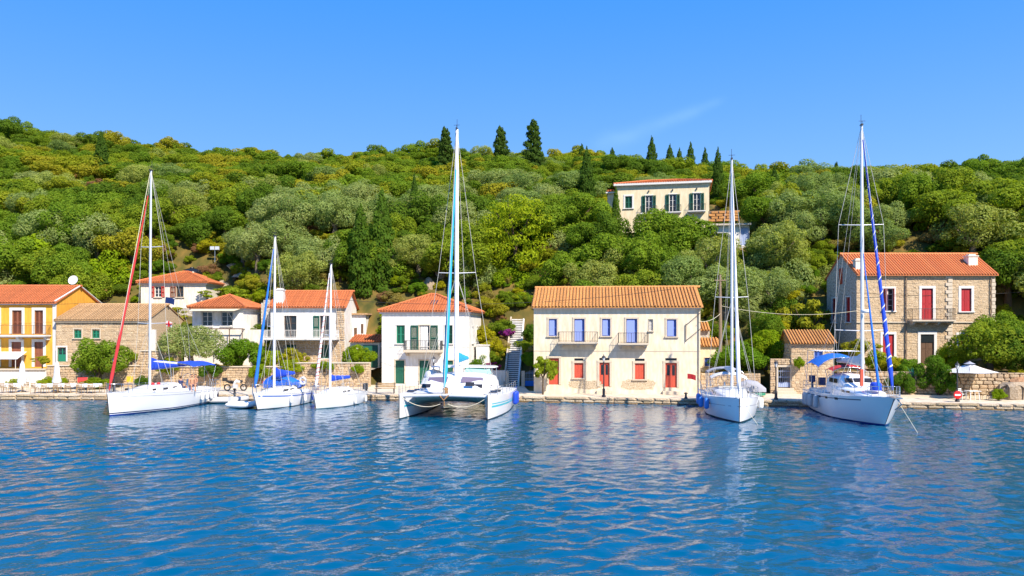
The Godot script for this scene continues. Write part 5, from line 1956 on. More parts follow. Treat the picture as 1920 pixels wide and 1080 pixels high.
	b.tube([Vector3(W * 0.5 - 1.2, 4.5, 0.1), Vector3(W * 0.5 + 0.1, 5.6, 0.25)], 0.02, 4)
	obj("cable_bracket", b, "iron", t)

func build_right_houses() -> void:
	var F := Transform3D()
	# narrow shed with a blue window
	var t := thing("shed", "narrow plastered shed with small blue window and ochre roof beside the cream house", "shed", Vector3(17.891, 1.9, -72.0), -6.0)
	var hw := [Rect2(-0.45, 0.7, 0.52, 0.75)]
	walls(t, 1.7, 4.357 - 1.9, 3.0, "plaster_sand", {"front": hw})
	window(t, F, hw[0], "shut", "blue_paint", "trim_stone", 0.05)
	for q in [[0.0, 0.0, 1.9], [-0.4, 1.45, 1.3]]:
		var y: float = 4.357 - 1.9 + q[1]
		var m := MB.new()
		m.quad(Vector3(q[0] - q[2] * 0.5, y, 0.2 - q[1]), Vector3(q[0] + q[2] * 0.5, y, 0.2 - q[1]), Vector3(q[0] + q[2] * 0.5, y + 0.75, -1.5 - q[1]), Vector3(q[0] - q[2] * 0.5, y + 0.75, -1.5 - q[1]))
		var o := obj("roof", m, "ochre_tile1", t)
		tile_slope(o, Vector3(q[0] - q[2] * 0.5, y + 0.01, 0.2 - q[1]), Vector3.RIGHT, Vector3(0, 0.75, -1.7).normalized(), q[2], 1.86, 0, 0, 0.26, "ochre_tile")
	var ub := MB.new()
	ub.box(Vector3(-0.4, 4.357 - 1.9 + 0.7, -2.4), Vector3(1.2, 1.5, 1.6))
	obj("upper_block", ub, "plaster_grey", t)
	var fb := MB.new()
	fb.box(Vector3(0.2, -0.8, -1.2), Vector3(2.4, 1.6, 3.0))
	obj("base", fb, "plaster_sand", t)
	stones(t, Transform3D(Basis(), Vector3(0.2, 0, 0.3)), -1.2, 1.2, -1.45, -0.05, [], "stone", 5, 60, Vector2(0.2, 0.34), Vector2(0.25, 0.6))
	# small stone house with blue window and the gate wall
	var xc := 25.077
	t = thing("stone_cottage", "small stone cottage with one blue shuttered window and ochre ribbed roof", "house", Vector3(xc, 0.45, -66.5), -9.0)
	var W := 3.35
	var H := 4.697 - 0.45
	var jw := [Rect2(0.15, 2.75, 0.68, 0.95)]
	walls(t, W, H, 4.6, "mortar", {"front": jw})
	stones(t, Transform3D(Basis(), Vector3(0, 0, -0.01)), -W * 0.5, W * 0.5, 0.0, H - 0.05, jw, "stone", 5, 260, Vector2(0.14, 0.27), Vector2(0.2, 0.5))
	stones(t, side_frame("left", W, 4.6), -2.3, 2.3, 1.5, H - 0.05, [], "stone", 5, 40, Vector2(0.16, 0.3), Vector2(0.25, 0.6))
	window(t, F, jw[0], "shut", "blue_paint", "trim_stone", 0.06)
	var a := Vector3(-W * 0.5 - 0.2, H + 0.02, 0.3)
	var v := Vector3(0, 1.1, -3.2)
	var m := MB.new()
	m.quad(a, a + Vector3(W + 0.4, 0, 0), a + Vector3(W + 0.4, 0, 0) + v, a + v)
	m.quad(a + v, a + v + Vector3(W + 0.4, 0, 0), a + Vector3(W + 0.4, 0, -5.2), a + Vector3(0, 0, -5.2))
	m.tri(a + Vector3(0.2, 0, 0), a + v + Vector3(0.2, 0, 0), a + Vector3(0.2, 0, -5.2)); m.tri(a + Vector3(W + 0.2, 0, 0), a + v + Vector3(W + 0.2, 0, 0), a + Vector3(W + 0.2, 0, -5.2))
	var ro := obj("roof", m, "ochre_tile1", t)
	tile_slope(ro, a + Vector3(0, 0.01, 0), Vector3.RIGHT, v.normalized(), W + 0.4, v.length(), 0, 0, 0.24, "ochre_tile")
	t = thing("gate_wall", "stone garden wall with blue iron gate and two steps beside the stone cottage", "wall", Vector3(22.763, 0.45, -67.0), -9.0)
	var gate := Rect2(-0.38, 0.55, 1.0, 1.75)
	var wm := obj("wall_core", panel(2.0, 3.0, [gate], 0.0, 0.45), "mortar", t)
	wm.position.z = -0.06
	stones(t, F, -1.0, 1.0, 0.0, 3.0, [gate.grow(0.14)], "stone", 5, 150, Vector2(0.14, 0.28), Vector2(0.2, 0.5))
	var sg := obj("gate_surround", surround(gate, 0.16, false, 0.1), "trim_stone", t)
	var gb := MB.new()
	for i in 6:
		gb.tube([Vector3(gate.position.x + 0.08 + i * 0.168, gate.position.y + 0.05, -0.1), Vector3(gate.position.x + 0.08 + i * 0.168, gate.end.y - 0.02, -0.1)], 0.016, 5)
	for y in [0.08, 0.45, 0.9, 1.4]:
		gb.box(Vector3(gate.get_center().x, gate.position.y + y, -0.1), Vector3(gate.size.x, 0.035, 0.025))
	gb.box(Vector3(gate.get_center().x, gate.position.y + 0.24, -0.11), Vector3(gate.size.x, 0.36, 0.012))
	obj("gate", gb, "iron_blue", t)
	for i in 2:
		var s := MB.new()
		s.slab(Vector3(0.15, 0.14 + i * 0.26, 0.35 - i * 0.16), Vector3(1.7 - i * 0.3, 0.28, 0.6 - i * 0.2), 0.02)
		obj("step", s, "trim_stone", t)
	# garden wall running left from the gate, sloping ground behind
	t = thing("garden_wall", "low rubble wall under the bushes between the cream house and the iron gate", "wall", Vector3(18.55, 0.45, -67.6), -9.0)
	m = MB.new()
	m.box(Vector3(0, 0.85, -0.35), Vector3(4.9, 1.7, 0.6))
	obj("wall_core", m, "mortar", t)
	stones(t, F, -2.45, 2.45, 0.0, 1.75, [], "stone", 5, 200, Vector2(0.15, 0.3), Vector2(0.22, 0.55))
	# big stone house with red shutters
	var d := 72.0
	xc = 37.423
	t = thing("red_shutter_house", "large two storey stone house with crimson shutters, balcony and orange roof", "house", Vector3(xc, 2.3, -72.0))
	W = 43.692 - 31.153
	H = 10.964 - 2.3
	var u := [Rect2(-3.858, 5.288, 0.965, 2.025), Rect2(3.182, 5.24, 0.916, 2.074)]
	var ub2 := Rect2(-0.386, 4.468, 1.013, 2.845)
	var lo := [Rect2(-3.907, 1.189, 1.013, 1.977), Rect2(2.941, 1.044, 0.965, 2.074)]
	var ld := Rect2(-0.483, 0.417, 1.206, 2.749)
	var lg := [Rect2(-0.35, 7.9, 0.7, 1.5), Rect2(-2.0, 4.3, 0.9, 2.3), Rect2(1.2, 4.3, 0.9, 2.3)]
	walls(t, W, H, 6.8, "mortar", {"front": u + [ub2] + lo + [ld]}, 2.0)
	var left := t.get_child(2)
	left.free()
	var lp := panel(6.8, H, lg.slice(1), 2.0)
	var lw := obj("side_wall", lp, "plaster_grey", t)
	lw.transform = side_frame("left", W, 6.8)
	var holes := []
	for q: Rect2 in u + [ub2] + lo + [ld]:
		holes.append(q.grow(0.10))
	stones(t, Transform3D(Basis(), Vector3(0, 0, -0.02)), -W * 0.5, W * 0.5, 0.0, H - 0.15, holes, "pale_stone", 5, 300, Vector2(0.11, 0.23), Vector2(0.16, 0.44))
	gable_roof(t, W, H, 6.8, 2.0, 0.35, 0.12, "orange_tile", 0.25, "trim_stone")
	window(t, F, u[0], "ajar", "crimson_paint", "trim_white", 0.17)
	window(t, F, u[1], "shut", "crimson_paint", "trim_white", 0.24, true, false)
	window(t, F, ub2, "shut", "crimson_paint", "trim_white", 0.24, false, false)
	window(t, F, lo[0], "shut", "crimson_paint", "trim_white", 0.22, true, false)
	window(t, F, lo[1], "ajar", "crimson_paint", "trim_white", 0.22)
	var dd := window(t, F, ld, "door", "wood_dark", "trim_white", 0.26, false)
	var fan := MB.new()
	fan.slab(Vector3(ld.get_center().x, ld.end.y - 0.4, -0.06), Vector3(ld.size.x - 0.1, 0.7, 0.03), 0.01)
	obj("fanlight", fan, "glass_dark", dd)
	for q in lg.slice(1):
		window(t, side_frame("left", W, 6.8), q, "shut", "crimson_paint", "trim_white", 0.12)
	var aw := MB.new()
	aw.slab(Vector3(0, 8.65, 0.02), Vector3(0.7, 1.5, 0.06), 0.02)
	var awo := obj("attic_window", aw, "crimson_paint", t)
	awo.transform = side_frame("left", W, 6.8)
	balcony(t, ub2.get_center().x + 0.15, ub2.position.y, 3.9, 0.95, 0.13, "trim_stone", "iron", 1.0, 4)
	var qn := MB.new()
	for i in int(H / 0.34):
		var x := 2.05 + (0.12 if i % 2 else 0.0)
		qn.slab(Vector3(x, 0.2 + i * 0.34, 0.06), Vector3(0.42 if i % 2 else 0.62, 0.31, 0.1), 0.02)
		if i < int(H / 0.34) - 1:
			qn.slab(Vector3(W * 0.5 - 0.2, 0.2 + i * 0.34, 0.06), Vector3(0.3 if i % 2 else 0.4, 0.31, 0.1), 0.02)
	obj("quoins", qn, "trim_stone", t)
	var pipe := MB.new()
	pipe.tube([Vector3(-1.85, H - 0.2, 0.14), Vector3(-1.85, 0.2, 0.14)], 0.06, 6)
	pipe.tube([Vector3(W * 0.5 - 0.45, H - 0.2, 0.14), Vector3(W * 0.5 - 0.45, 2.0, 0.14)], 0.05, 6)
	obj("downpipe", pipe, "wood_grey", t)
	var st := MB.new()
	st.box(Vector3(0, ub2.position.y - 0.2, 0.06), Vector3(W + 0.1, 0.1, 0.14))
	obj("string_course", st, "trim_stone", t)
	chimney(t, Vector3(W * 0.5 - 1.35, H + 0.3, -1.5), Vector3(0.85, 1.35, 0.8), "plaster_old")
	chimney(t, Vector3(-W * 0.5 + 0.35, H - 0.2, -0.7), Vector3(0.5, 1.4, 0.6), "plaster_old")
	# retaining wall of its garden
	t = thing("retaining_wall", "rough stone retaining wall below the garden of the crimson shuttered house", "wall", Vector3(34.2, 0.45, -63.9), -12.5)
	m = MB.new()
	m.box(Vector3(0, 1.0, -0.5), Vector3(15.0, 2.0, 0.8))
	obj("wall_core", m, "mortar", t)
	stones(t, F, -7.5, 7.5, 0.0, 2.05, [], "stone", 5, 300, Vector2(0.2, 0.36), Vector2(0.3, 0.75), 0.24)
	m = MB.new()
	m.box(Vector3(-1.0, 0.11, 0.45), Vector3(13.0, 0.22, 0.7))
	obj("ledge", m, "trim_stone", t)
	var ter := structure("garden_terrace")
	m = MB.new()
	m.quad(Vector3(26.5, 2.35, -66.3), Vector3(26.5, 2.4, -74.0), Vector3(52.0, 2.4, -72.0), Vector3(48.0, 2.35, -61.5))
	m.quad(Vector3(15.5, 1.9, -68.3), Vector3(15.5, 2.2, -74.0), Vector3(23.0, 2.2, -73.0), Vector3(21.5, 1.9, -67.6))
	obj("garden_soil", m, "soil", ter)

func build_hill_house() -> void:
	var F := Transform3D()
	var t := thing("hill_house", "sand coloured villa with green shutters standing high on the hillside", "house", Vector3(18.6, 18.0, -98.6), -12.0)
	var W := 11.3
	var H := 6.0
	var k := 1493.0 / 98.6
	var w0 := Rect2(-4.55, 3.05, 0.85, 1.5)
	var fd := [Rect2(-2.05, 2.35, 0.85, 2.2), Rect2(0.85, 2.4, 0.85, 2.2), Rect2(3.75, 2.45, 0.85, 2.2)]
	walls(t, W, H, 7.5, "plaster_sand", {"front": [w0] + fd})
	hip_roof(t, W, H, 7.5, 1.0, 0.35, "red_tile", 0.3)
	var c := MB.new()
	c.box(Vector3(0, H - 0.02, 0.16), Vector3(W + 0.6, 0.26, 0.5))
	obj("gutter_board", c, "trim_white", t)
	window(t, F, w0, "shut", "green_paint", "trim_white", 0.22)
	for q: Rect2 in fd:
		window(t, F, q, "open", "green_paint", "trim_white", 0.12, false)
		var bc := balcony(t, q.get_center().x, q.position.y, 2.1, 0.6, 0.12, "trim_white", "iron", 0.85, 0)
		var lb := MB.new()
		lb.box(Vector3(q.get_center().x, q.end.y + 0.55, 0.1), Vector3(0.12, 0.18, 0.2))
		obj("wall_lamp", lb, "iron", t)
	c = MB.new()
	c.box(Vector3(-W * 0.5 - 0.55, 2.6, -3.4), Vector3(1.3, 5.2, 4.5))
	obj("side_wing", c, "plaster_sand", t)
	c = MB.new()
	c.box(Vector3(-W * 0.5 - 0.55, 5.25, -3.3), Vector3(1.7, 0.16, 5.0))
	obj("wing_cornice", c, "trim_white", t)
	c = MB.new()
	c.quad(Vector3(-W * 0.5 - 1.4, 5.35, -0.8), Vector3(-W * 0.5 + 0.2, 5.35, -0.8), Vector3(-W * 0.5 + 0.2, 5.9, -3.3), Vector3(-W * 0.5 - 1.4, 5.9, -3.3))
	var wr := obj("wing_roof", c, "red_tile1", t)
	tile_slope(wr, Vector3(-W * 0.5 - 1.4, 5.36, -0.8), Vector3.RIGHT, Vector3(0, 0.55, -2.5).normalized(), 1.6, 2.55, 0, 0, 0.3, "red_tile")
	c = MB.new()
	c.box(Vector3(0.6, 0.4, 0.05), Vector3(0.9, 1.9, 0.1))
	obj("lower_door", c, "trim_white", t)
	t = thing("planter_terrace", "orange brick terrace wall with slots beside the villa on the hillside", "wall", Vector3(25.3, 18.9, -95.0), -12.0)
	c = MB.new()
	c.box(Vector3(0, 0.55, -0.3), Vector3(3.6, 1.3, 0.5))
	obj("wall_core", c, "wood_grey", t)
	for row in 4:
		for i in 4:
			var b := MB.new()
			b.slab(Vector3(-1.32 + i * 0.88 + (0.22 if row % 2 else -0.1), 0.05 + row * 0.32, 0.0), Vector3(0.74, 0.27, 0.16), 0.02)
			obj("brick", b, "ochre_tile%d" % ((i + row) % 4), t)
	t = thing("hillside_hut", "flat roofed white hut with pale blue door below the villa terrace", "shed", Vector3(24.3, 15.2, -89.0), -8.0)
	var hh := [Rect2(-1.8, 0.5, 1.4, 1.0), Rect2(1.15, 0.1, 0.95, 2.0)]
	walls(t, 4.2, 2.3, 3.0, "plaster_white", {"front": hh})
	window(t, F, hh[0], "glass", "wood_dark", "trim_white", 0.06)
	window(t, F, hh[1], "door", "iron_blue", "trim_white", 0.06, false)
	c = MB.new()
	c.box(Vector3(0, 2.4, -1.3), Vector3(4.6, 0.2, 3.8))
	obj("roof_slab", c, "concrete_grey", t)
	c = MB.new()
	c.box(Vector3(0, -1.0, -1.4), Vector3(5.0, 2.0, 3.4))
	obj("footing", c, "plaster_grey", t)

# ---------------------------------------------------------------- walls, stairs, street things
func build_walls() -> void:
	rng.seed = 14
	var F := Transform3D()
	var ter := structure("upper_terrace")
	var m := MB.new()
	m.quad(Vector3(-62, 2.05, -75.2), Vector3(-62, 2.1, -82), Vector3(-13.4, 2.1, -82), Vector3(-13.4, 2.05, -75.2))
	obj("terrace_ground", m, "concrete_grey", ter)
	var list := [
		["terrace_wall", "pale rendered terrace wall below the yellow house", -49.0, 10.2, 1.65, "plaster_old", 0, 75.0],
		["terrace_wall", "stone terrace wall under the leafy tree beside the emerald shutters", -39.4, 8.8, 2.0, "mortar", 170, 75.0],
		["terrace_wall", "tall stone wall behind the red headsail sloop", -33.2, 3.6, 3.4, "mortar", 140, 74.9],
		["terrace_wall", "rubble wall under the olive tree and green bush", -26.4, 9.9, 1.9, "mortar", 200, 75.0],
		["terrace_wall", "stone terrace wall in front of the long balcony house", -17.4, 8.0, 2.25, "mortar", 220, 75.0],
	]
	for w in list:
		var t := thing(w[0], w[1], "wall", Vector3(w[2], 0.45, -w[7]))
		m = MB.new()
		m.box(Vector3(0, w[4] * 0.5, -0.36), Vector3(w[3], w[4], 0.6))
		obj("wall_core", m, w[5], t)
		if w[6] > 0:
			stones(t, F, -w[3] * 0.5, w[3] * 0.5, 0.0, w[4], [], "stone", 5, w[6], Vector2(0.15, 0.28), Vector2(0.25, 0.6))
		m = MB.new()
		m.slab(Vector3(0, w[4] + 0.05, -0.3), Vector3(w[3], 0.1, 0.85), 0.02)
		obj("coping", m, "trim_stone", t)
	var t := thing("whitewashed_wall", "whitewashed wall above the tall stone wall beside the tan roof", "wall", Vector3(-36.466, 3.4, -78.0))
	m = MB.new()
	m.box(Vector3(0, 1.2, -0.2), Vector3(2.9, 2.6, 0.4))
	obj("wall_core", m, "plaster_white", t)
	m = MB.new()
	m.box(Vector3(1.6, 0.2, 0.3), Vector3(4.6, 3.6, 0.3))
	var lower := obj("lower_wall", m, "mortar", t)
	lower.position = Vector3(0.6, -1.6, 0.8)
	stones(t, Transform3D(Basis(), Vector3(2.2, -3.2, 1.27)), -2.3, 2.3, 0.0, 3.6, [], "stone", 5, 150, Vector2(0.16, 0.3), Vector2(0.25, 0.6))
	for q in [["ruined_wall", "broken pale plaster wall above the white hipped roof", -10.352, 9.0, 92.0, 2.7, 2.9, "plaster_old"], ["ruined_wall", "crumbling white wall beside the grapevine on the slope", -29.056, 8.6, 90.0, 2.6, 2.2, "plaster_old"], ["ruined_wall", "grey weathered stub of wall by the white cottage terrace", -25.599, 6.6, 84.0, 1.6, 2.6, "plaster_grey"]]:
		t = thing(q[0], q[1], "wall", Vector3(q[2], q[3], -q[4]), rr(-10, 10))
		m = MB.new()
		var n := 7
		for i in n:
			var h: float = q[6] * (1.0 - 0.09 * absf(i - 2) * rr(0.3, 1.2))
			m.box(Vector3(-q[5] * 0.5 + q[5] * (i + 0.5) / n, h * 0.5 - 0.5, 0), Vector3(q[5] / n, h + 1.0, 0.45 + 0.01 * (i % 2)))
		obj("wall_core", m, q[7], t)
	# concrete stair up the slope
	t = thing("staircase", "long narrow concrete staircase climbing between the white and cream houses", "stairs", Vector3(-0.05, 0.52, -76.2), -4.5)
	for i in 36:
		m = MB.new()
		m.slab(Vector3(0, i * 0.18 + 0.09, -i * 0.225), Vector3(1.15, 0.18, 0.26), 0.012)
		m.box(Vector3(0, i * 0.18 - 0.42, -i * 0.225 - 0.06), Vector3(1.1, 0.82, 0.2))
		obj("step", m, "slate", t)
		m = MB.new()
		m.box(Vector3(0, i * 0.18 + 0.138, -i * 0.225 + 0.10), Vector3(1.14, 0.095, 0.07))
		obj("painted_nosing", m, "plaster_white", t)
	for s in [-1.0, 1.0]:
		m = MB.new()
		var n := Vector3(0, 0, -8.1)
		var x: float = s * 0.68
		var y0 := 0.1; var y1 := 6.45
		for e in [x - 0.08, x + 0.08]:
			m.quad(Vector3(e, -0.6, 0.3), Vector3(e, y0 + 0.3, 0.3), Vector3(e, y1 + 0.3, -8.1), Vector3(e, 4.8, -8.1))
		m.quad(Vector3(x - 0.08, y0 + 0.3, 0.3), Vector3(x + 0.08, y0 + 0.3, 0.3), Vector3(x + 0.08, y1 + 0.3, -8.1), Vector3(x - 0.08, y1 + 0.3, -8.1))
		m.quad(Vector3(x - 0.08, -0.6, 0.3), Vector3(x + 0.08, -0.6, 0.3), Vector3(x + 0.08, y0 + 0.3, 0.3), Vector3(x - 0.08, y0 + 0.3, 0.3))
		obj("parapet", m, "plaster_white" if s > 0 else "concrete_grey", t)
	t = thing("gate_pillars", "pair of pale gate pillars with blue panelled gate at the foot of the staircase", "gate", Vector3(0.3, 0.5, -75.2))
	for x in [-0.75, 0.75, 2.2]:
		m = MB.new()
		m.slab(Vector3(x, 0.75, 0), Vector3(0.32, 1.5, 0.32), 0.02)
		obj("pillar", m, "trim_stone", t)
	m = MB.new()
	for i in 9:
		m.tube([Vector3(0.95 + i * 0.135, 0.1, 0), Vector3(0.95 + i * 0.135, 1.35 + 0.2 * sin(PI * i / 8.0), 0)], 0.014, 4)
	for y in [0.12, 0.75, 1.3]:
		m.box(Vector3(1.48, y, 0), Vector3(1.14, 0.035, 0.03))
	var gt := obj("gate", m, "iron_blue", t)
	m = MB.new()
	m.slab(Vector3(1.48, 0.32, 0.03), Vector3(1.1, 0.5, 0.03), 0.01)
	obj("gate_panel", m, "canvas_sky", gt)
	t = thing("garden_wall", "pale garden wall with flower bed between the white house and the staircase", "wall", Vector3(-2.6, 0.5, -76.0))
	m = MB.new()
	m.box(Vector3(0, 0.75, -0.2), Vector3(3.9, 1.5, 0.4))
	obj("wall_core", m, "plaster_old", t)

func lamp_post(label: String, at: Vector3, h: float) -> void:
	var t := thing("street_lamp", label, "lamp", at)
	var b := MB.new()
	b.lathe(Vector3.ZERO, [[0.17, 0.0], [0.17, 0.12], [0.11, 0.18], [0.11, 0.55], [0.13, 0.6], [0.055, 0.72], [0.045, h - 0.55], [0.07, h - 0.5], [0.03, h - 0.42]], 9)
	obj("post", b, "iron", t)
	b = MB.new()
	for i in 4:
		var a := TAU * i / 4.0 + 0.78
		b.tube([Vector3(cos(a) * 0.07, h - 0.42, sin(a) * 0.07), Vector3(cos(a) * 0.16, h - 0.12, sin(a) * 0.16)], 0.012, 4)
	b.lathe(Vector3(0, h - 0.12, 0), [[0.19, 0.0], [0.12, 0.12], [0.03, 0.18], [0.025, 0.26], [0.005, 0.3]], 8)
	var l := obj("lantern", b, "iron", t)
	b = MB.new()
	b.lathe(Vector3(0, h - 0.42, 0), [[0.06, 0.0], [0.15, 0.29]], 8)
	obj("lantern_glass", b, "plastic_white", l)

func parasol_shut(label: String, at: Vector3) -> void:
	var t := thing("parasol", label, "parasol", at, rr(0, 90), "folded parasols on the quay")
	obj("pole", bar(Vector3(0, 0, 0), Vector3(0, 2.75, 0), 0.03, 6), "wood_pale", t)
	var b := MB.new()
	var rows := []
	for r in [[0.30, 0.75], [0.34, 0.95], [0.22, 1.5], [0.2, 2.0], [0.14, 2.45], [0.03, 2.72]]:
		var row := PackedVector3Array()
		for k in 20:
			var a := TAU * k / 20.0
			var q: float = r[0] * (1.0 + 0.22 * cos(a * 5.0 + r[1]))
			row.append(Vector3(cos(a) * q, r[1], sin(a) * q))
		rows.append(row)
	b.grid(rows, true)
	obj("folded_canopy", b, "canvas_white", t)
	b = MB.new()
	b.lathe(Vector3.ZERO, [[0.02, 0.0], [0.28, 0.0], [0.28, 0.07], [0.02, 0.09]], 12)
	obj("base", b, "concrete_grey", t)

func build_street() -> void:
	rng.seed = 66
	lamp_post("iron street lamp in front of the red doors of the cream house", Vector3(7.408, 0.45, -64.3), 3.3)
	lamp_post("iron street lamp beside the blue iron gate", Vector3(20.523, 0.45, -61.9), 2.95)
	lamp_post("iron street lamp carrying the round red no entry sign", Vector3(33.557, 0.45, -60.0), 2.9)
	lamp_post("iron street lamp in front of the white house doors", Vector3(-6.636, 0.45, -67.4), 3.1)
	lamp_post("iron street lamp by the bow of the red headsail sloop", Vector3(-34.077, 0.45, -68.2), 3.0)
	var t := thing("road_sign", "round red no entry sign with white bar on a lamp post", "sign", Vector3(33.462, 1.0, -59.8))
	var b := MB.new()
	b.lathe(Vector3.ZERO, [[0.005, 0.0], [0.30, 0.0], [0.30, 0.03], [0.005, 0.03]], 24)
	var disc := obj("disc", b, "red_sign", t)
	disc.rotation.x = PI / 2
	b = MB.new()
	b.box(Vector3(0, 0, 0.036), Vector3(0.42, 0.12, 0.008))
	obj("bar", b, "white_sign", t)
	b = MB.new()
	b.box(Vector3(0, -0.35, -0.02), Vector3(0.04, 0.6, 0.03))
	obj("bracket", b, "iron", t)
	for q in [[440.0, 67.2, "black iron bollard on the quay edge behind the grey dinghy"], [1286.0, 62.9, "black iron bollard on the quay edge beside the pale blue fenders"]]:
		var bx: float = (q[0] - 960.0) * q[1] / 1493.0
		t = thing("bollard", q[2], "bollard", Vector3(bx, 0.46, -q[1]))
		b = MB.new()
		b.lathe(Vector3.ZERO, [[0.16, 0.0], [0.15, 0.04], [0.09, 0.1], [0.08, 0.34]], 10)
		obj("post", b, "iron", t)
		b = MB.new()
		b.lathe(Vector3(0, 0.34, 0), [[0.08, 0.0], [0.15, 0.04], [0.13, 0.12], [0.01, 0.15]], 10)
		obj("cap", b, "iron", t)
	# benches
	t = thing("bench", "wooden slatted bench on the quay in front of the white house", "bench", Vector3(-10.808, 0.46, -67.8))
	for i in 4:
		b = MB.new()
		b.box(Vector3(0, 0.45, -0.2 + i * 0.13), Vector3(1.75, 0.04, 0.1))
		obj("slat", b, "wood_pale", t)
	for i in 3:
		b = MB.new()
		b.box(Vector3(0, 0.58 + i * 0.13, -0.3 - i * 0.03), Vector3(1.75, 0.1, 0.035))
		obj("slat", b, "wood_pale", t)
	for x in [-0.75, 0.75]:
		b = MB.new()
		b.tube([Vector3(x, 0, 0.18), Vector3(x, 0.43, 0.18), Vector3(x, 0.43, -0.26), Vector3(x, 0.9, -0.36)], 0.03, 5)
		b.tube([Vector3(x, 0, -0.3), Vector3(x, 0.43, -0.24)], 0.03, 5)
		obj("leg", b, "iron", t)
	# cafe on the left
	parasol_shut("folded white parasol between cafe tables on the quay", Vector3(-42.733, 0.46, -69.5))
	parasol_shut("folded white parasol between cafe tables on the quay", Vector3(-39.708, 0.46, -69.5))
	for q in [[24.0, 69.0], [84.0, 68.6], [127.0, 69.0], [170.0, 68.6]]:
		var x: float = (q[0] - 960.0) * q[1] / 1493.0
		round_table("cafe_table", "wooden cafe table under a white cloth on the quay", Vector3(x, 0.46, -q[1]), 1.35, 0.76, "wood_pale", "canvas_white", "cafe tables on the quay")
		for s in [-1.0, 1.0]:
			chair("pale wooden cafe chair at a white clothed table on the quay", Vector3(x + s * 0.45, 0.46, -q[1] + 0.72 + rr(-0.05, 0.1)), 180.0 + rr(-12, 12), "wood_pale", "cafe chairs on the quay")
		chair("pale wooden cafe chair at a white clothed table on the quay", Vector3(x + 1.02, 0.46, -q[1] - 0.1), -90.0 + rr(-10, 10), "wood_pale", "cafe chairs on the quay")
	t = thing("canvas_chair", "red canvas deck chair on the cafe terrace", "chair", Vector3(-38.552, 0.47, -71.5), 30.0)
	b = MB.new()
	b.grid([PackedVector3Array([Vector3(-0.4, 0.35, 0.4), Vector3(0.4, 0.35, 0.4)]), PackedVector3Array([Vector3(-0.4, 0.32, -0.1), Vector3(0.4, 0.32, -0.1)]), PackedVector3Array([Vector3(-0.4, 1.1, -0.5), Vector3(0.4, 1.1, -0.5)])])
	obj("sling", b, "canvas_red", t)
	for x in [-0.42, 0.42]:
		b = MB.new()
		b.tube([Vector3(x, 0, -0.4), Vector3(x, 0.4, 0.5)], 0.025, 5)
		b.tube([Vector3(x, 0, 0.4), Vector3(x, 1.12, -0.52)], 0.025, 5)
		obj("leg", b, "wood_pale", t)
	t = thing("menu_board", "yellow board standing on the quay by the tall stone wall", "sign", Vector3(-34.577, 0.47, -72.0))
	b = MB.new()
	b.slab(Vector3(0, 0.95, 0), Vector3(0.55, 0.5, 0.05), 0.01)
	obj("board", b, "yellow", t)
	for x in [-0.2, 0.2]:
		obj("leg", bar(Vector3(x, 0, 0), Vector3(x, 0.75, 0), 0.02), "wood_pale", t)
	t = thing("terrace_awning", "white awning over the terrace door of the yellow house", "awning", Vector3(-49.016, 3.3, -76.5))
	b = MB.new()
	b.quad(Vector3(-1.5, 0.45, -1.2), Vector3(1.7, 0.45, -1.2), Vector3(2.2, -0.2, 1.2), Vector3(-1.5, -0.2, 1.2))
	obj("cloth", b, "canvas_white", t)
	for x in [-1.3, 2.0]:
		obj("post", bar(Vector3(x, -1.25, 1.1), Vector3(x, -0.15, 1.1), 0.03), "trim_white", t)
	# parasol, table and chair on the right
	t = thing("parasol", "open white parasol beside the leafy tree and retaining wall", "parasol", Vector3(35.745, 0.5, -62.2))
	obj("pole", bar(Vector3.ZERO, Vector3(0, 2.75, 0), 0.035, 6), "wood_pale", t)
	b = MB.new()
	for i in 4:
		var a0 := TAU * i / 4.0 + 0.5; var a1 := TAU * (i + 1) / 4.0 + 0.5
		var rows := []
		for j in 6:
			var k := j / 5.0
			var row := PackedVector3Array()
			for m in 7:
				var e := Vector3(cos(a0), 0, sin(a0)).lerp(Vector3(cos(a1), 0, sin(a1)), m / 6.0) * 2.0 * k
				row.append(e + Vector3(0, 2.78 - 0.68 * k - 0.07 * sin(PI * k) - 0.05 * k * sin(PI * m / 6.0), 0))
			rows.append(row)
		b.grid(rows)
	var can := obj("canopy", b, "canvas_white", t)
	b = MB.new()
	b.lathe(Vector3(0, 2.72, 0), [[0.42, 0.0], [0.2, 0.1], [0.03, 0.2]], 12)
	obj("vent_cap", b, "canvas_grey", can)
	b = MB.new()
	for i in 4:
		var a := TAU * i / 4.0 + 0.5
		b.tube([Vector3(0, 2.7, 0), Vector3(cos(a) * 1.95, 2.08, sin(a) * 1.95)], 0.016, 4)
	obj("ribs", b, "wood_pale", can)
	t = thing("garden_table", "white plastic table under the open parasol", "table", Vector3(35.416, 0.47, -61.2))
	for x in [-0.36, 0.36]:
		for z in [-0.3, 0.3]:
			obj("leg", bar(Vector3(x, 0, z), Vector3(x * 0.85, 0.7, z * 0.85), 0.03), "plastic_white", t)
	b = MB.new()
	b.box(Vector3(0, 0.72, 0), Vector3(0.9, 0.04, 0.75))
	obj("tabletop", b, "plastic_white", t)
	chair("cream plastic armchair beside the white garden table", Vector3(36.437, 0.47, -61.4), -15.0, "wood_pale")
	chair("white plastic armchair on the near side of the parasol pole", Vector3(34.725, 0.47, -61.5), 25.0, "plastic_white")
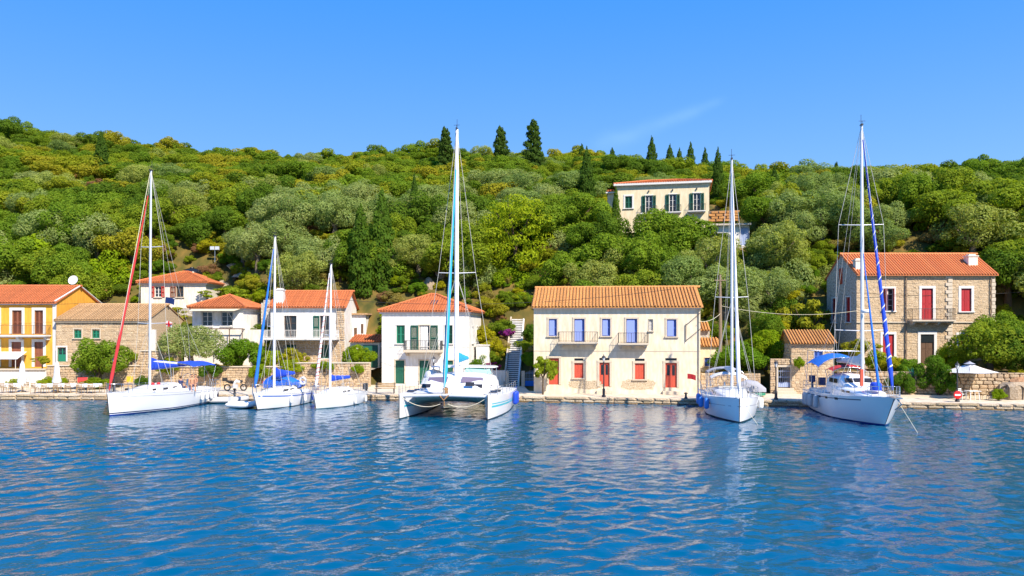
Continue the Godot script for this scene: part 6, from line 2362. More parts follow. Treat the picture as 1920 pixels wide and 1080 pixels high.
	for q in [["boulder", "pale rounded boulder beside the planter at the foot of the wall", 1896.0, 62.0, 1.3, "rock"], ["boulder", "rust coloured boulder behind the pale one by the retaining wall", 1912.0, 63.4, 1.6, "rock_red"]]:
		var x: float = (q[2] - 960.0) * q[3] / 1493.0
		t = thing(q[0], q[1], "boulder", Vector3(x, 0.4, -q[3]), rr(0, 90))
		b = MB.new()
		for i in 3:
			b.soup(stone_soup(i), Transform3D(Basis(Vector3(0, 1, 0), i * 2.0).scaled(Vector3(1.5, 1.25, 1.3) * q[4] * (0.75 + 0.12 * i)), Vector3(rr(-0.3, 0.3), 0.45 * q[4], rr(-0.3, 0.3))))
		obj("rock", b, q[5], t)
	# motorbike
	t = thing("motorcycle", "white and black motorcycle with a top box parked on the quay", "motorcycle", Vector3(-24.507, 0.47, -70.5), 96.0)
	for z in [-0.68, 0.72]:
		b = MB.new()
		b.ring(Vector3(0, 0.31, z), 0.25, 0.06)
		var wh := obj("wheel", b, "rubber", t)
		b = MB.new()
		for k in 4:
			var a := PI * k / 4.0
			b.tube([Vector3(0, 0.31 + cos(a) * 0.22, z + sin(a) * 0.22), Vector3(0, 0.31 - cos(a) * 0.22, z - sin(a) * 0.22)], 0.012, 4)
		obj("rim", b, "alloy", wh)
	b = MB.new()
	b.tube([Vector3(0, 0.62, -0.15), Vector3(0, 0.86, 0.12), Vector3(0, 0.8, 0.42)], [0.1, 0.16, 0.08], 8)
	obj("fuel_tank", b, "plastic_white", t)
	b = MB.new()
	b.tube([Vector3(0, 0.74, -0.1), Vector3(0, 0.78, -0.45), Vector3(0, 0.88, -0.75)], [0.13, 0.13, 0.07], 8)
	obj("seat", b, "rubber", t)
	b = MB.new()
	b.box(Vector3(0, 0.42, 0.02), Vector3(0.26, 0.32, 0.42))
	b.tube([Vector3(0.14, 0.3, 0.1), Vector3(0.16, 0.34, -0.8)], 0.05, 6)
	b.tube([Vector3(0, 0.4, -0.1), Vector3(0, 0.31, -0.68)], 0.04, 5)
	obj("engine", b, "alloy", t)
	b = MB.new()
	b.tube([Vector3(0, 0.31, 0.72), Vector3(0, 0.98, 0.42)], 0.04, 6)
	b.tube([Vector3(-0.36, 1.02, 0.3), Vector3(0, 1.0, 0.4), Vector3(0.36, 1.02, 0.3)], 0.018, 5)
	b.lathe(Vector3(0, 0.86, 0.56), [[0.02, -0.1], [0.1, -0.04], [0.1, 0.06], [0.02, 0.1]], 10)
	obj("fork", b, "iron", t)
	b = MB.new()
	b.slab(Vector3(0, 1.02, -0.88), Vector3(0.42, 0.3, 0.36), 0.05)
	obj("top_box", b, "rubber", t)
	# small blue car
	t = thing("parked_car", "small bright blue car parked behind the blue headsail sloop", "car", Vector3(-20.449, 0.48, -71.5), 90.0)
	b = MB.new()
	var rows := []
	for s in [[-1.75, 0.62, 0.38, 0.62], [-1.68, 0.76, 0.25, 0.82], [-1.2, 0.80, 0.22, 0.90], [0.0, 0.81, 0.22, 0.92], [0.9, 0.80, 0.22, 0.90], [1.45, 0.76, 0.24, 0.82], [1.72, 0.66, 0.34, 0.66]]:
		var row := PackedVector3Array()
		for e in [[1.0, 0.0], [1.03, 0.4], [1.0, 0.8], [0.9, 1.0], [0.0, 1.03], [-0.9, 1.0], [-1.0, 0.8], [-1.03, 0.4], [-1.0, 0.0]]:
			row.append(Vector3(e[0] * s[1], s[2] + (s[3] - s[2]) * e[1], s[0]))
		rows.append(row)
	b.grid(rows)
	obj("body", b, "car_blue", t)
	b = trunk([[0.95, 0.66, 0.88, 0.92], [0.35, 0.68, 0.88, 1.36], [-0.9, 0.68, 0.88, 1.40], [-1.55, 0.66, 0.86, 0.98]])
	obj("roof", b, "car_blue", t)
	for s in [-1.0, 1.0]:
		for q in [[0.12, 0.62], [-0.62, 0.66]]:
			b = MB.new()
			b.slab(Vector3.ZERO, Vector3(q[1], 0.3, 0.02), 0.01)
			var o := obj("window", b, "glass_dark", t)
			o.transform = Transform3D(Basis(Vector3(0, 0, -s), Vector3.UP, Vector3(s, 0, 0)).rotated(Vector3(0, 0, 1), 0.1 * s), Vector3(0.675 * s, 1.12, q[0]))
		for z in [-1.08, 1.12]:
			b = MB.new()
			b.ring(Vector3(s * 0.74, 0.28, z), 0.2, 0.085)
			var wh := obj("wheel", b, "rubber", t)
			b = MB.new()
			b.tube([Vector3(s * 0.76, 0.28, z), Vector3(s * 0.79, 0.28, z)], 0.17, 12)
			obj("rim", b, "alloy", wh)
		b = MB.new()
		b.slab(Vector3(s * 0.5, 0.68, 1.66), Vector3(0.26, 0.14, 0.1), 0.02)
		obj("headlight", b, "plastic_white", t)
		b = MB.new()
		b.slab(Vector3(s * 0.6, 0.72, -1.7), Vector3(0.14, 0.2, 0.08), 0.02)
		obj("tail_light", b, "red_sign", t)
	b = MB.new()
	b.quad(Vector3(-0.56, 0.93, 0.9), Vector3(0.56, 0.93, 0.9), Vector3(0.5, 1.34, 0.38), Vector3(-0.5, 1.34, 0.38))
	obj("windscreen", b, "glass_dark", t)
	# covered skiff on the quay
	t = thing("covered_skiff", "small green skiff under a grey cover standing on the quay", "boat", Vector3(19.354, 0.62, -64.5), 80.0)
	b = trunk([[1.1, 0.3, 0.0, 0.25], [0.6, 0.62, -0.05, 0.42], [-0.6, 0.68, -0.05, 0.45], [-1.1, 0.6, 0.0, 0.4]])
	obj("hull", b, "emerald_paint", t)
	b = trunk([[1.15, 0.35, 0.25, 0.55], [0.5, 0.72, 0.3, 1.05], [-0.3, 0.76, 0.3, 1.2], [-1.15, 0.66, 0.28, 0.8]])
	obj("cover", b, "canvas_grey", t)
	# wooden poles and wires
	var poles := [["utility_pole", "tall weathered wooden pole beside the cream house", Vector3(18.285, 0.5, -70.0), 10.729 - 0.5], ["utility_pole", "wooden pole with crossbar behind the leafy tree on the right edge", Vector3(51.119, 3.0, -80.0), 11.044 - 3.0]]
	for q in poles:
		t = thing(q[0], q[1], "pole", q[2])
		b = MB.new()
		b.tube([Vector3.ZERO, Vector3(0.05, q[3] * 0.5, 0), Vector3(0, q[3], 0)], [0.17, 0.15, 0.11], 8)
		obj("post", b, "wood_grey", t)
		b = MB.new()
		b.box(Vector3(0, q[3] - 0.5, 0.1), Vector3(1.0, 0.09, 0.09))
		obj("crossbar", b, "wood_grey", t)
	for q in [["overhead_cable", "dark cable slung across the roofs of the cream and white houses", Vector3(-18.0, 8.9, -75.0), Vector3(13.0, 9.2, -65.2), 0.9, 0.016, "cable"], ["overhead_cable", "pale cable running from the wooden pole to the crimson shuttered house", Vector3(18.285, 8.0, -69.9), Vector3(31.067, 7.6, -71.6), 0.55, 0.016, "rope"], ["overhead_cable", "pale cable from the cream house corner to the wooden pole", Vector3(15.6, 6.6, -66.2), Vector3(18.285, 7.3, -69.9), 0.25, 0.02, "rope"], ["overhead_cable", "thin dark cable crossing the front of the crimson shuttered house", Vector3(30.9, 9.2, -71.6), Vector3(52.0, 9.9, -73.0), 0.5, 0.015, "cable"], ["overhead_cable", "thin dark cable along the front of the yellow house", Vector3(-66.0, 9.2, -76.0), Vector3(-38.0, 8.6, -76.6), 0.6, 0.015, "cable"]]:
		var o := obj(numbered(q[0]), catenary(q[2], q[3], q[4], q[5], 20), q[6], self)
		tag(o, q[1], "cable")
	t = thing("floodlight_pole", "floodlight on a pole above the rocks behind the red shuttered cottage", "lamp", Vector3(-35.815, 12.6, -96.0))
	obj("post", bar(Vector3.ZERO, Vector3(0, 3.0, 0), 0.06), "steel", t)
	for x in [-0.3, 0.3]:
		b = MB.new()
		b.slab(Vector3(x, 3.1, 0.1), Vector3(0.5, 0.42, 0.2), 0.03)
		obj("lamp_head", b, "alloy", t)
	dinghy("grey inflatable dinghy tied at the quay between two sloops", Vector3(-22.876, -0.02, -64.2), 96.0, 3.0, "tube_rubber", false)
	dinghy("white inflatable dinghy with covered outboard at the bow of a small sloop", Vector3(-20.255, -0.02, -60.0), 70.0, 2.3, "fender_white", true)
	# rocks of the broken bank above the houses
	for i in 16:
		var x := rr(-34.5, -29.0) if i < 12 else rr(-11.0, -7.5)
		var d := rr(92.0, 97.0) if i < 12 else rr(89.0, 92.5)
		t = thing("rock_outcrop", "pale rock on the bare bank above the houses" if i < 12 else "brown rock beside the broken plaster wall", "rock", Vector3(x, ground(x, d) + 0.1, -d), rr(0, 360), "rocks on the bank" if i < 12 else "rocks by the broken wall")
		b = MB.new()
		b.soup(stone_soup(i % 6), Transform3D(Basis(Vector3(1, 0, 0), -0.7).scaled(Vector3(rr(0.9, 2.2), rr(0.7, 1.5), rr(0.8, 1.4))), Vector3.ZERO))
		obj("rock", b, "rock", t)

func build_gardens() -> void:
	rng.seed = 44
	# [kind, name, label, x, distance, base height, width, height, shade]
	var list := [
		["oak", "fig_tree", "round leafy tree in front of the emerald shuttered stone house", -38.254, 73.6, 0.5, 5.0, 5.2, 2],
		["olive", "olive_tree", "grey green olive tree behind the blue sail cover of the sloop", -30.655, 75.9, 2.0, 5.9, 4.9, 1],
		["bush", "green_bush", "dense bright green bush between the olive and the blue headsail", -25.927, 76.2, 1.9, 4.3, 4.0, 2],
		["bush", "shrub", "yellow green shrub below the balcony left of the first window", -23.054, 77.0, 2.1, 2.6, 2.3, 1],
		["bush", "shrub", "yellow green shrub below the long balcony under its window", -21.094, 77.0, 2.1, 2.5, 2.2, 3],
		["bush", "shrub", "pale flowering shrub beside the tiled lean-to", -14.981, 76.6, 2.1, 2.9, 3.0, 0],
		["bush", "shrub", "leafy shrub trailing over the rubble wall beside the motorcycle", -23.584, 74.6, 1.2, 1.9, 1.9, 0],
		["bush", "shrub", "green shrub on the rubble wall below the olive", -28.119, 74.7, 1.3, 2.2, 1.8, 4],
		["bush", "shrub", "yellow green shrub on the wall behind the blue spray hood", -20.892, 74.8, 1.6, 2.4, 1.6, 1],
		["bush", "shrub", "tufted shrub on the wall left of the olive", -32.122, 74.7, 1.6, 2.0, 2.0, 1],
		["bush", "shrub", "dark shrub at the foot of the tall stone wall", -34.305, 73.8, 0.5, 1.4, 1.3, 4],
		["bush", "shrub", "pale green shrub on the terrace wall below the balcony pier", -17.635, 74.8, 2.0, 1.7, 1.2, 0],
		["bush", "shrub", "small hanging shrub on the stone terrace wall", -14.46, 74.7, 1.7, 1.0, 1.1, 0],
		["bush", "lime_bush", "lime green bush above the side of the white house", -2.098, 87.0, 6.3, 4.2, 3.6, 1],
		["bush", "lime_bush", "lime green bush beside the top of the staircase", -0.295, 88.0, 7.2, 3.4, 3.2, 1],
		["bush", "lime_bush", "lime green bush behind the lean-to roof", -13.076, 86.0, 5.2, 3.2, 3.6, 1],
		["bush", "shrub", "golden shrub on the bank left of the staircase", -1.725, 80.5, 3.1, 2.6, 2.4, 3],
		["bush", "shrub", "dry yellow shrub on the bank above the annex", -3.021, 82.0, 4.2, 2.6, 2.4, 3],
		["blossom", "bougainvillea", "purple bougainvillea on the bank beside the staircase", -0.544, 81.2, 5.0, 1.5, 1.3, 1],
		["blossom", "bougainvillea", "magenta bougainvillea on the garden wall below the staircase", -1.99, 76.2, 1.7, 1.6, 1.4, 0],
		["bush", "hedge", "dark green hedge behind the pale garden wall", -3.451, 76.9, 1.5, 2.4, 1.7, 2],
		["bush", "shrub", "green shrub at the foot of the staircase parapet", 1.789, 76.3, 2.2, 1.8, 2.0, 2],
		["bush", "shrub", "green shrub hanging over the wall beside the upper stairs", 1.929, 80.0, 4.6, 1.7, 2.0, 4],
		["locust", "small_tree", "small gnarled tree against the left end of the cream house", 2.587, 66.6, 0.45, 2.2, 3.9, 1],
		["bush", "green_bush", "big green bush between the cream house and the iron gate", 19.895, 69.4, 1.9, 4.3, 3.4, 2],
		["bush", "green_bush", "tall green bush behind the ribbed roof cottage", 22.955, 72.0, 2.6, 4.0, 4.2, 0],
		["bush", "green_bush", "green bush under the wooden pole", 18.888, 70.5, 1.9, 2.0, 2.3, 0],
		["oak", "oak_tree", "dark broadleaf tree behind the wooden pole", 24.434, 76.0, 3.6, 3.8, 4.6, 0],
		["locust", "locust_tree", "yellow leaved tree turning orange behind the stone cottage", 28.675, 77.0, 3.0, 5.0, 7.0, 0],
		["bush", "shrub", "leafy tuft growing on the wall of the stone cottage", 23.863, 66.1, 2.6, 0.95, 1.2, 0],
		["locust", "small_tree", "golden small tree at the corner of the crimson shuttered house", 30.616, 70.0, 2.3, 3.4, 3.4, 0],
		["bush", "shrub", "yellow green shrub under the lower crimson shutters", 31.889, 69.0, 2.2, 2.6, 2.0, 1],
		["bush", "shrub", "orange tinted shrub behind the yacht mast", 32.326, 67.5, 2.2, 2.2, 1.7, 3],
		["bush", "shrub", "green shrub below the brown front door", 32.978, 66.0, 1.6, 2.3, 2.4, 2],
		["bush", "shrub", "dark trailing shrub on the retaining wall", 31.488, 64.4, 0.5, 2.0, 2.6, 4],
		["bush", "shrub", "large shrub spilling over the retaining wall behind the lamp post", 34.079, 63.6, 0.5, 3.0, 3.6, 4],
		["bush", "shrub", "yellow green climbing shrub beside the brown front door", 37.53, 68.5, 2.2, 2.4, 2.9, 1],
		["oak", "leafy_tree", "large leafy tree overhanging the open parasol", 39.789, 66.3, 1.6, 5.6, 5.6, 3],
		["oak", "leafy_tree", "tall leafy tree against the right end of the crimson shuttered house", 42.827, 69.5, 2.2, 5.4, 6.0, 2],
		["oak", "leafy_tree", "leafy tree at the far end of the retaining wall", 42.013, 65.0, 1.4, 4.6, 5.2, 1],
		["bush", "shrub", "golden shrub above the boulders", 40.892, 64.4, 1.2, 2.2, 1.9, 3],
		["bush", "potted_shrub", "small clipped shrub beside the plastic armchair", 37.16, 60.9, 0.45, 1.1, 1.0, 0],
		["bush", "shrub", "bright green shrub between the two folded parasols", -42.14, 72.4, 0.5, 1.5, 1.3, 1],
		["bush", "shrub", "bright green shrub beside the folded parasol near the terrace tree", -40.992, 72.6, 0.5, 1.1, 1.3, 1],
		["bush", "shrub", "low green shrub at the left edge of the cafe terrace", -45.515, 72.6, 0.5, 1.3, 1.0, 1],
		["bush", "hedge", "low leafy hedge under the round tree on the quay", -37.918, 72.3, 0.5, 2.6, 1.2, 0],
		["locust", "shrub", "orange flowering shrub beside the yellow house corner", -44.847, 76.0, 2.1, 1.7, 1.6, 0],
		["locust", "grapevine", "tangled grapevine on the pergola above the white cottage", -31.417, 88.5, 8.0, 6.0, 3.2, 1],
		["locust", "grapevine", "golden vine hanging below the red shuttered cottage", -37.239, 86.6, 6.2, 4.5, 2.6, 0],
		["bush", "shrub", "green shrub behind the white cottage roof", -27.585, 88.0, 8.4, 3.0, 2.4, 1],
		["bush", "shrub", "bright shrub on the whitewashed wall", -36.398, 77.3, 2.8, 1.6, 1.3, 1],
		["oak", "banana_plant", "broad leaved green plant behind the mast above the cottage", -42.631, 96.0, 12.5, 3.2, 2.8, 3],
		["bush", "bright_tree", "big bright green tree behind the yellow house", -55.04, 95.0, 11.5, 9.5, 8.2, 0],
		["bush", "bright_tree", "bright green tree behind the satellite dish", -57.93, 93.0, 10.6, 6.5, 6.6, 1],
		["bush", "bright_tree", "bright green tree left of the red shuttered cottage", -45.908, 92.0, 8.6, 6.6, 7.4, 0],
		["pine", "pine_tree", "large bright yellow green pine with layered branches", 0.366, 91.0, 11.2, 8.8, 9.6, 0],
		["oak", "oak_tree", "dark green tree at the head of the staircase", 0.914, 91.0, 9.0, 5.0, 5.6, 1],
		["bush", "leafy_tree", "bright broadleaf tree under the yellow green pine", -0.12, 89.5, 8.4, 5.2, 5.6, 0],
		["olive", "olive_tree", "olive tree right of the catamaran mast", -3.994, 89.0, 8.5, 5.4, 6.6, 0],
		["olive", "olive_tree", "olive tree above the left end of the ochre roof", 8.439, 84.0, 7.2, 6.4, 6.6, 3],
		["olive", "olive_tree", "olive tree above the middle of the ochre roof", 13.248, 86.0, 9.0, 7.0, 7.2, 3],
		["oak", "oak_tree", "dark tree with dry twigs below the villa", 19.109, 90.0, 13.2, 6.8, 6.6, 0],
		["olive", "olive_tree", "rounded olive above the right end of the ochre roof", 16.504, 80.0, 5.6, 4.6, 4.6, 1],
		["olive", "olive_tree", "round olive beside the furled white headsail", 23.577, 80.0, 5.0, 4.6, 5.6, 1],
		["olive", "olive_tree", "olive tree left of the crimson shuttered house gable", 30.382, 84.0, 6.6, 6.6, 7.4, 0],
		["olive", "olive_tree", "silvery olive in front of the villa's left wall", 6.347, 92.0, 11.4, 6.0, 6.4, 1],
		["olive", "olive_tree", "olive tree beside the wooden pole on the terrace bank", 27.187, 82.0, 6.2, 5.6, 5.8, 1],
		["olive", "olive_tree", "spreading olive below the flat roofed hut", 26.497, 86.0, 9.2, 4.4, 3.6, 0],
		["oak", "oak_tree", "dark tree between the pole and the yellow leaved tree", 26.986, 79.0, 4.6, 4.4, 5.0, 1],
		["olive", "olive_tree", "olive tree against the gable of the crimson shuttered house", 33.133, 83.0, 7.0, 5.2, 6.2, 3],
		["olive", "olive_tree", "silvery olive right of the flat roofed hut", 29.152, 93.0, 15.5, 5.4, 5.2, 1],
		["olive", "olive_tree", "broad olive on the bank above the yellow leaved tree", 32.07, 90.0, 13.0, 7.2, 6.6, 3],
		["olive", "olive_tree", "broad olive above the grey gable", 36.44, 93.0, 15.0, 7.0, 6.6, 0],
		["olive", "olive_tree", "olive on the bank between the mast and the stone cottage roof", 28.011, 85.0, 9.0, 6.4, 6.0, 0],
		["olive", "olive_tree", "olive below the flat roofed hut beside the pole", 24.35, 83.0, 8.0, 5.0, 5.0, 2],
		["oak", "oak_tree", "dark tree on the bank right of the wooden pole", 29.082, 83.5, 7.6, 5.2, 5.6, 0],
		["olive", "olive_tree", "olive tree above the white cottage and its vines", -32.133, 95.0, 13.0, 5.6, 5.6, 0],
		["olive", "olive_tree", "olive tree above the chimney of the long balcony house", -23.577, 88.0, 8.6, 6.6, 6.4, 3],
		["olive", "olive_tree", "olive tree behind the ridge of the long balcony house", -21.211, 91.0, 10.6, 6.2, 6.6, 1],
		["oak", "oak_tree", "dark tree behind the open shed", -12.592, 94.0, 13.0, 5.6, 5.8, 1],
		["oak", "oak_tree", "dark tree above the broken plaster wall", -8.272, 95.0, 14.0, 5.6, 6.2, 0],
		["oak", "oak_tree", "dark tree above the rocks behind the red shuttered cottage", -38.791, 99.0, 15.0, 5.8, 5.6, 1],
		["oak", "oak_tree", "bright tree above the floodlight", -36.53, 101.0, 16.6, 5.6, 5.6, 2],
		["bush", "green_bush", "green bush behind the right roof slope of the hillside cottage", -33.758, 96.0, 13.4, 3.0, 2.4, 2],
		["cypress", "cypress_tree", "thin dark cypress left of the catamaran mast", -12.135, 99.0, 17.2, 1.9, 7.9, 0],
		["cypress", "cypress_tree", "stout cypress above the red gabled roof", -16.739, 88.0, 9.2, 3.9, 10.2, 1],
		["cypress", "cypress_tree", "tallest stout cypress above the lean-to", -14.627, 89.5, 9.6, 4.0, 11.6, 1],
		["cypress", "cypress_tree", "tall dark cypress left of the villa", 9.658, 103.0, 19.2, 3.0, 10.0, 0],
		["cypress", "cypress_tree", "slim cypress above the villa roof", 22.462, 128.0, 28.5, 2.6, 8.2, 0],
		["cypress", "cypress_tree", "tall slim cypress at the right end of the villa", 28.439, 110.0, 22.0, 2.6, 8.8, 0],
		["cypress", "cypress_tree", "lone cypress right of the white furled headsail mast", 34.272, 104.0, 20.2, 2.6, 6.8, 0],
		["cypress", "cypress_tree", "small bright cypress against the villa's left corner", 12.539, 96.0, 16.8, 1.5, 6.2, 2],
		["cypress", "cypress_tree", "dark cypress in the scrub above the yellow house", -66.015, 128.0, 30.0, 3.2, 7.6, 0],
		["conifer", "conifer_tree", "dark ragged conifer on the skyline, broader of the pair", -1.955, 139.0, 31.5, 5.6, 9.6, 0],
		["conifer", "conifer_tree", "dark ragged conifer on the skyline, taller of the pair", 3.817, 139.0, 31.5, 6.4, 10.8, 0],
		["conifer", "conifer_tree", "dark conifer on the skyline behind the catamaran mast", -11.973, 143.0, 32.8, 5.0, 9.2, 0],
		["conifer", "conifer_tree", "small lone conifer on the skyline left of the yacht mast", 64.343, 158.0, 33.0, 2.4, 6.0, 0],
		["oak", "oak_tree", "dark round tree on the skyline at the left edge", -101.808, 160.0, 42.5, 8.0, 7.0, 1],
		["bush", "bright_tree", "bright lime tree on the skyline beside the white headsail mast", 50.154, 160.0, 34.5, 4.2, 5.0, 1],
	]
	for q in list:
		plant(q[0], q[1], q[2], "tree" if q[1].ends_with("tree") else ("plant" if q[1].ends_with("plant") else ("vine" if q[1] in ["grapevine", "bougainvillea"] else "bush")), Vector3(q[3], q[5], -q[4]), q[6], q[7], q[8])
	for q in [[-64.5, 116.0], [-61.0, 117.0], [-57.5, 118.5], [-62.5, 120.5], [-58.0, 122.5]]:
		plant("dry", "dry_bush", "rust coloured dry bush in the bare patch on the left slope", "bush", at_ground(q[0], q[1]), 3.6, 2.0, 0, "dry bushes in the bare patch")
	for px in [[1256.0, 285.0], [1274.0, 292.0], [1295.0, 281.0], [1322.0, 291.0], [1148.0, 290.0], [1091.0, 284.0]]:
		var d := 146.0
		var x: float = (px[0] - 960.0) * d / 1493.0
		var top: float = 5.9 + (618.0 - px[1]) * d / 1493.0
		var g := ground(x, d)
		plant("cypress", "cypress_tree", "small dark cypress spire on the skyline behind the villa", "tree", Vector3(x, g, -d), 2.6, maxf(4.0, top - g + 1.2), 0, "cypress spires on the skyline")
	# yucca with sword leaves
	var t := thing("yucca", "spiky green yucca on the retaining wall", "plant", Vector3(32.38, 1.7, -64.2))
	for k in 26:
		var b := MB.new()
		var a := k * 2.4
		var e := rr(0.2, 1.3)
		var dir := Vector3(cos(a) * cos(e), sin(e), sin(a) * cos(e))
		var s := dir.cross(Vector3.UP).normalized() * 0.05
		b.tri(Vector3(0, 0.4, 0) + s, Vector3(0, 0.4, 0) + dir * 1.0, Vector3(0, 0.4, 0) - s)
		obj("leaf", b, "emerald_paint" if k % 3 else "leaf_bush_2", t)
	obj("stem", bar(Vector3(0, -0.4, 0), Vector3(0, 0.5, 0), 0.1), "bark", t)

# ---------------------------------------------------------------- people
# body as one skin: smooth union of tapered capsules, meshed as surface nets
func body(bones: Array, cell: float, paint: Callable) -> ArrayMesh:
	var field := {}
	var k := 0.035
	for bn in bones:
		var a: Vector3 = bn[0]; var c: Vector3 = bn[1]
		var r: float = maxf(bn[2], bn[3]) + cell * 3.0
		var lo := (a.min(c) - Vector3.ONE * r) / cell; var hi := (a.max(c) + Vector3.ONE * r) / cell
		var ac := c - a
		var L := maxf(ac.length_squared(), 0.000001)
		for x in range(int(floor(lo.x)), int(ceil(hi.x)) + 1):
			for y in range(int(floor(lo.y)), int(ceil(hi.y)) + 1):
				for z in range(int(floor(lo.z)), int(ceil(hi.z)) + 1):
					var p := Vector3(x, y, z) * cell
					var h := clampf((p - a).dot(ac) / L, 0.0, 1.0)
					var d: float = (p - a - ac * h).length() - lerpf(bn[2], bn[3], h)
					var key := Vector3i(x, y, z)
					if field.has(key):
						var e: float = field[key]
						var q := clampf(0.5 + 0.5 * (e - d) / k, 0.0, 1.0)
						field[key] = lerpf(e, d, q) - k * q * (1.0 - q)
					else:
						field[key] = d
	var idx := {}
	var b := MB.new()
	for key: Vector3i in field:
		var sum := Vector3.ZERO
		var n := 0
		var ok := true
		var vals := []
		for i in 8:
			var q := key + Vector3i(i & 1, (i >> 1) & 1, (i >> 2) & 1)
			if not field.has(q):
				ok = false
				break
			vals.append(field[q])
		if not ok:
			continue
		for e in [[0, 1], [2, 3], [4, 5], [6, 7], [0, 2], [1, 3], [4, 6], [5, 7], [0, 4], [1, 5], [2, 6], [3, 7]]:
			var u: float = vals[e[0]]; var w: float = vals[e[1]]
			if (u < 0.0) != (w < 0.0):
				var s := u / (u - w)
				var pa := Vector3(e[0] & 1, (e[0] >> 1) & 1, (e[0] >> 2) & 1); var pb := Vector3(e[1] & 1, (e[1] >> 1) & 1, (e[1] >> 2) & 1)
				sum += pa.lerp(pb, s)
				n += 1
		if n:
			var p := (Vector3(key) + sum / n) * cell
			var g := Vector3(vals[1] - vals[0], vals[2] - vals[0], vals[4] - vals[0]).normalized()
			idx[key] = b.v.size()
			b.v.append(p); b.n.append(g); b.c.append(paint.call(p))
	for key: Vector3i in idx:
		for ax in 3:
			var d1 := Vector3i.ZERO; var d2 := Vector3i.ZERO; var e := Vector3i.ZERO
			e[ax] = 1; d1[(ax + 1) % 3] = -1; d2[(ax + 2) % 3] = -1
			if not field.has(key + e):
				continue
			var u: float = field[key]; var w: float = field[key + e]
			if (u < 0.0) == (w < 0.0) or not (idx.has(key + d1) and idx.has(key + d2) and idx.has(key + d1 + d2)):
				continue
			var q := [idx[key], idx[key + d1], idx[key + d1 + d2], idx[key + d2]]
			if u < 0.0:
				q.reverse()
			for i in [0, 1, 2, 0, 2, 3]:
				b.ix.append(q[i])
	return b.done()

func head_bones(h: Vector3) -> Array:
	return [[h + Vector3(0, 0.02, -0.01), h + Vector3(0, -0.04, 0.02), 0.093, 0.075], [h + Vector3(0, -0.01, 0.09), h + Vector3(0, -0.03, 0.105), 0.012, 0.016], [h + Vector3(0.085, 0, 0), h + Vector3(0.085, -0.03, 0), 0.016, 0.014], [h + Vector3(-0.085, 0, 0), h + Vector3(-0.085, -0.03, 0), 0.016, 0.014]]

func hand_bones(w: Vector3, dir: Vector3, side: Vector3) -> Array:
	var out := [[w, w + dir * 0.08, 0.03, 0.036]]
	for i in 4:
		var o := side * (i - 1.5) * 0.02
		var m := w + dir * 0.085 + o
		out.append([m, m + dir * (0.045 - 0.006 * absf(i - 1)), 0.0095, 0.009])
		out.append([m + dir * 0.045, m + dir * 0.065 + Vector3(0, -0.02, 0), 0.009, 0.008])
	out.append([w + dir * 0.02 - side * 0.03, w + dir * 0.06 - side * 0.065, 0.011, 0.009])
	return out

func person(label: String, at: Vector3, turn: float, seated: bool, skin: Color, top: Color, legs: Color, hair: Color) -> void:
	var hip := 0.10 if seated else 0.95
	var b := []
	var sh := hip + 0.52
	b.append([Vector3(0, hip, 0), Vector3(0, hip + 0.2, 0.01), 0.145, 0.125])
	b.append([Vector3(0, hip + 0.2, 0.01), Vector3(0, hip + 0.42, 0.0), 0.125, 0.135])
	b.append([Vector3(-0.13, sh - 0.04, 0), Vector3(0.13, sh - 0.04, 0), 0.075, 0.075])
	b.append([Vector3(0, sh, 0), Vector3(0, sh + 0.12, 0.01), 0.055, 0.05])
	b += head_bones(Vector3(0, sh + 0.24, 0.03))
	for s in [-1.0, 1.0]:
		var sp := Vector3(s * 0.19, sh - 0.04, 0)
		var el := sp + (Vector3(s * 0.06, -0.26, 0.08) if seated else Vector3(s * 0.05, -0.28, -0.02))
		var wr := el + (Vector3(-s * 0.04, -0.10, 0.22) if seated else Vector3(-s * 0.01, -0.24, 0.08))
		b.append([sp, el, 0.052, 0.041]); b.append([el, wr, 0.041, 0.029])
		b += hand_bones(wr, (wr - el).normalized(), Vector3(s, 0, 0))
		var hp := Vector3(s * 0.09, hip, 0)
		var kn := hp + (Vector3(s * 0.05, 0.03, 0.42) if seated else Vector3(s * 0.01, -0.44, 0.03))
		var an := kn + (Vector3(0, -0.42, 0.03) if seated else Vector3(0, -0.43, -0.03))
		b.append([hp, kn, 0.085, 0.058]); b.append([kn, an, 0.058, 0.04]); b.append([an, an + Vector3(0, -0.035, 0.16), 0.042, 0.035])
	var paint := func(p: Vector3) -> Color:
		if p.y > sh + 0.27 or (p.y > sh + 0.14 and p.z < 0.0):
			return hair
		if p.y > sh + 0.02 or (p.y > sh + 0.2 and p.z > 0.1):
			return skin
		if absf(p.x) > 0.2 and p.y < sh - 0.16:
			return skin
		if p.y > hip + 0.08 and p.z < 0.2:
			return top
		if p.y > hip - 0.3 and p.z < 0.3:
			return legs
		return skin
	var t := thing("person", label, "person", at, turn)
	mesh_obj("body", body(b, 0.02, paint), M["people"], t)

func build_people() -> void:
	var skin := Color(0.52, 0.26, 0.15)
	person("person with dark hair and bare tanned shoulders seated in the sloop cockpit", Vector3(-24.595, 1.52, -61.2), 35.0, true, skin, skin, Color(0.05, 0.06, 0.15), Color(0.02, 0.015, 0.01))
	person("person with dark hair leaning in the cockpit beside the stern rail", Vector3(-24.784, 1.46, -62.4), -30.0, true, Color(0.46, 0.22, 0.13), Color(0.46, 0.22, 0.13), Color(0.10, 0.03, 0.03), Color(0.02, 0.015, 0.01))
	person("person in a navy shirt under the blue bimini of the sloop", Vector3(-25.206, 1.4, -60.6), 160.0, true, skin, Color(0.03, 0.04, 0.12), Color(0.04, 0.05, 0.12), Color(0.03, 0.02, 0.015))

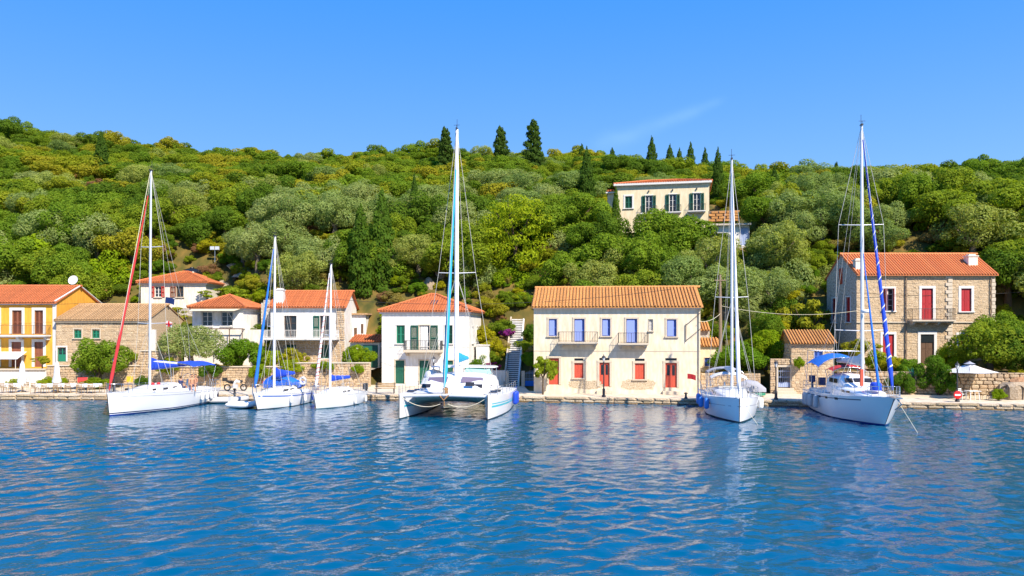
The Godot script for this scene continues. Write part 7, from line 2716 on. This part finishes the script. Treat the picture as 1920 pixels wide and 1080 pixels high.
func _ready() -> void:
	# camera
	var cam := Camera3D.new()
	cam.name = "camera"
	cam.projection = Camera3D.PROJECTION_FRUSTUM
	cam.near = 0.1
	cam.far = 4000.0
	cam.size = 0.1 * 1080.0 / 1493.0
	cam.frustum_offset = Vector2(0, 0.1 * (618.0 - 540.0) / 1493.0)
	cam.position = Vector3(0, 5.9, 0)
	cam.current = true
	add_child(cam)
	# sky and exposure
	var env := Environment.new()
	env.background_mode = Environment.BG_SKY
	var sky := ProceduralSkyMaterial.new()
	sky.sky_top_color = Color(0.0000, 0.1645, 0.5964).linear_to_srgb()
	sky.sky_horizon_color = Color(0.3253, 0.5241, 0.7319).linear_to_srgb()
	sky.sky_cover = high_cloud()
	sky.sky_curve = 0.15
	sky.ground_horizon_color = Color(0.10, 0.22, 0.40).linear_to_srgb()
	sky.ground_bottom_color = Color(0.02, 0.08, 0.2).linear_to_srgb()
	sky.sun_angle_max = 1.0
	env.sky = Sky.new()
	env.sky.sky_material = sky
	env.tonemap_mode = Environment.TONE_MAPPER_LINEAR
	env.tonemap_exposure = 1.66
	env.sdfgi_enabled = true; env.ssao_enabled = true; env.ssil_enabled = true
	var we := WorldEnvironment.new()
	we.name = "environment"
	we.environment = env
	add_child(we)
	# sun, high on the right behind the viewer
	var sun := DirectionalLight3D.new()
	sun.name = "sun"
	sun.light_energy = 1.6
	sun.light_color = Color(1.0, 0.955, 0.88)
	sun.light_angular_distance = 0.5
	sun.shadow_enabled = true
	add_child(sun)
	sun.look_at_from_position(Vector3.ZERO, Vector3(-0.70, -1.12, -1.0))
	make_materials()
	build_water()
	build_land()
	build_quay()
	make_kinds()
	build_wood()
	build_undergrowth()
	build_walls()
	build_houses()
	build_gardens()
	build_boats()
	build_street()
	build_people()

# a faint streak of high cloud
func high_cloud() -> ImageTexture:
	var im := Image.create(2048, 1024, false, Image.FORMAT_RGBA8)
	var f := FastNoiseLite.new()
	f.frequency = 0.05; f.seed = 3
	var a := Vector2(5.0 / 360.0 * 2048.0, (90.0 - 12.6) / 180.0 * 1024.0)
	var c := Vector2(15.4 / 360.0 * 2048.0, (90.0 - 15.9) / 180.0 * 1024.0)
	for y in range(420, 450):
		for x in range(10, 105):
			var p := Vector2(x, y)
			var k := clampf((p - a).dot(c - a) / (c - a).length_squared(), 0.0, 1.0)
			var d := p.distance_to(a.lerp(c, k))
			var w := lerpf(4.5, 1.2, k)
			var v := exp(-d * d / (w * w)) * (0.55 + 0.45 * f.get_noise_2d(x, y * 2.0)) * smoothstep(0.0, 0.2, k) * smoothstep(1.0, 0.85, k)
			im.set_pixel(x, y, Color(0.75, 0.8, 0.8, clampf(v * 0.10, 0.0, 1.0)))
	return ImageTexture.create_from_image(im)
